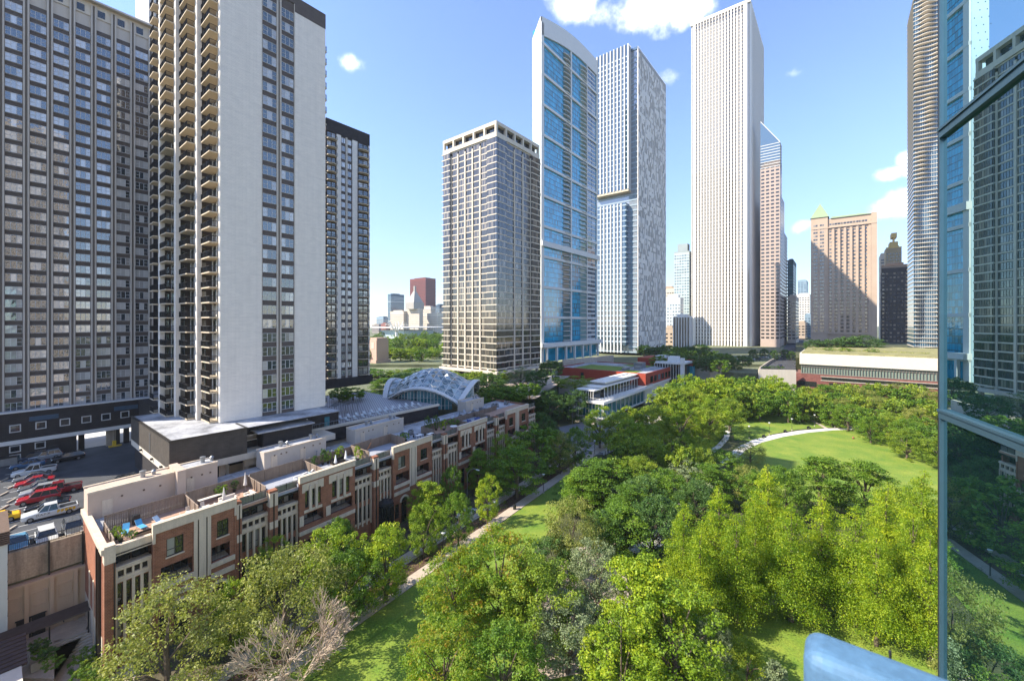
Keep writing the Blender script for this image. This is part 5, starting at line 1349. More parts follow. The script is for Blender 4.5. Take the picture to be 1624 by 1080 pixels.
poly('left_lawn',[(1100,706),(1098,675),(1130,658),(1152,661),(1150,680),(1138,705),(1120,722)],.045,M['lawn'])
strip('winding_path',[(1120,722),(1140,708),(1152,695),(1155,680),(1152,670)],1.6,.06,M['whitepath'])
strip('far_path',[(1262,652),(1290,660),(1325,670),(1352,678),(1400,691),(1450,705),(1500,720)],1.5,.06,M['path'])
strip('diagonal_path',[(1288,667),(1312,680)],1.2,.065,M['path'])
poly('shade_lawn',[(1130,960),(1230,960),(1330,935),(1420,960),(1500,1010),(1560,1120),(1180,1160),(1100,1060)],.04,M['lawn'])
poly('grove_terrace',[(1160,935),(1300,905),(1500,960),(1500,985),(1330,935),(1200,965)],.05,M['path'])
poly('brick_terrace',[(830,1000),(905,870),(985,860),(1000,960),(960,1060),(860,1080)],.05,M['pave'])
poly('garden_path',[(1090,780),(1110,775),(1060,860),(1000,890),(985,880)],.05,M['whitepath'])
# ================= TREES =============================================================
PXX=0
def leaf_mesh(name, centers, csz, n_per, ls, mats, seed, flat=.7, upb=.55, droop=0.):
    rng=np.random.default_rng(seed); K=len(centers); Nn=K*n_per
    c=np.repeat(np.array(centers),n_per,0); s=np.repeat(np.array(csz),n_per)
    g=rng.normal(size=(Nn,3)); g/=np.linalg.norm(g,axis=1,keepdims=True)+1e-9; rad=rng.random(Nn)**.45
    off=g*rad[:,None]*s[:,None]; off[:,2]*=flat
    off[:,2]-=droop*(off[:,0]**2+off[:,1]**2)/np.maximum(s,.1)
    p=c+off
    nr=g*.55+rng.normal(size=(Nn,3))*.55; nr[:,2]+=upb; nr/=np.linalg.norm(nr,axis=1,keepdims=True)
    a=np.cross(nr,rng.normal(size=(Nn,3))); a/=np.linalg.norm(a,axis=1,keepdims=True)+1e-9; b=np.cross(nr,a)
    L=ls*(.55+.9*rng.random(Nn)); W=L*(.45+.3*rng.random(Nn))
    v=np.empty((Nn,4,3)); v[:,0]=p-a*L[:,None]*.5; v[:,1]=p+b*W[:,None]*.5; v[:,2]=p+a*L[:,None]*.5; v[:,3]=p-b*W[:,None]*.5
    v[:,2,2]-=L*.15; v[:,0,2]-=L*.1
    me=bpy.data.meshes.new(name)
    me.vertices.add(Nn*4); me.vertices.foreach_set('co',v.reshape(-1))
    me.loops.add(Nn*4); me.loops.foreach_set('vertex_index',np.arange(Nn*4,dtype=np.int32))
    me.polygons.add(Nn); me.polygons.foreach_set('loop_start',np.arange(0,Nn*4,4,dtype=np.int32)); me.polygons.foreach_set('loop_total',np.full(Nn,4,dtype=np.int32))
    me.update(calc_edges=True); me.materials.append(mats)
    cr=np.repeat(rng.random(K),n_per); r=np.clip(.5*cr+.5*rng.random(Nn),0,.999)
    at_=me.attributes.new('rnd','FLOAT','FACE'); at_.data.foreach_set('value',r.astype(np.float32))
    return me
def crown_pts(kind,h,r,K,seed):
    rng=np.random.default_rng(seed); C=[];S=[]
    lob=rng.normal(size=(7,3)); lob/=np.linalg.norm(lob,axis=1,keepdims=True); la=rng.random(7)*.5-.12
    i=0
    while len(C)<K:
        i+=1
        if kind=='cone':
            q=1-math.sqrt(rng.random()); z=h*(.16+.84*q); a=rng.random()*6.283
            arm=.75+.35*math.sin(a*3+z*1.1+seed)
            rr=r*(1-q)**.6*arm*(.35+.65*math.sqrt(rng.random()))
            C.append((rr*math.cos(a),rr*math.sin(a),z)); S.append(r*(.16+.2*(1-q))*(.7+.6*rng.random()))
        elif kind=='layer':
            z=h*(.13+.83*rng.random()); q=(z/h-.13)/.83; prof=math.sin(math.pi*(.2+.75*q))**.7
            a=rng.random()*6.283; rr=r*prof*(.3+.7*math.sqrt(rng.random()))*(.85+.3*math.sin(a*2+seed))
            C.append((rr*math.cos(a),rr*math.sin(a),z)); S.append(r*.22*(.7+.6*rng.random()))
        else:
            d=rng.normal(size=3); d/=np.linalg.norm(d)
            if d[2]<-.9: continue
            m=1+sum(max(0,float(np.dot(d,l)))**4*w for l,w in zip(lob,la))
            k=(.45+.55*rng.random()**.5)*m
            top=.4 if kind=='broad' else .44
            C.append((d[0]*r*k,d[1]*r*k,h*.55+d[2]*h*(.42 if d[2]>0 else .5)*k)); S.append(r*.19*(.6+.8*rng.random()))
    return C,S
def trunk_mesh(kind,h,r,C,seed,nl=12):
    rnd_=random.Random(seed); b=MB(); th=h*(.9 if kind=='cone' else .62)
    b.tube([(0,0,0),(.05,0,th*.3),(-.05,.06,th*.7),(0,0,th)],[r*.06+.06,r*.05+.04,r*.03+.03,.03],6)
    for c in rnd_.sample(C,min(nl,len(C))):
        z0=min(c[2]*.75,th*.9); z0=max(h*.14,z0-(.2*h if kind!='cone' else 0))
        m=((c[0])*.5,(c[1])*.5,(z0+c[2])*.5+.1*h*(0 if kind=='cone' else 1)*.5)
        b.tube([(0,0,z0),m,c],[.10,.06,.02],4,0,False)
    return b.mesh('trunk',M['bark'])
def tree_proto(kind,h,r,K,n,ls,lm,seed,flat=.72,upb=.55,droop=0.,nl=12):
    C,S=crown_pts(kind,h,r,K,seed)
    return leaf_mesh('crown',C,S,n,ls,lm,seed,flat,upb,droop), trunk_mesh(kind,h,r,C,seed,nl), h, r
PROTO={
 'lime':tree_proto('broad',10,3.6,150,110,0.21,L_LIME,1),
 'lime2':tree_proto('layer',10,3.9,150,110,0.21,L_LIME,2,.35),
 'green':tree_proto('broad',10,3.8,150,110,0.21,L_GREEN,3),
 'green2':tree_proto('layer',10,4.0,160,100,0.21,L_GREEN,4,.4),
 'warm':tree_proto('broad',10,3.8,160,105,0.2,L_MIX,5),
 'dark':tree_proto('broad',10,3.8,140,105,0.22,L_DARK,6),
 'olive':tree_proto('broad',10,4.2,170,80,0.19,L_OLIVE,7,.6),
 'aut':tree_proto('broad',10,3.8,160,105,0.2,L_AUT,8,.6),
 'cyp':tree_proto('cone',14,3.7,460,66,.165,L_CYP,9,.42,.5,.35,30),
 'cyp2':tree_proto('cone',14,4.2,500,64,.165,L_CYP,10,.42,.5,.3,30),
 'grey':tree_proto('broad',10,3.5,150,100,0.18,L_GREY,11,.7,.4),
 'spruce':tree_proto('cone',9,2.6,150,60,.24,L_GREY,12,.5,.6,.2,20),
 # lighter meshes for distance
 'fg':tree_proto('broad',10,4.3,110,42,.5,L_GREEN,21),
 'fw':tree_proto('broad',10,4.3,110,42,.5,L_MIX,22),
 'fd':tree_proto('broad',10,4.3,110,42,.5,L_DARK,23),
 'fl':tree_proto('broad',10,4.3,110,42,.5,L_LIME,24),
}
NAMES={'cyp':'cypress_tree','cyp2':'cypress_tree','spruce':'spruce_tree'}
TR=random.Random(3)
def tree(kind,px,py,h,wpx,label,group=None,z0=0.,d=None,base=None):
    """crown centre column px, crown top row py, height h (m), crown width in pixels"""
    cr,tr_,h0,r0=PROTO[kind]
    if d is None: d=(CH-z0-h)*FPX/max(4.,(py-HY)) 
    p=at(px,d,z0); r=wpx/2*d/FPX
    t=thing(NAMES.get(kind,'tree'),label,'tree',p,TR.random()*6.28,group)
    sx=r/r0/1.08; sz=h/h0/(1.0)
    t.scale=(sx,sx*TR.uniform(.93,1.07),sz)
    link('crown',cr,t); link('trunk',tr_,t)
    return t
near=[
('olive',265,915,12.5,175,'speckled pale green tree in front of the near brick gable, at the bottom left'),
('olive',452,862,13.5,165,'speckled pale green tree just left of and behind the bare branched tree'),
('lime',525,838,11,95,'bright lime tree in front of the dark gateway, right of the large speckled trees'),
('green',548,868,9.5,90,'darker green street tree tucked behind the flat topped lime tree'),
('lime2',612,832,10.5,125,'flat topped bright lime tree beside the park path and a black lamp post'),
('lime',430,858,8,60,'small lime tree glowing in front of the arched entrance at left'),
('lime',365,925,8,60,'small yellow-green tree at the arched entry between the two speckled trees'),
('green',540,818,9,60,'dark green small tree close to the facade above the lime trees'),
('lime',672,800,8.5,62,'slim pale lime street tree with pointed top, left of the road'),
('lime2',677,760,9,78,'yellow-green street tree in front of the second arched entrance'),
('green',727,778,9.5,62,'mid green street tree beside the road, left of the slim yellow one'),
('lime',773,756,9,48,'slim yellow street tree between the road and the park path'),
('green',716,738,9.5,50,'dark green street tree at the foot of the curved street light'),
('green2',760,710,10,60,'green tree hiding the third arched entrance'),
('green2',820,706,11.5,105,'large rich green street tree near the far half of the road'),
('fg',850,672,12.5,100,'broad deep green tree behind the large rich green street tree'),
('lime',800,690,11,55,'yellow-green tree touching the facade near the far end of the row'),
('olive',888,682,11,58,'thin pale tree beside the road junction'),
('green',912,675,11,50,'green tree right beside the thin pale tree at the junction'),
('dark',862,655,11,55,'dark tree against the corner of the last town house'),
('dark',872,620,12,75,'dark green tree beyond the end of the town house row'),
('dark',908,618,12,65,'dark green tree left of the glass restaurant entrance'),
('green',850,618,12,60,'mid green tree behind the far end of the row'),
('olive',904,782,12.5,92,'pale dusty green tree in the park right of the black litter bin'),
('grey',945,848,11.5,85,'grey-green tree beside the pale clearing in the park'),
('aut',792,838,12.5,150,'orange tinted tree right of the sunlit lawn, taller of the two'),
('aut',722,868,11,110,'orange flecked tree leaning over the sunlit lawn beside the path'),
('warm',850,880,11.5,130,'dense yellow-green tree right of the orange tinted trees'),
('grey',900,935,9,115,'grey-green tree left of the timber trellis in the clearing'),
('lime2',1020,878,12.5,150,'bright yellow tree right of the clearing, brightest crown in the park'),
('lime',1070,940,11,160,'bright yellow-green tree at bottom centre, in front of the brightest one'),
('lime',985,990,9,130,'low yellow-green tree at the bottom edge below the timber trellis'),
('aut',705,985,9,150,'yellow tree at the bottom edge on the lawn, below the orange tinted trees'),
('green',800,985,9,120,'green tree at the bottom edge between the yellow and grey-green trees'),
('grey',1128,968,8,62,'grey bushy evergreen at the bottom, right of the bright yellow-green tree'),
('warm',1185,1008,6,62,'round yellow-green bushy tree beside the shaded lawn'),
('spruce',1228,1045,6.5,75,'blue-grey spruce at the bottom edge left of the balcony rail'),
('olive',1545,985,12,105,'speckled tree with reddish tips just below the near glass facade'),
('green2',955,728,10,112,'wide dark green tree in the park beside the far lawn strip'),
('dark',1035,788,10,90,'dark green tree behind the orange flecked garden path'),
('green2',925,742,8.5,100,'green tree on the lawn strip, left of the wide dark green one'),
('green2',985,800,9,110,'spreading green tree left of the dark garden path'),
('dark',1030,755,9,90,'dark tree below the junction grove, behind the garden path'),
('dark',960,808,8,80,'dark low tree between the pale dusty tree and the garden path'),
('grey',1090,730,9,80,'grey-green tree behind the dark one left of the cypresses'),
('green2',1130,735,9,80,'green tree between the grove and the leftmost cypress'),
('green',1205,745,9,70,'green tree below the near end of the white path, right one'),
('dark',880,850,7,80,'dark bushy tree behind the dense yellow-green one'),
('olive',1190,700,6,50,'pale small tree beside the near end of the white path'),
('green',1062,745,10,80,'green tree in the park above the dark one by the garden path'),
('green2',1000,768,9,75,'low green tree beside the dark garden path'),
('green',1150,712,9,60,'green tree left of the near end of the white curved path'),
('olive',1185,735,9,58,'pale green tree under the near end of the white curved path'),
('dark',1105,760,10,70,'dark tree left of the tall yellow cypresses'),
('green2',1300,722,11.5,105,'broad dark layered tree on the near edge of the oval lawn, left one'),
('green2',1372,728,11.5,100,'broad dark layered tree on the near edge of the oval lawn, right one'),
('green',1245,738,11,70,'green tree at the left foot of the oval lawn'),
('warm',1435,765,12,95,'warm green tree below the right end of the oval lawn')]
for a in near:
    a=list(a)
    if 520<a[1]<925 and a[2]<835 and a[1]+a[2]<1640 and a[1]<915: a[4]*=.82
    tree(*a)
cy=[(1085,792,75,15),(1140,768,85,15.5),(1168,812,85,14),(1218,735,80,16.5),(1255,798,95,15),(1305,780,90,15.5),(1357,800,95,15.2),(1405,765,85,16),(1448,800,90,15),(1462,742,80,16.5),(1198,780,75,15),(1110,835,80,13),(1390,835,90,14),(1475,850,80,14)]
cl=['leftmost tall yellow-green cypress, beside the garden path','yellow-green cypress second from the left of the tall row','drooping cypress in front of the second one from the left','golden topped cypress reaching the left end of the oval lawn','cypress right of the golden topped one, lit on its left side','cypress in front of the broad dark layered trees','cypress with a clearly visible bare trunk standing on the shaded lawn','cypress right of the broad dark layered trees','cypress near the glass facade, in front of the tallest orange one','orange tipped cypress against the right end of the oval lawn','slim cypress behind the golden topped one','short cypress at the left, in front of the leftmost tall one','low cypress right of the one with the bare trunk','low cypress beside the vertical mullion of the near glass facade']
for i,(a,l) in enumerate(zip(cy,cl)): tree('cyp' if i%2 else 'cyp2',a[0],a[1],a[3],a[2]*1.18,l)
def zone(kinds,spots,label,group,z0=0.):
    for i,(px,py,w,h) in enumerate(spots):
        tree(kinds[i%len(kinds)],px,py,h,w*.8,label,group,z0)
        if w>38: tree(kinds[(i+1)%len(kinds)],px+w*.45*(1 if i%2 else -1),py+(3 if i%3 else -3),h*.93,w*.72,label,group,z0)
zone(['warm','lime','warm','fw'],[(985,650,75,13),(1002,668,70,12),(1035,640,75,13.5),(1058,612,72,14),(1095,612,70,14),(1080,640,75,13),(1030,690,85,11.5),(1075,700,75,11.5),(1110,690,50,9),(1125,632,70,13),(1015,720,80,10.5)],'yellow-green tree in the dense grove between the restaurant and the lawns','grove left of the lawns')
zone(['fw','fl','fg'],[(1120,598,62,15),(1150,597,60,15),(1180,594,60,15),(1205,600,58,14),(1235,605,55,14),(1250,618,50,12.5),(1165,612,60,13),(1135,612,60,13.5),(1205,618,55,12),(1190,606,55,14),(1100,602,60,15)],'green tree in the bank of trees behind the small upper lawn','trees behind the upper lawn')
zone(['fw','fg','fw','olive'],[(1285,612,52,12),(1312,608,52,12.5),(1340,606,54,12.5),(1368,612,52,12),(1395,606,54,12.5),(1422,612,54,12),(1450,608,56,12.5),(1478,616,56,12),(1300,622,50,11),(1330,622,50,11),(1360,626,52,10.5),(1392,626,52,11),(1420,632,55,10.5),(1452,630,56,11),(1480,640,56,10.5)],'tree in the double row in front of the long burgundy brick base','trees in front of the podium building')
zone(['green','fg','warm'],[(1345,640,55,9.5),(1378,646,58,9.5),(1408,655,60,9.5),(1438,662,62,9.5),(1468,674,66,9.5),(1495,690,66,9)],'leafy tree lining the path on the far right side of the oval lawn','trees along the right lawn path')
zone(['fd','fd','fg'],[(1040,549,40,9),(1058,546,40,9.5),(1075,552,40,8.5),(1092,548,42,9),(1110,552,42,8.5),(1128,556,42,8),(1090,562,45,7.5),(1120,566,45,7.5),(1145,560,42,8),(1160,566,40,7),(1062,560,40,8)],'dark tree in the shaded mass at the foot of the white pier tower','trees below the white pier tower',12.5)
zone(['fg','fd','fw'],[(600,585,70,5),(645,590,60,4.5),(712,588,50,4.5),(735,592,50,4.5),(660,583,60,5),(780,612,60,6),(815,610,60,6)],'leafy tree on the street terrace around the glass pavilion','trees around the pavilion',10.2)
zone(['fd'],[(1195,553,18,7),(1212,552,16,7),(1228,554,16,7),(1245,553,16,7),(1255,556,16,6)],'small dark street tree at the mouth of the street canyon','street trees at the canyon mouth',13)
for px,py,w,h,l in [(1292,540,30,9,'small round dark tree at the left end of the roof park'),(1318,538,36,9,'round dark tree second from the left on the roof park'),(1347,524,46,11,'large dark tree in front of the hotel tower'),(1376,527,50,11,'large dark tree with a lit right side in front of the hotel'),(1345,541,36,7,'low round tree under the large dark ones in the roof park')]:
    tree('fd' if px!=1376 else 'dark',px,py,h,w,l,None,18.5,d=262)
# plaza and median trees
for k,px,py,w,h,d,z,l in [('dark',772,598,62,9,150,10.2,'dark tree right of the glass shell pavilion'),('grey',826,578,42,9,176,10.2,'pale silvery tree in front of the grid tower'),('fd',850,592,38,8,172,10.2,'dark tree between the silvery tree and the dark conifer'),('fd',874,570,42,10,198,10.2,'dark conifer like tree at the left end of the red building'),('fg',805,636,48,6,140,10.2,'green tree on the pinkish plaza behind the row'),('fg',840,628,40,6,150,10.2,'small green tree behind the far end of the row on the plaza'),('fg',778,636,40,6,135,10.2,'green tree at the plaza edge beside the pavilion'),('lime',912,590,58,5,172,10.2,'small golden tree in front of the red building wall'),('fw',792,600,36,6,190,10.2,'small tree at the base of the grid tower, left'),('fw',757,594,36,6,185,10.2,'small tree at the base of the grid tower behind the pavilion'),('green',640,600,66,7,150,12.4,'green tree left of the glass shell pavilion'),('green2',610,600,66,6.5,142,12.4,'spreading green tree at the foot of the dark apartment tower'),('fg',560,622,40,4,120,15.3,'low green tree on the terrace at the foot of the dark tower'),('fg',538,618,30,4,118,15.3,'small garden tree in the shade of the dark tower'),
 ('olive',1030,640,60,9,128,0,'pale feathery tree overlapping the restaurant facade'),('fd',1000,640,40,8,140,0,'olive tree at the right corner of the restaurant')]:
    tree(k,px,py,h,w,l,None,z,d=d)
rg=random.Random(11)
ml=[]
for i in range(46):
    d=rg.uniform(330,760); px=rg.uniform(583,712); 
    h=rg.uniform(8,13)
    t=tree(['fg','fw','fl','fg'][i%4],px,0,h,rg.uniform(11,15)*FPX/d,'green park tree in the far park between the dark tower and the grid tower','trees of the far park',12,d=d)
for i in range(14):
    d=rg.uniform(265,330); px=586+i*8.5+rg.uniform(-3,3)
    if 592<px<632 and d<300: d=300
    tree(['fw','fg','fl'][i%3],px,0,rg.uniform(6,9),rg.uniform(10,13)*FPX/d,'sunlit green tree at the near edge of the far park behind the pavilion','near edge trees of the far park',12,d=d)
# bare tree
def bare():
    rr=random.Random(4); b=MB(); cnt=[0]
    def grow(p,d,L,r,lev):
        q=p+d*L; cnt[0]+=1
        mid=p+d*L*.5+Vector((rr.uniform(-1,1),rr.uniform(-1,1),rr.uniform(-.5,.5)))*L*.07
        b.tube([p,mid,q],[r,r*.85,r*.65],5 if lev<2 else 3,0,False)
        if lev>=6: return
        for i in range(3 if lev<2 else 4 if lev<4 else 3):
            nd=(d+Vector((rr.uniform(-1,1),rr.uniform(-1,1),rr.uniform(-.45,.75)))*(.75 if lev else .9)).normalized()
            nd.z=max(nd.z,-.1); grow(q if i else p+d*L*.8,nd,L*rr.uniform(.66,.9),max(.028,r*.68),lev+1)
    grow(Vector((0,0,0)),Vector((0,0,1)),2.4,.16,0)
    return b
p=at(480,40.5,0); t=thing('bare_tree','leafless tree with a dense fan of pale twigs at the bottom left','tree',p,0)
bb=bare(); bo=bb.build('branches',M['twig'],t); 
zs=max(v[2] for v in bb.v); xs_=max(math.hypot(v[0],v[1]) for v in bb.v); bo.scale=(6.3/xs_,6.3/xs_,10.6/zs)
# ---- shrubs and ground planting ------------------------------------------------------
SHP=[leaf_mesh('foliage',*crown_pts('broad',1.6,1.0,40,41+i),95,.10,m,50+i,.7) for i,m in enumerate([L_GREEN,L_DARK,L_LIME,L_GREY,L_MIX])]
def shrub(i,p,s,label,group=None,sz=None):
    t=thing('shrub',label,'shrub',p,TR.random()*6,group); o_=link('foliage',SHP[i],t); t.scale=(s,s,(sz or s)); return t
def planting(name,pts,n,ls,lm,seed,h=.8,label=None):
    rng=np.random.default_rng(seed); C=[];S=[]
    for (x0,y0,x1,y1,w,z) in pts:
        L_=math.hypot(x1-x0,y1-y0); dx,dy=(x1-x0)/L_,(y1-y0)/L_
        for k in range(int(L_*w*.8)):
            s=rng.random()*L_; t=(rng.random()-.5)*w; C.append((x0+dx*s-dy*t,y0+dy*s+dx*t,z+h*.45*rng.random())); S.append(.45+.45*rng.random())
    me=leaf_mesh(name,C,S,n,ls,lm,seed,.6)
    o=link(name,me); o['kind']='stuff'
    if label: o['label']=label; o['category']='plants'
    return o
def pls(s,t): return pl(s,t)
def seg(s0,t0,s1,t1,w,z=0.05): a=pl(s0,t0); b_=pl(s1,t1); return (a[0],a[1],b_[0],b_[1],w,z)
planting('roadside_planting',[seg(-30,-2.6,Lp,-2.6,2.2)],26,.16,L_MIX,61,.7,'mixed low planting in the strip between the road and the park path')
planting('front_garden_planting',[seg(-30,off+6.8,Lp,off+6.8,2.6),seg(-30,off+3.5,Lp*.55,off+3.5,2.5)],24,.16,L_GREEN,62,.8,'green front garden planting between the town houses and the footpath')
planting('lawn_border_planting',[seg(22,2.4,34,3.0,2.5),seg(48,3,60,4,3)],26,.16,L_DARK,63,1.3,'dark bushes on the park side of the path')
pg=[]
for A,B_,w in [((1350,684),(1480,722),2.5),((1262,655),(1345,672),2.0),((1150,700),(1120,730),1.6)]:
    a=pa(*A); b_=pa(*B_); pg.append((a.x,a.y,b_.x,b_.y,w,.05))
planting('lawn_edge_planting',pg,22,.2,L_OLIVE,64,.6,'ornamental grasses along the lawn side paths')
pg=[]
for A,B_,w in [((1150,965),(1480,1000),3),((870,900),(990,1000),9),((880,800),(1080,800),11),((940,760),(1100,740),12),((1150,900),(1480,900),7),((1000,700),(1200,690),10),((820,1000),(1100,1060),8)]:
    a=pa(*A); b_=pa(*B_); pg.append((a.x,a.y,b_.x,b_.y,w,.02))
planting('understory_planting',pg,18,.24,L_DARK,65,.6,'dark understory planting beneath the park trees')
a=at(1290,240); b_=at(1475,205)
planting('roof_garden_planting',[(a.x,a.y,b_.x,b_.y,5,22.2)],22,.35,L_OLIVE,66,.5,'dry grasses on the roof of the long podium building')
for px,d,s in [(1340,222,3.4),(1385,216,2.6),(1316,226,2.4)]: shrub(2 if px==1340 else 0,at(px,d,22.2),s,{1340:'wide bright clipped bush on the long building roof',1385:'round bush right of the wide bright bush on the long roof',1316:'round bush left of the wide bright bush on the long roof'}[px],None,1.2)
for i,px in enumerate((1212,1225,1238)): shrub(1,at(px,224,12.6),2.2,'low dark hedge bush on the road ramp planter','bushes on the road ramp',1.0)
# deck plants
for xx,yy,k,s,sz,l in [(X[3]+1.0,5.6,1,.5,1.3,'narrow conical shrub at the left end of the umbrella deck'),(X[3]+3.0,6.6,1,.6,1.6,'tall conical shrub behind the left white umbrella'),(X[3]+3.9,6.4,0,.5,1.2,'conical shrub beside the tall one on the umbrella deck'),(X[3]+6.2,6.5,2,.8,1.3,'leafy potted tree behind the dark sofa on the umbrella deck'),(X[4]-1.0,3.4,2,.8,1.4,'yellow-green potted tree at the right corner of the umbrella deck'),(X[5]+1.2,5.2,0,.9,.9,'long clipped hedge section on the glass railed deck'),(X[5]+2.6,5.6,0,.9,.9,'second clipped hedge section on the glass railed deck'),(X[6]+1.2,6.2,1,.7,2.2,'tall dark conifer at the left of the potted tree deck'),(X[6]+3.8,6.2,1,.7,2.0,'second dark conifer on the potted tree deck'),(X[6]+5,4.8,2,.9,1.3,'round light green potted shrub mid-row'),(X[7]-1.5,5.0,0,1.2,.9,'wide green shrub against the brown fence'),(X[1]+4.3,6.3,2,.55,.8,'yellow-green potted shrub behind the umbrella on the sofa deck'),(X[2]-4.2,6.6,0,.6,.8,'green potted shrub against the fence of the sofa deck'),(X[2]-2.2,6.7,1,.5,.9,'dark potted shrub at the corner of the sofa deck'),(1.6,2.2,2,.5,.7,'light green potted plant at the gable corner of the first deck'),(2.4,1.4,0,.4,.6,'small potted plant beside the timber planter'),(1.4,3.4,4,.5,.8,'bushy potted plant along the gable fence of the first deck')]:
    v=rw(xx,yy,DK); pt_=thing('planter_pot','pot holding the '+l[:70],'pot',v,0); MB().lathe([(.2*s*1.6,0),(.28*s*1.6,.35),(.25*s*1.6,.38)],n=10).build('pot_body',M['darkframe'],pt_)
    shrub(k,(v.x,v.y,DK+.3),s,l,None,sz)
# ================= CARS ==============================================================
def carpaint(n,c): 
    m=mat('car_paint_'+n,c,.25,metal=.15,ns=3,na=.04,spec=.7); m.node_tree.nodes['Principled BSDF'].inputs['Coat Weight'].default_value=.6; return m
RUB=mat('tyre_rubber',(.02,.02,.02),.85); RIM=mat('wheel_rim',(.35,.35,.36),.35,metal=.8); CGL=mat('car_glass',(.015,.018,.02),.06,spec=.8)
LAMP=mat('headlight_lens',(.6,.62,.62),.2); TAIL=mat('taillight_lens',(.35,.01,.01),.3)
def loft(mb,secs,mi=0):
    """secs: list of rings (same length)"""
    n=len(secs[0]); vs=[p for s in secs for p in s]; fs=[]
    for i in range(len(secs)-1):
        for j in range(n): k=(j+1)%n; fs.append((i*n+j,i*n+k,(i+1)*n+k,(i+1)*n+j))
    fs.append(tuple(range(n))[::-1]); fs.append(tuple((len(secs)-1)*n+j for j in range(n)))
    mb.add(vs,fs,mi)
def car(kind,paint,label,loc,rz,extra=None):
    """x axis points to the front; origin at the centre on the ground"""
    r=thing('parked_'+{'suv':'suv','sedan':'car','pickup':'pickup_truck','van':'van'}[kind],label,{'suv':'car','sedan':'car','pickup':'pickup truck','van':'van'}[kind],loc,rz)
    L,W,Hb,Ht={'suv':(4.7,1.9,1.0,1.7),'sedan':(4.6,1.82,.88,1.42),'pickup':(5.5,1.95,1.05,1.85),'van':(4.9,1.95,1.05,1.95)}[kind]
    h=L/2; w=W/2
    def ring(x,z0,z1,ww,ch=.1): return [(x,-ww+ch*.6,z0),(x,ww-ch*.6,z0),(x,ww,z0+ch*1.5),(x,ww,z1-ch),(x,ww-ch*1.2,z1),(x,-ww+ch*1.2,z1),(x,-ww,z1-ch),(x,-ww,z0+ch*1.5)]
    b=MB()
    hood={'suv':.97,'sedan':.82,'pickup':1.05,'van':1.0}[kind]
    tailz={'suv':1.05,'sedan':.95,'pickup':1.02,'van':1.1}[kind]
    loft(b,[ring(h,.38,hood*.72,w*.78),ring(h-.18,.26,hood*.9,w*.93),ring(h-.7,.24,hood,w),ring(h-1.35,.24,hood+.08,w),ring(0,.24,Hb,w),ring(-h+.9,.24,tailz,w),ring(-h+.15,.28,tailz*.98,w*.95),ring(-h,.4,tailz*.85,w*.86)])
    # cabin
    c0,c1,r0,r1={'suv':(h-1.25,-h+.15,h-2.0,-h+.55),'sedan':(h-1.3,-h+.65,h-2.15,-h+1.45),'pickup':(h-1.45,-h+2.0,h-2.2,-h+2.15),'van':(h-.95,-h+.1,h-1.75,-h+.35)}[kind]
    cw=w-.08; tw=w-.28
    def q(x,z,ww): return [(x,-ww,z),(x,ww,z)]
    B=[(c0,-cw,Hb-.03),(c0,cw,Hb-.03),(c1,cw,Hb-.03),(c1,-cw,Hb-.03)]; T=[(r0,-tw,Ht-.04),(r0,tw,Ht-.04),(r1,tw,Ht-.04),(r1,-tw,Ht-.04)]
    g=MB(); g.add(B+T,BOXF); g.build('window_glass',CGL,r)
    b.prism([(r0+.05,-tw-.01),(r0+.05,tw+.01),(r1-.05,tw+.01),(r1-.05,-tw-.01)],Ht-.05,Ht+.015)
    lerp=lambda a,c,t: tuple(a[i]+(c[i]-a[i])*t for i in range(3))
    for s in (0,1):   # pillars
        for ti in ((0,.0),(1,.0),(.38,.0),(.70,.0)) if kind!='pickup' else ((0,0),(1,0),(.5,0)):
            y=1 if s else -1; t=ti[0]
            lo=(c0+(c1-c0)*t,y*cw,Hb-.05); hi=(r0+(r1-r0)*t,y*tw,Ht); b.tube([lo,hi],.045,4)
    if kind=='pickup':
        d=MB(); d.box(-h+.12,-h+1.9,-w+.14,w-.14,tailz-.05,tailz+.015); d.build('truck_bed',M['black'],r)
        for y in (-w+.05,w-.05): b.box(-h+.1,-h+1.95,y-.06,y+.06,tailz-.1,tailz+.1)
        b.box(-h+.04,-h+.16,-w+.1,w-.1,tailz-.3,tailz+.1)
    o=b.build('body',paint,r)
    bv=o.modifiers.new('bevel','BEVEL'); bv.width=.03; bv.segments=2; bv.limit_method='ANGLE'
    for x in (h-.85,-h+.95):
        for y in (-w+.1,w-.1):
            t=MB(); t.tube([(x,y-.12,.34),(x,y+.12,.34)],.34,14); wo=t.build('wheel',RUB,r)
            t=MB(); s=-1 if y<0 else 1; t.tube([(x,y+.10*s,.34),(x,y+.135*s,.34)],.21,10); link('rim',t.mesh('rim',RIM),wo)
    for y in (-w+.32,w-.32):
        t=MB(); t.box(h-.2,h-.02,y-.2,y+.2,hood*.68,hood*.86); t.build('headlight',LAMP,r)
        t=MB(); t.box(-h-.01,-h+.14,y-.14,y+.16,tailz*.72,tailz*.92); t.build('taillight',TAIL,r)
    for y in (-w-.1,w+.02): MB().box(c0-.25,c0-.1,y,y+.16,Hb,Hb+.14).build('mirror',paint,r)
    if extra: extra(r,h,w,Hb,Ht,tailz)
    return r
Cl=dict(red=carpaint('red',(.42,.012,.02)),red2=carpaint('deep_red',(.22,.008,.015)),blue=carpaint('blue',(.03,.10,.2)),navy=carpaint('navy',(.015,.03,.06)),sky=carpaint('light_blue',(.13,.35,.55)),black=carpaint('black',(.012,.013,.015)),white=carpaint('white',(.68,.68,.66)),silver=carpaint('silver',(.35,.36,.37)),grey=carpaint('grey',(.11,.115,.12)))
def lot(px,py): return P(px,py,LOT+.02)
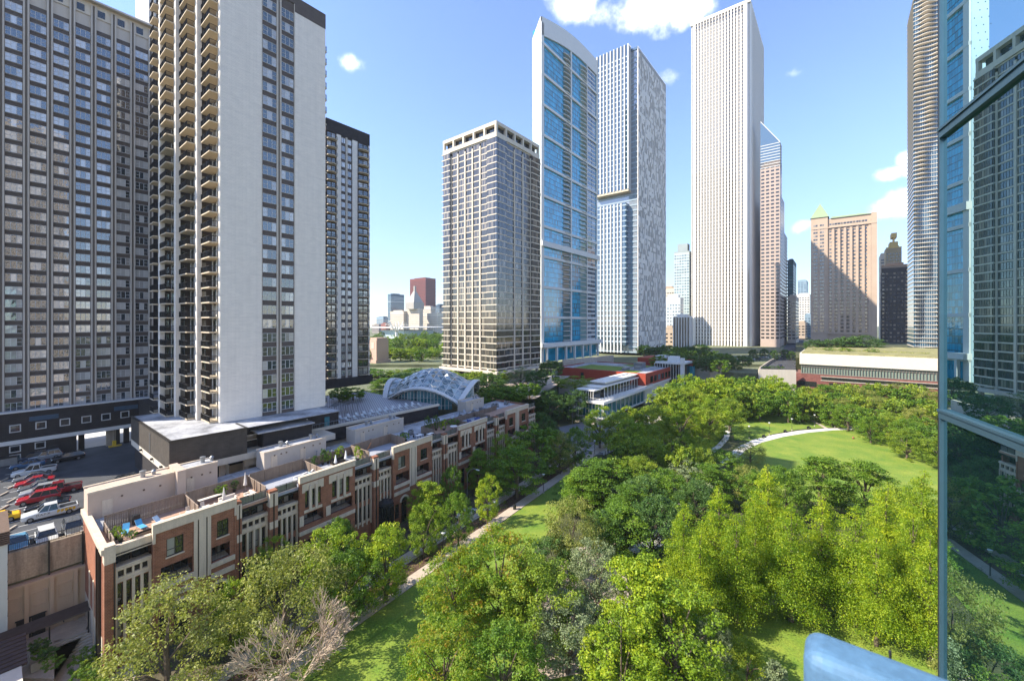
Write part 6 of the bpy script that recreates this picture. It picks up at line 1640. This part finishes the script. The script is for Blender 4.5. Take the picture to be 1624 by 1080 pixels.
def livery(r,h,w,Hb,Ht,tz):
    b=MB(); yel=mat('livery_yellow',(.72,.40,.03),.4); 
    for s in (-1,1):
        y=s*(w+.004)
        for k in range(5): x=-h+.3+k*.38; b.add([(x,y,.55+.05*k),(x+.3,y,.5),(x+.34,y,.95),(x+.05,y,1.0)],[(0,1,2,3)])
    b.build('livery_patches',yel,r)
    t=bpy.data.curves.new('lettering','FONT'); t.body='D.A.F.X'; t.size=.42; t.extrude=.004
    to=bpy.data.objects.new('lettering',t); COL.objects.link(to); bpy.context.view_layer.update()
    me=bpy.data.meshes.new_from_object(to); bpy.data.objects.remove(to); me.materials.clear(); me.materials.append(M['black'])
    for s in (-1,1):
        o=link('lettering',me.copy(),r,(-.2 if s<0 else 1.4,s*(w+.012),.62)); o.rotation_euler=(math.pi/2,0,0 if s<0 else math.pi)
dirn=GA+R(0)     # rows run along the wall direction
cars=[('suv','navy',52,731,'dark navy car parked farthest back in the left row',1),
('sedan','blue',45,741,'blue metallic car second from the back of the left row',1),
('pickup','white',55,752,'white pickup truck with an open black bed, third in the left row',1),
('sedan','grey',52,762,'grey car between the white pickup and the small red car',1),
('sedan','red',55,769,'red saloon car wedged between two grey cars in the left row',1),
('sedan','grey',62,776,'dark grey car behind the bright red sports utility car',1),
('suv','silver',66,784,'silver estate car next to the bright red sports utility car',1),
('suv','red',62,795,'bright red sports utility car, largest red car in the left row',1),
('sedan','black',76,806,'black car between the red sports utility car and the decorated pickup',1)]
for k,c,px,py,l,f in cars: car(k,Cl[c],l,lot(px,py),GA+math.pi+R(-8))
car('pickup',Cl['white'],'white pickup truck with yellow and black livery on its side',lot(80,818),GA+math.pi-R(2),livery)
car('pickup',Cl['red2'],'deep red pickup truck parked behind the bright red car',lot(92,782),GA+math.pi-R(8))
car('suv',Cl['silver'],'silver car parked along the dark podium wall',lot(68,733),GA+math.pi) if False else car('suv',Cl['silver'],'silver car parked close along the dark podium wall',lot(72,728),GA+math.pi)
car('suv',Cl['black'],'black sports utility car parked beside the podium wall, nearest the exit',lot(108,730),GA+math.pi)
car('suv',Cl['black'],'black sports utility car alone in the middle of the car park near the annex',lot(193,770),GA+R(185))
car('sedan',Cl['sky'],'light blue car parked nose to the retaining wall railing at far left',lot(28,868),GA-R(90))
car('suv',Cl['white'],'white van-like car beside the light blue one at the railing',lot(74,860),GA-R(90))
car('suv',Cl['grey'],'grey car parked against the gable of the first town house',lot(116,845),GA-R(90))
car('sedan',mat('taxi_yellow',(.75,.42,.02),.3),'yellow taxi cut off by the left edge of the photo',lot(-8,830),GA+math.pi)
for i,(px,py) in enumerate([(352,790),(338,803),(372,745),(395,752)]):
    v=q(22+i*5.5,6.5); car('suv' if i%2 else 'sedan',Cl[['silver','blue','black','grey'][i]],['silver car in the shade under the annex','blue car parked between the sofa deck and the annex','black car under the cream band of the stepped block','grey car seen in the gap behind the umbrella deck'][i],(v[0],v[1],LOT+.02),GA+R(90))
for i in range(7):
    car('sedan' if i%2 else 'suv',Cl[['silver','black','grey','white','navy','grey','white'][i]],'small parked car on the ramp road near the street canyon',at(1165+i*9,275+i*2,13.0 if i>4 else 12.2),GA+R(90)).__setitem__('group','cars at the canyon mouth')
for px,d in ((1237,236),(1262,240)):
    car('sedan',Cl['navy'] if px==1237 else Cl['grey'],'dark blue car on the upper road ramp' if px==1237 else 'grey car on the upper road ramp at the podium corner',at(px,d,12.6),GA+R(20))
car('sedan',Cl['white'],'white car on the residential road seen between the street trees',Vector((*pl(30,-6.2),.06)),RA)
# car park details
for i in range(10):
    v=lot(6+ (i%2)*12,762+i*11); q_=MB(); q_.box(-.9,.9,-.12,.12,0,.2); o=q_.build('wheel_stop',M['concrete'],loc=v,rz=GA+R(60)); tag(o,'concrete wheel stop in front of the left car row','wheel stop','wheel stops of the left row')
mk=MB()
for i in range(14):
    v=lot(40,728+i*9.5); a=WD*4.8
    mk.prism([(v.x-a.x*.5,v.y-a.y*.5),(v.x+a.x*.5,v.y+a.y*.5),(v.x+a.x*.5-.08,v.y+a.y*.5+.08),(v.x-a.x*.5-.08,v.y-a.y*.5+.08)],LOT+.0,LOT+.014)
o=mk.build('bay_markings',M['whitetrim']); o['kind']='structure'
v=lot(181,708); r=thing('yellow_island','yellow kerbed island with a barrier post under the podium exit','kerb',v,GA)
MB().prism([(-.9,-.5),(.9,-.5),(1.3,0),(.9,.5),(-.9,.5)],0,.25).build('kerb_block',mat('kerb_yellow',(.62,.4,.06),.8),r)
MB().box(-.3,.3,-.3,.3,.25,1.3).build('ticket_machine',bpy.data.materials['safety_yellow'],r)
v=lot(12,738); r=thing('waste_container','dark grey waste container at the foot of the podium wall','container',v,GA); b=MB(); b.box(-1.2,1.2,-.8,.8,.1,1.5); b.build('body',M['greymetal'],r); MB().box(-1.25,1.25,-.85,.85,1.5,1.6).build('lid',M['black'],r)
# ================= LAMPS, BINS, PEOPLE ==============================================
def lamp(px,py,label,h=4.2,z=0.,g='black park lamp posts',d=None):
    v=P(px,py,z) if d is None else at(px,d,z); r=thing('lamp_post',label,'lamp post',v,0,g)
    MB().tube([(0,0,0),(0,0,h-.3)],[.07,.05],8).build('pole',M['black'],r); MB().lathe([(.22,0),(.22,.1),(.12,.4)],n=10).build('base',M['concrete'],r)
    MB().lathe([(.12,h-.35),(.26,h-.1),(.34,h),(.3,h+.06),(.05,h+.12)],n=12).build('lantern',M['whitetrim'],r)
for a in [(585,970,'black lamp post at the edge of the sunlit lawn, nearest the bottom'),(703,886,'black lamp post beside the path left of the orange tinted trees'),(785,831,'black lamp post beside the path near the litter bin'),(862,782,'black lamp post where the path nears the far street tree'),(943,722,'black lamp post at the road junction'),(1188,696,'lamp post at the near end of the white path','g'),(1220,690,'lamp post second along the white path','g'),(1256,683,'lamp post third along the white path','g'),(1292,676,'lamp post on the small upper lawn','g'),(1324,678,'lamp post at the far end of the white path','g'),(1402,1000,'lamp post among the cypress trunks','g'),(1190,962,'lamp post in the shade under the cypresses','g')]: lamp(*a[:3])
v=pa(741,792); r=thing('street_light','grey curved arm street light beside the road mid-row','street light',v,RA)
MB().tube([(0,0,0),(0,0,5.6),(.35,-.5,6.4),(.6,-1.3,6.7),(.7,-2.0,6.6)],[.1,.07,.05,.05,.05],8).build('pole',M['greymetal'],r); MB().box(.55,.85,-2.7,-1.9,6.5,6.65).build('lamp_head',M['whitetrim'],r)
v=pa(908,672); r=thing('street_light','grey curved arm street light in front of the glass restaurant','street light',v,RA)
MB().tube([(0,0,0),(0,0,6.6),(-.35,.5,7.2),(-.9,1.0,7.4)],[.12,.08,.06,.05],8).build('pole',M['greymetal'],r); MB().box(-1.5,-.8,.8,1.2,7.3,7.45).build('lamp_head',M['whitetrim'],r)
v=pa(816,808); r=thing('litter_bin','black slatted litter bin beside the park path','bin',v,0); MB().lathe([(.3,0),(.36,.9),(.38,1.0),(.2,1.05)],n=12).build('body',M['black'],r)
for px,py in ((1212,698),(1246,690),(1283,684)):
    v=pa(px,py-4); r=thing('park_bench',{1212:'dark bench at the near end of the white curved path',1246:'dark bench halfway along the white curved path',1283:'dark bench near the far end of the white curved path'}[px],'bench',v,R(25))
    MB().box(-.8,.8,-.25,.25,.42,.48).build('seat',M['black'],r); MB().box(-.8,.8,.25,.3,.48,.9).build('backrest',M['black'],r)
    for x in (-.7,.7): MB().box(x-.04,x+.04,-.25,.28,0,.42).build('leg',M['black'],r)
def person(loc,label,shirt,trouser,rz=0,sit=False):
    r=thing('person',label,'person',loc,rz); b=MB()
    # one continuous lofted body: legs, torso, neck, head
    if sit:
        rings=[((0,0,.0),.2,.17),((0,0,.25),.19,.14),((0,0,.48),.21,.12),((0,0,.56),.08,.07),((0,.0,.62),.075,.08),((0,.0,.72),.09,.1),((0,0,.82),.05,.06)]
    else: rings=[((0,0,.85),.17,.12),((0,0,1.05),.15,.1),((0,0,1.3),.21,.12),((0,0,1.44),.17,.09),((0,0,1.5),.06,.06),((0,0,1.56),.07,.08),((0,0,1.66),.08,.1),((0,0,1.76),.04,.05)]
    n=10; vs=[];fs=[]
    for (c,a,d) in rings:
        for j in range(n): t=2*math.pi*j/n; vs.append((c[0]+a*math.cos(t),c[1]+d*math.sin(t),c[2]))
    for i in range(len(rings)-1):
        for j in range(n): k=(j+1)%n; fs.append((i*n+j,i*n+k,(i+1)*n+k,(i+1)*n+j))
    fs.append(tuple(range(n))[::-1]); fs.append(tuple((len(rings)-1)*n+j for j in range(n))); b.add(vs,fs)
    for s in (-1,1):
        if sit: b.tube([(s*.1,0,.1),(s*.12,-.45,.3),(s*.1,-.8,.05)],[.09,.07,.05],8); b.tube([(s*.2,0,.46),(s*.26,-.15,.3),(s*.15,-.38,.33)],[.05,.045,.035],8)
        else: b.tube([(s*.09,0,.9),(s*.1,-.03,.48),(s*.11,.02,.04),(s*.11,-.14,.03)],[.09,.065,.045,.03],8); b.tube([(s*.2,0,1.4),(s*.25,0,1.12),(s*.24,-.08,.86),(s*.24,-.1,.78)],[.05,.04,.032,.02],8)
    o=b.build('body',[M['skin'],shirt,trouser],r,smooth=True)
    for p in o.data.polygons:
        z=p.center.z; p.material_index=0
        if sit: p.material_index=1 if .14<z<.54 and p.center.y>-.3 else (2 if z<=.35 else 0)
        else: p.material_index=1 if .92<z<1.48 else (2 if .06<z<=.92 and abs(p.center.x)<.2 else 0)
    h=MB(); z=.74 if sit else 1.7; h.lathe([(.09,z-.04),(.1,z+.03),(.07,z+.1),(.02,z+.12)],n=10); h.build('hair',M['darkframe'],r)
gr=mat('olive_trousers',(.08,.08,.06),.9); wt=mat('white_shirt',(.6,.6,.58),.9)
person(pa(1268,672),'person standing on the small upper lawn near a lamp post',wt,gr)
person(Vector((pa(1353,696).x,pa(1353,696).y,.05)),'person sitting on the oval lawn leaning back',M['shirt'],gr,R(120),True)
person(Vector((*pl(96,-1.2),.1)),'person in a dark red top beside the junction crossing',M['shirt'],gr)
# timber trellis in the clearing
v=pa(940,975); r=thing('timber_trellis','dark timber beam trellis in the pale clearing among the park trees','trellis',v,R(20))
b=MB(); b.box(-.2,.2,-3.2,3.2,2.5,2.75); b.build('beam',M['siding'],r)
for y in (-2.8,2.8): MB().box(-.15,.15,y-.15,y+.15,0,2.5).build('post',M['siding'],r)
b=MB(); b.box(-3,3,-.3,.1,.0,.5); b.build('low_wall',M['stone'],r)
# ================= LOWER LEFT COURT =================================================
cz=1.0
def cq(px,py,z): v=P(px,py,z); return (v.x,v.y)
c1=cq(86,1016,.9); c2=cq(134,1003,.9); c3=cq(150,962,.9); c4=cq(-80,1010,.9); c5=cq(-80,1075,.9); c6=cq(86,1075,.9)
b=MB(); b.prism([c5,c6,c1,c2,c3,(w0.x+.5,w0.y-.2),(w0.x-WD.x*40,w0.y-WD.y*40),c4],0,.9); o=b.build('court_floor',M['path']); o['kind']='structure'
tri(o)
sheet('lower_landing',[cq(70,1018,.06),cq(175,990,.06),cq(215,1060,.06),cq(215,1140,.06),cq(40,1140,.06)],.06,M['path'])
# stairs descending toward the viewer
s0=P(112,1012,.9); r=thing('court_stairs','broad flight of concrete steps going down from the court beside the gable planter','stairs',(s0.x,s0.y,0),GA)
b=MB()
for i in range(7): b.box(-1.9,1.6,-.38*(i+1),-.38*i,-.2,.9+.35-(i+1)*.17+.1)
b.build('steps',M['concrete'],r)
r2=[MB().rail([(x,0,1.2),(x,-2.8,.2)],.9,1.0,.025,bar=False) for x in (-1.9,1.7)]
for k in r2: k.build('handrail',M['black'],r)
wl=[('planter_wall','low concrete planter wall left of the stairs',(70,1040),(85,1060),3.0),('planter_wall','low concrete planter wall right of the stairs under the gable',(140,1000),(175,1075),1.6)]
def box_at(name,label,cat,px,py,z,dx,dy,h,m,rz=GA,zb=None,part='body'):
    v=P(px,py,z); r=thing(name,label,cat,(v.x,v.y,z),rz); b=MB(); b.box(-dx/2,dx/2,-dy/2,dy/2,0,h); b.build(part,m,r); return r
box_at('planter_box','concrete planter box full of dark bushes between the pergola and the stairs','planter',66,1045,.9,1.7,3.8,.9,M['concrete'])
for i in range(5): v=P(58+i*6,1030+i*7-(i%2)*6,1.8); shrub(1 if i%2 else 0,(v.x,v.y,1.6),.75,'dark green bush in the concrete planter box by the court','bushes in the court planter',.8)
for i in range(9):
    t=i/8; v=rw(-1.1-.35*(i%2),-5.5+i*1.15); shrub(0 if i%3 else 4,(v.x,v.y,.5),.95,'green bush in the bed at the foot of the orange gable','bushes below the gable',1.1)
# pergola
v=P(78,985,3.6); r=thing('slat_pergola','dark slatted pergola spanning from the white wall to the orange gable','pergola',(v.x,v.y,.9),GA)
b=MB()
for i in range(11): b.box(-4.2,3.4,-1.1+i*.24,-1.1+i*.24+.06,2.7,2.82)
b.build('slats',mat('dark_slat',(.10,.075,.065),.6),r)
b=MB()
for x in (-3.4,-1.2,1.0,3.0): b.box(x,x+.1,-1.15,1.3,2.55,2.7)
b.build('crossbeams',M['darkframe'],r)
for x in (-3.4,-.1,3.0): MB().box(x,x+.12,-1.1,-.98,0,2.55).build('post',M['darkframe'],r)
# basketball hoop
v=P(56,1000,.9); r=thing('basketball_hoop','basketball hoop with a red outlined backboard in the court','hoop',(v.x,v.y,.9),GA)
MB().tube([(0,0,0),(0,0,2.9),(0,-.4,3.1)],.05,6).build('pole',M['black'],r)
b=MB(); 
for a in ((-.7,.7,2.8,2.86),(-.7,.7,3.7,3.76),(-.7,-.64,2.86,3.7),(.64,.7,2.86,3.7),(-.25,.25,2.95,3.0),(-.25,.25,3.35,3.4),(-.25,-.2,3.0,3.35),(.2,.25,3.0,3.35)): b.box(a[0],a[1],-.45,-.42,a[2],a[3])
b.build('backboard',mat('red_frame',(.3,.05,.03),.7),r); MB().lathe([(.23,2.9),(.23,2.93)],(0,-.7,0),12).build('ring',bpy.data.materials['red_frame'],r)
v=P(33,985,.9); r=thing('metal_gates','dark double metal doors set in the tan retaining wall','gate',(w0.x-WD.x*5.6-SD.x*1.05,w0.y-WD.y*5.6-SD.y*1.05,.9),GA)
for x in (0,1.15): MB().box(x,x+1.1,-.02,.05,0,2.3).build('door',M['darkframe'],r)
MB().box(-.1,2.35,-.0,.08,2.3,2.45).build('door_frame',M['black'],r)
# pale building at the left edge with dark seamed roof
v=at(12,46,0); r=thing('pale_side_building','pale panelled building with a dark slatted top at the extreme left edge','building',(v.x,v.y,0),GA)
zt_=zof(862,46)
b=MB(); b.box(-14,0,-0,8,0,zt_); b.build('wall',mat('pale_green_panel',(.5,.52,.47),.8,ns=.5,na=.06),r)
b=MB()
for i in range(7): b.box(-14,.15,-.2,8,zt_+.0+i*.22,zt_+.12+i*.22)
for k in range(6): b.box(-.02,.03,-.05,8,1.5+k*1.9,1.58+k*1.9)
b.box(-14,.0,-.0,8,zt_,zt_+1.5) if False else None
b.build('slatted_top',M['siding'],r)
v=at(38,43.2,0); r=thing('seam_roof_building','low cream building with a dark brown standing seam roof at the bottom left corner','building',(v.x,v.y,0),GA)
zr=zof(1045,43.2)
b=MB(); b.box(-12,-.2,-10,2.0,0,zr); b.build('wall',M['cream'],r)
b=MB(); b.add([(-13,-1,zr-.1),(.2,-1,zr-.1),(.2,2.4,zr+1.5),(-13,2.4,zr+1.5),(-13,-1,zr+.05),(.2,-1,zr+.05),(.2,2.4,zr+1.65),(-13,2.4,zr+1.65)],BOXF)
for k in range(9): 
    t=k/8; y=-1+3.4*t; b.box(-13,.22,y-.04,y+.04,zr+.05+1.6*t-.02,zr+.16+1.6*t)
b.build('roof',mat('seam_roof',(.075,.05,.045),.5,metal=.3),r)
# ================= NEAR GLASS FACADE ================================================
E0=Vector((4.55,4.4)); ga=math.atan2(-.9026,-.4305)
r=thing('glass_facade','near curtain wall of reflective glass with blue-grey aluminium mullions, filling the right edge','building',(E0.x,E0.y,0),ga)
mg,nt,bs=newmat('mirror_glass'); bs.inputs['Base Color'].default_value=(.01,.03,.035,1); bs.inputs['Roughness'].default_value=.0; bs.inputs['IOR'].default_value=1.5
gl=N(nt,'ShaderNodeBsdfGlossy'); gl.inputs['Color'].default_value=(.62,.84,.88,1); gl.inputs['Roughness'].default_value=0
mx=N(nt,'ShaderNodeMixShader'); mx.inputs[0].default_value=.75; nt.links.new(bs.outputs[0],mx.inputs[1]); nt.links.new(gl.outputs[0],mx.inputs[2]); nt.links.new(mx.outputs[0],nt.nodes['Material Output'].inputs[0])
alu=mat('blue_aluminium',(.06,.115,.155),.35,metal=.5,ns=4,na=.08)
zz=[0,10.4,13.4,16.4,19.4,22.4,25.4,28.4,31.4,34.2,37.05,40.0,43,46,49,52]
for k in range(len(zz)-1):
    for j in range(8):
        x0=.042 if j==0 else j*1.7+.05; x1=(j+1)*1.7-.0
        MB().box(x0,x1,.02,.05,zz[k]+.035,zz[k+1]-.06).build('pane',mg,r)
b=MB(); b.box(.0,34,.06,14,0,52); b.build('inner_wall',M['black'],r)
b=MB(); b.box(-.012,.018,-.006,12,0,52.2); b.build('corner_seal',M['black'],r)
for j in range(9):
    x=.018 if j==0 else j*1.7-.03
    MB().box(x,x+.024,-.008,.06,0,52).build('mullion',alu,r)
for z_ in zz[1:-1]:
    b=MB(); b.box(.042,13.7,-.02,.06,z_-.06,z_+.01); b.box(.042,13.7,-.035,.06,z_+.01,z_+.035); b.build('transom',alu,r)
# balcony with rail post under the camera
r=thing('balcony_rail','pale blue painted metal rail post with rounded corner, close at the bottom right','railing',(0,0,0),0)
import bmesh
pb=at(1278,.86,0); dr=-SD; nr=Vector((-dr.y,dr.x))
zt0=zof(984,.86)
bm=bmesh.new(); 
def rail_block():
    b=MB(); L_=1.5; th=.10
    b.box(0,L_,-th,0,0,.55); return b
rb_=rail_block().build('rail_panel',mat('blue_enamel',(.07,.14,.23),.55,ns=9,na=.22,fine=(60,.12),spec=.35),r,loc=(pb.x,.86,zt0-.55),rz=math.atan2(dr.y,dr.x))
bv=rb_.modifiers.new('bevel','BEVEL'); bv.width=.03; bv.segments=5
MB().tube([(.13,.003,.55),(.13,.003,.30),(.20,.003,.0)],.0022,5).build('seam',M['black'],rb_)
for zz_ in (.12,.40): MB().tube([(.06,.004,zz_),(.06,-.004,zz_)],.006,8).build('screw',M['greymetal'],rb_)
sl_=MB(); sl_.box(5.3,11,-3.2,.0,-.25,0); bs_=sl_.build('balcony_slab',M['concrete'],r,loc=(E0.x,E0.y,zt0-.56),rz=ga)
# towers added out of view to bounce sunlight onto shaded faces; mirrored in windows
for i,(x,y,w_,d_,h_,l) in enumerate([(75,-70,38,30,150,'pale tower north of the viewpoint, mirrored in the slab tower windows'),(150,-30,30,46,120,'cream apartment tower north-west of the viewpoint, mirrored in facade windows'),(0,-120,46,30,165,'tall stone tower behind the viewpoint, mirrored in the ribbed slab tower'),(235,35,34,40,130,'light brick tower at the north-west corner of the park, seen only mirrored')]):
    r=thing('mirrored_tower',l,'tower',(x,y,0),GA); b=MB(); b.box(0,w_,-d_,0,0,h_); b.build('wall',pal('mirrored_stone_%d'%i,[(.62,.52,.42),(.66,.58,.46),(.5,.42,.34),(.55,.4,.3)][i]),r)
    wn=MB()
    for k in range(3,int(h_/3.1)-1):
        for j in range(int(w_/3.6)): wn.box(.8+j*3.6,3.2+j*3.6,-.2,.12,k*3.1+.8,k*3.1+2.3,0,random.random()); 
        for j in range(int(d_/3.6)): wn.box(-.12,.2,-d_+.8+j*3.6,-d_+3.2+j*3.6,k*3.1+.8,k*3.1+2.3,0,random.random())
    wn.build('windows',M['coolglass'],r,kind='stuff')
# ================= WORLD, SUN, CAMERA ===============================================
SAZ=R(-101); SEL=R(41)          # sun azimuth measured clockwise from +Y, elevation
sun=bpy.data.lights.new('sun','SUN'); sun.energy=3.6; sun.angle=R(.53); sun.color=(1,.92,.78)
so=bpy.data.objects.new('sun',sun); COL.objects.link(so)
sd=Vector((math.sin(SAZ)*math.cos(SEL),math.cos(SAZ)*math.cos(SEL),math.sin(SEL)))
so.rotation_euler=sd.to_track_quat('Z','Y').to_euler()
w=bpy.data.worlds.new('World'); SC.world=w; w.use_nodes=True; nt=w.node_tree; nt.nodes.clear(); L=nt.links
out=N(nt,'ShaderNodeOutputWorld'); bg=N(nt,'ShaderNodeBackground'); L.new(bg.outputs[0],out.inputs[0]); bg.inputs['Strength'].default_value=.15
sky=N(nt,'ShaderNodeTexSky'); sky.sky_type='NISHITA'; sky.sun_disc=False; sky.sun_elevation=SEL; sky.sun_rotation=SAZ
sky.altitude=100; sky.air_density=1.0; sky.dust_density=.15; sky.ozone_density=2.6
tc=N(nt,'ShaderNodeTexCoord')
nz=N(nt,'ShaderNodeTexNoise'); nz.inputs['Scale'].default_value=9; nz.inputs['Detail'].default_value=8; nz.inputs['Roughness'].default_value=.62
L.new(tc.outputs['Generated'],nz.inputs['Vector'])
acc=None
def dirv(px,py): return Vector((px-PXC,FPX,HY-py)).normalized()
CL=[(1030,5,9,22,1.05),(905,-2,15,26,1.0),(1090,10,16,30,.9),(560,97,34,60,.62),(1436,252,50,60,1.0),(1408,276,34,62,1.0),(1450,268,34,60,.9),(1422,326,22,34,1.1),(1400,330,30,44,.9),(1272,357,36,60,.72),(683,66,60,60,.5),(1060,120,45,60,.5),(1255,118,40,90,.45)]
for px,py,sx,sz,g in CL:
    c=dirv(px,py)
    sub=N(nt,'ShaderNodeVectorMath',operation='SUBTRACT'); L.new(tc.outputs['Generated'],sub.inputs[0]); sub.inputs[1].default_value=c
    mu=N(nt,'ShaderNodeVectorMath',operation='MULTIPLY'); L.new(sub.outputs[0],mu.inputs[0]); mu.inputs[1].default_value=(sx,sx,sz)
    ln=N(nt,'ShaderNodeVectorMath',operation='LENGTH'); L.new(mu.outputs[0],ln.inputs[0])
    mr=N(nt,'ShaderNodeMapRange'); mr.interpolation_type='SMOOTHSTEP'; mr.inputs[1].default_value=0; mr.inputs[2].default_value=1.6; mr.inputs[3].default_value=g; mr.inputs[4].default_value=0
    L.new(ln.outputs['Value'],mr.inputs[0])
    if acc is None: acc=mr.outputs[0]
    else: mm=N(nt,'ShaderNodeMath',operation='MAXIMUM'); L.new(acc,mm.inputs[0]); L.new(mr.outputs[0],mm.inputs[1]); acc=mm.outputs[0]
sb=N(nt,'ShaderNodeMath',operation='SUBTRACT'); L.new(nz.outputs['Fac'],sb.inputs[0]); sb.inputs[1].default_value=.52
ml_=N(nt,'ShaderNodeMath',operation='MULTIPLY_ADD'); L.new(sb.outputs[0],ml_.inputs[0]); ml_.inputs[1].default_value=2.6; L.new(acc,ml_.inputs[2])
cf=N(nt,'ShaderNodeMapRange'); cf.interpolation_type='SMOOTHSTEP'; cf.inputs[1].default_value=.3; cf.inputs[2].default_value=1.25; L.new(ml_.outputs[0],cf.inputs[0])
gate=N(nt,'ShaderNodeMapRange'); gate.inputs[1].default_value=0; gate.inputs[2].default_value=.15; L.new(acc,gate.inputs[0])
m2=N(nt,'ShaderNodeMath',operation='MULTIPLY'); L.new(cf.outputs[0],m2.inputs[0]); L.new(gate.outputs[0],m2.inputs[1])
mix=N(nt,'ShaderNodeMix'); mix.data_type='RGBA'; L.new(m2.outputs[0],mix.inputs['Factor']); L.new(sky.outputs[0],mix.inputs['A']); mix.inputs['B'].default_value=(6.2,6.3,6.6,1)
tint=N(nt,'ShaderNodeMix'); tint.data_type='RGBA'; tint.blend_type='MULTIPLY'; tint.inputs['Factor'].default_value=1; tint.inputs['B'].default_value=(.72,.73,.83,1)
sx_=N(nt,'ShaderNodeSeparateXYZ'); L.new(tc.outputs['Generated'],sx_.inputs[0])
gr_=N(nt,'ShaderNodeMapRange'); gr_.interpolation_type='SMOOTHSTEP'; gr_.inputs[1].default_value=-.02; gr_.inputs[2].default_value=.42; gr_.inputs[3].default_value=.66; gr_.inputs[4].default_value=1.0; L.new(sx_.outputs[2],gr_.inputs[0])
gs_=N(nt,'ShaderNodeVectorMath',operation='SCALE'); L.new(sky.outputs[0],gs_.inputs[0]); L.new(gr_.outputs[0],gs_.inputs['Scale'])
L.new(gs_.outputs[0],tint.inputs['A']); L.new(tint.outputs['Result'],mix.inputs['A'])
L.new(mix.outputs['Result'],bg.inputs['Color'])
# air between here and the skyline
hz=MB(); hz.box(-2700,2700,-900,2700,-1,430); ho=hz.build('haze',bpy.data.materials.new('haze_air')); ho['kind']='stuff'
hm=bpy.data.materials['haze_air']; hm.use_nodes=True; hn=hm.node_tree; hn.nodes.clear()
ho_=N(hn,'ShaderNodeOutputMaterial'); pv_=N(hn,'ShaderNodeVolumePrincipled'); pv_.inputs['Color'].default_value=(.86,.92,1,1); pv_.inputs['Density'].default_value=.00010; pv_.inputs['Anisotropy'].default_value=.2
hn.links.new(pv_.outputs[0],ho_.inputs['Volume'])
cam=bpy.data.cameras.new('camera'); co=bpy.data.objects.new('camera',cam); COL.objects.link(co); SC.camera=co
co.location=(0,0,CH); co.rotation_euler=(math.pi/2,0,0); cam.sensor_width=36; cam.lens=FPX/1624*36; cam.shift_y=-(540-HY)/1624
cam.clip_start=.05; cam.clip_end=6000
cam.dof.use_dof=True; cam.dof.focus_distance=70; cam.dof.aperture_fstop=4.5
SC.view_settings.view_transform='Standard'; SC.view_settings.look='None'; SC.view_settings.exposure=1.55; SC.view_settings.gamma=1
SC.render.engine='CYCLES'; SC.cycles.max_bounces=6; SC.cycles.transparent_max_bounces=4; SC.cycles.use_denoising=True
SC.cycles.sample_clamp_indirect=6
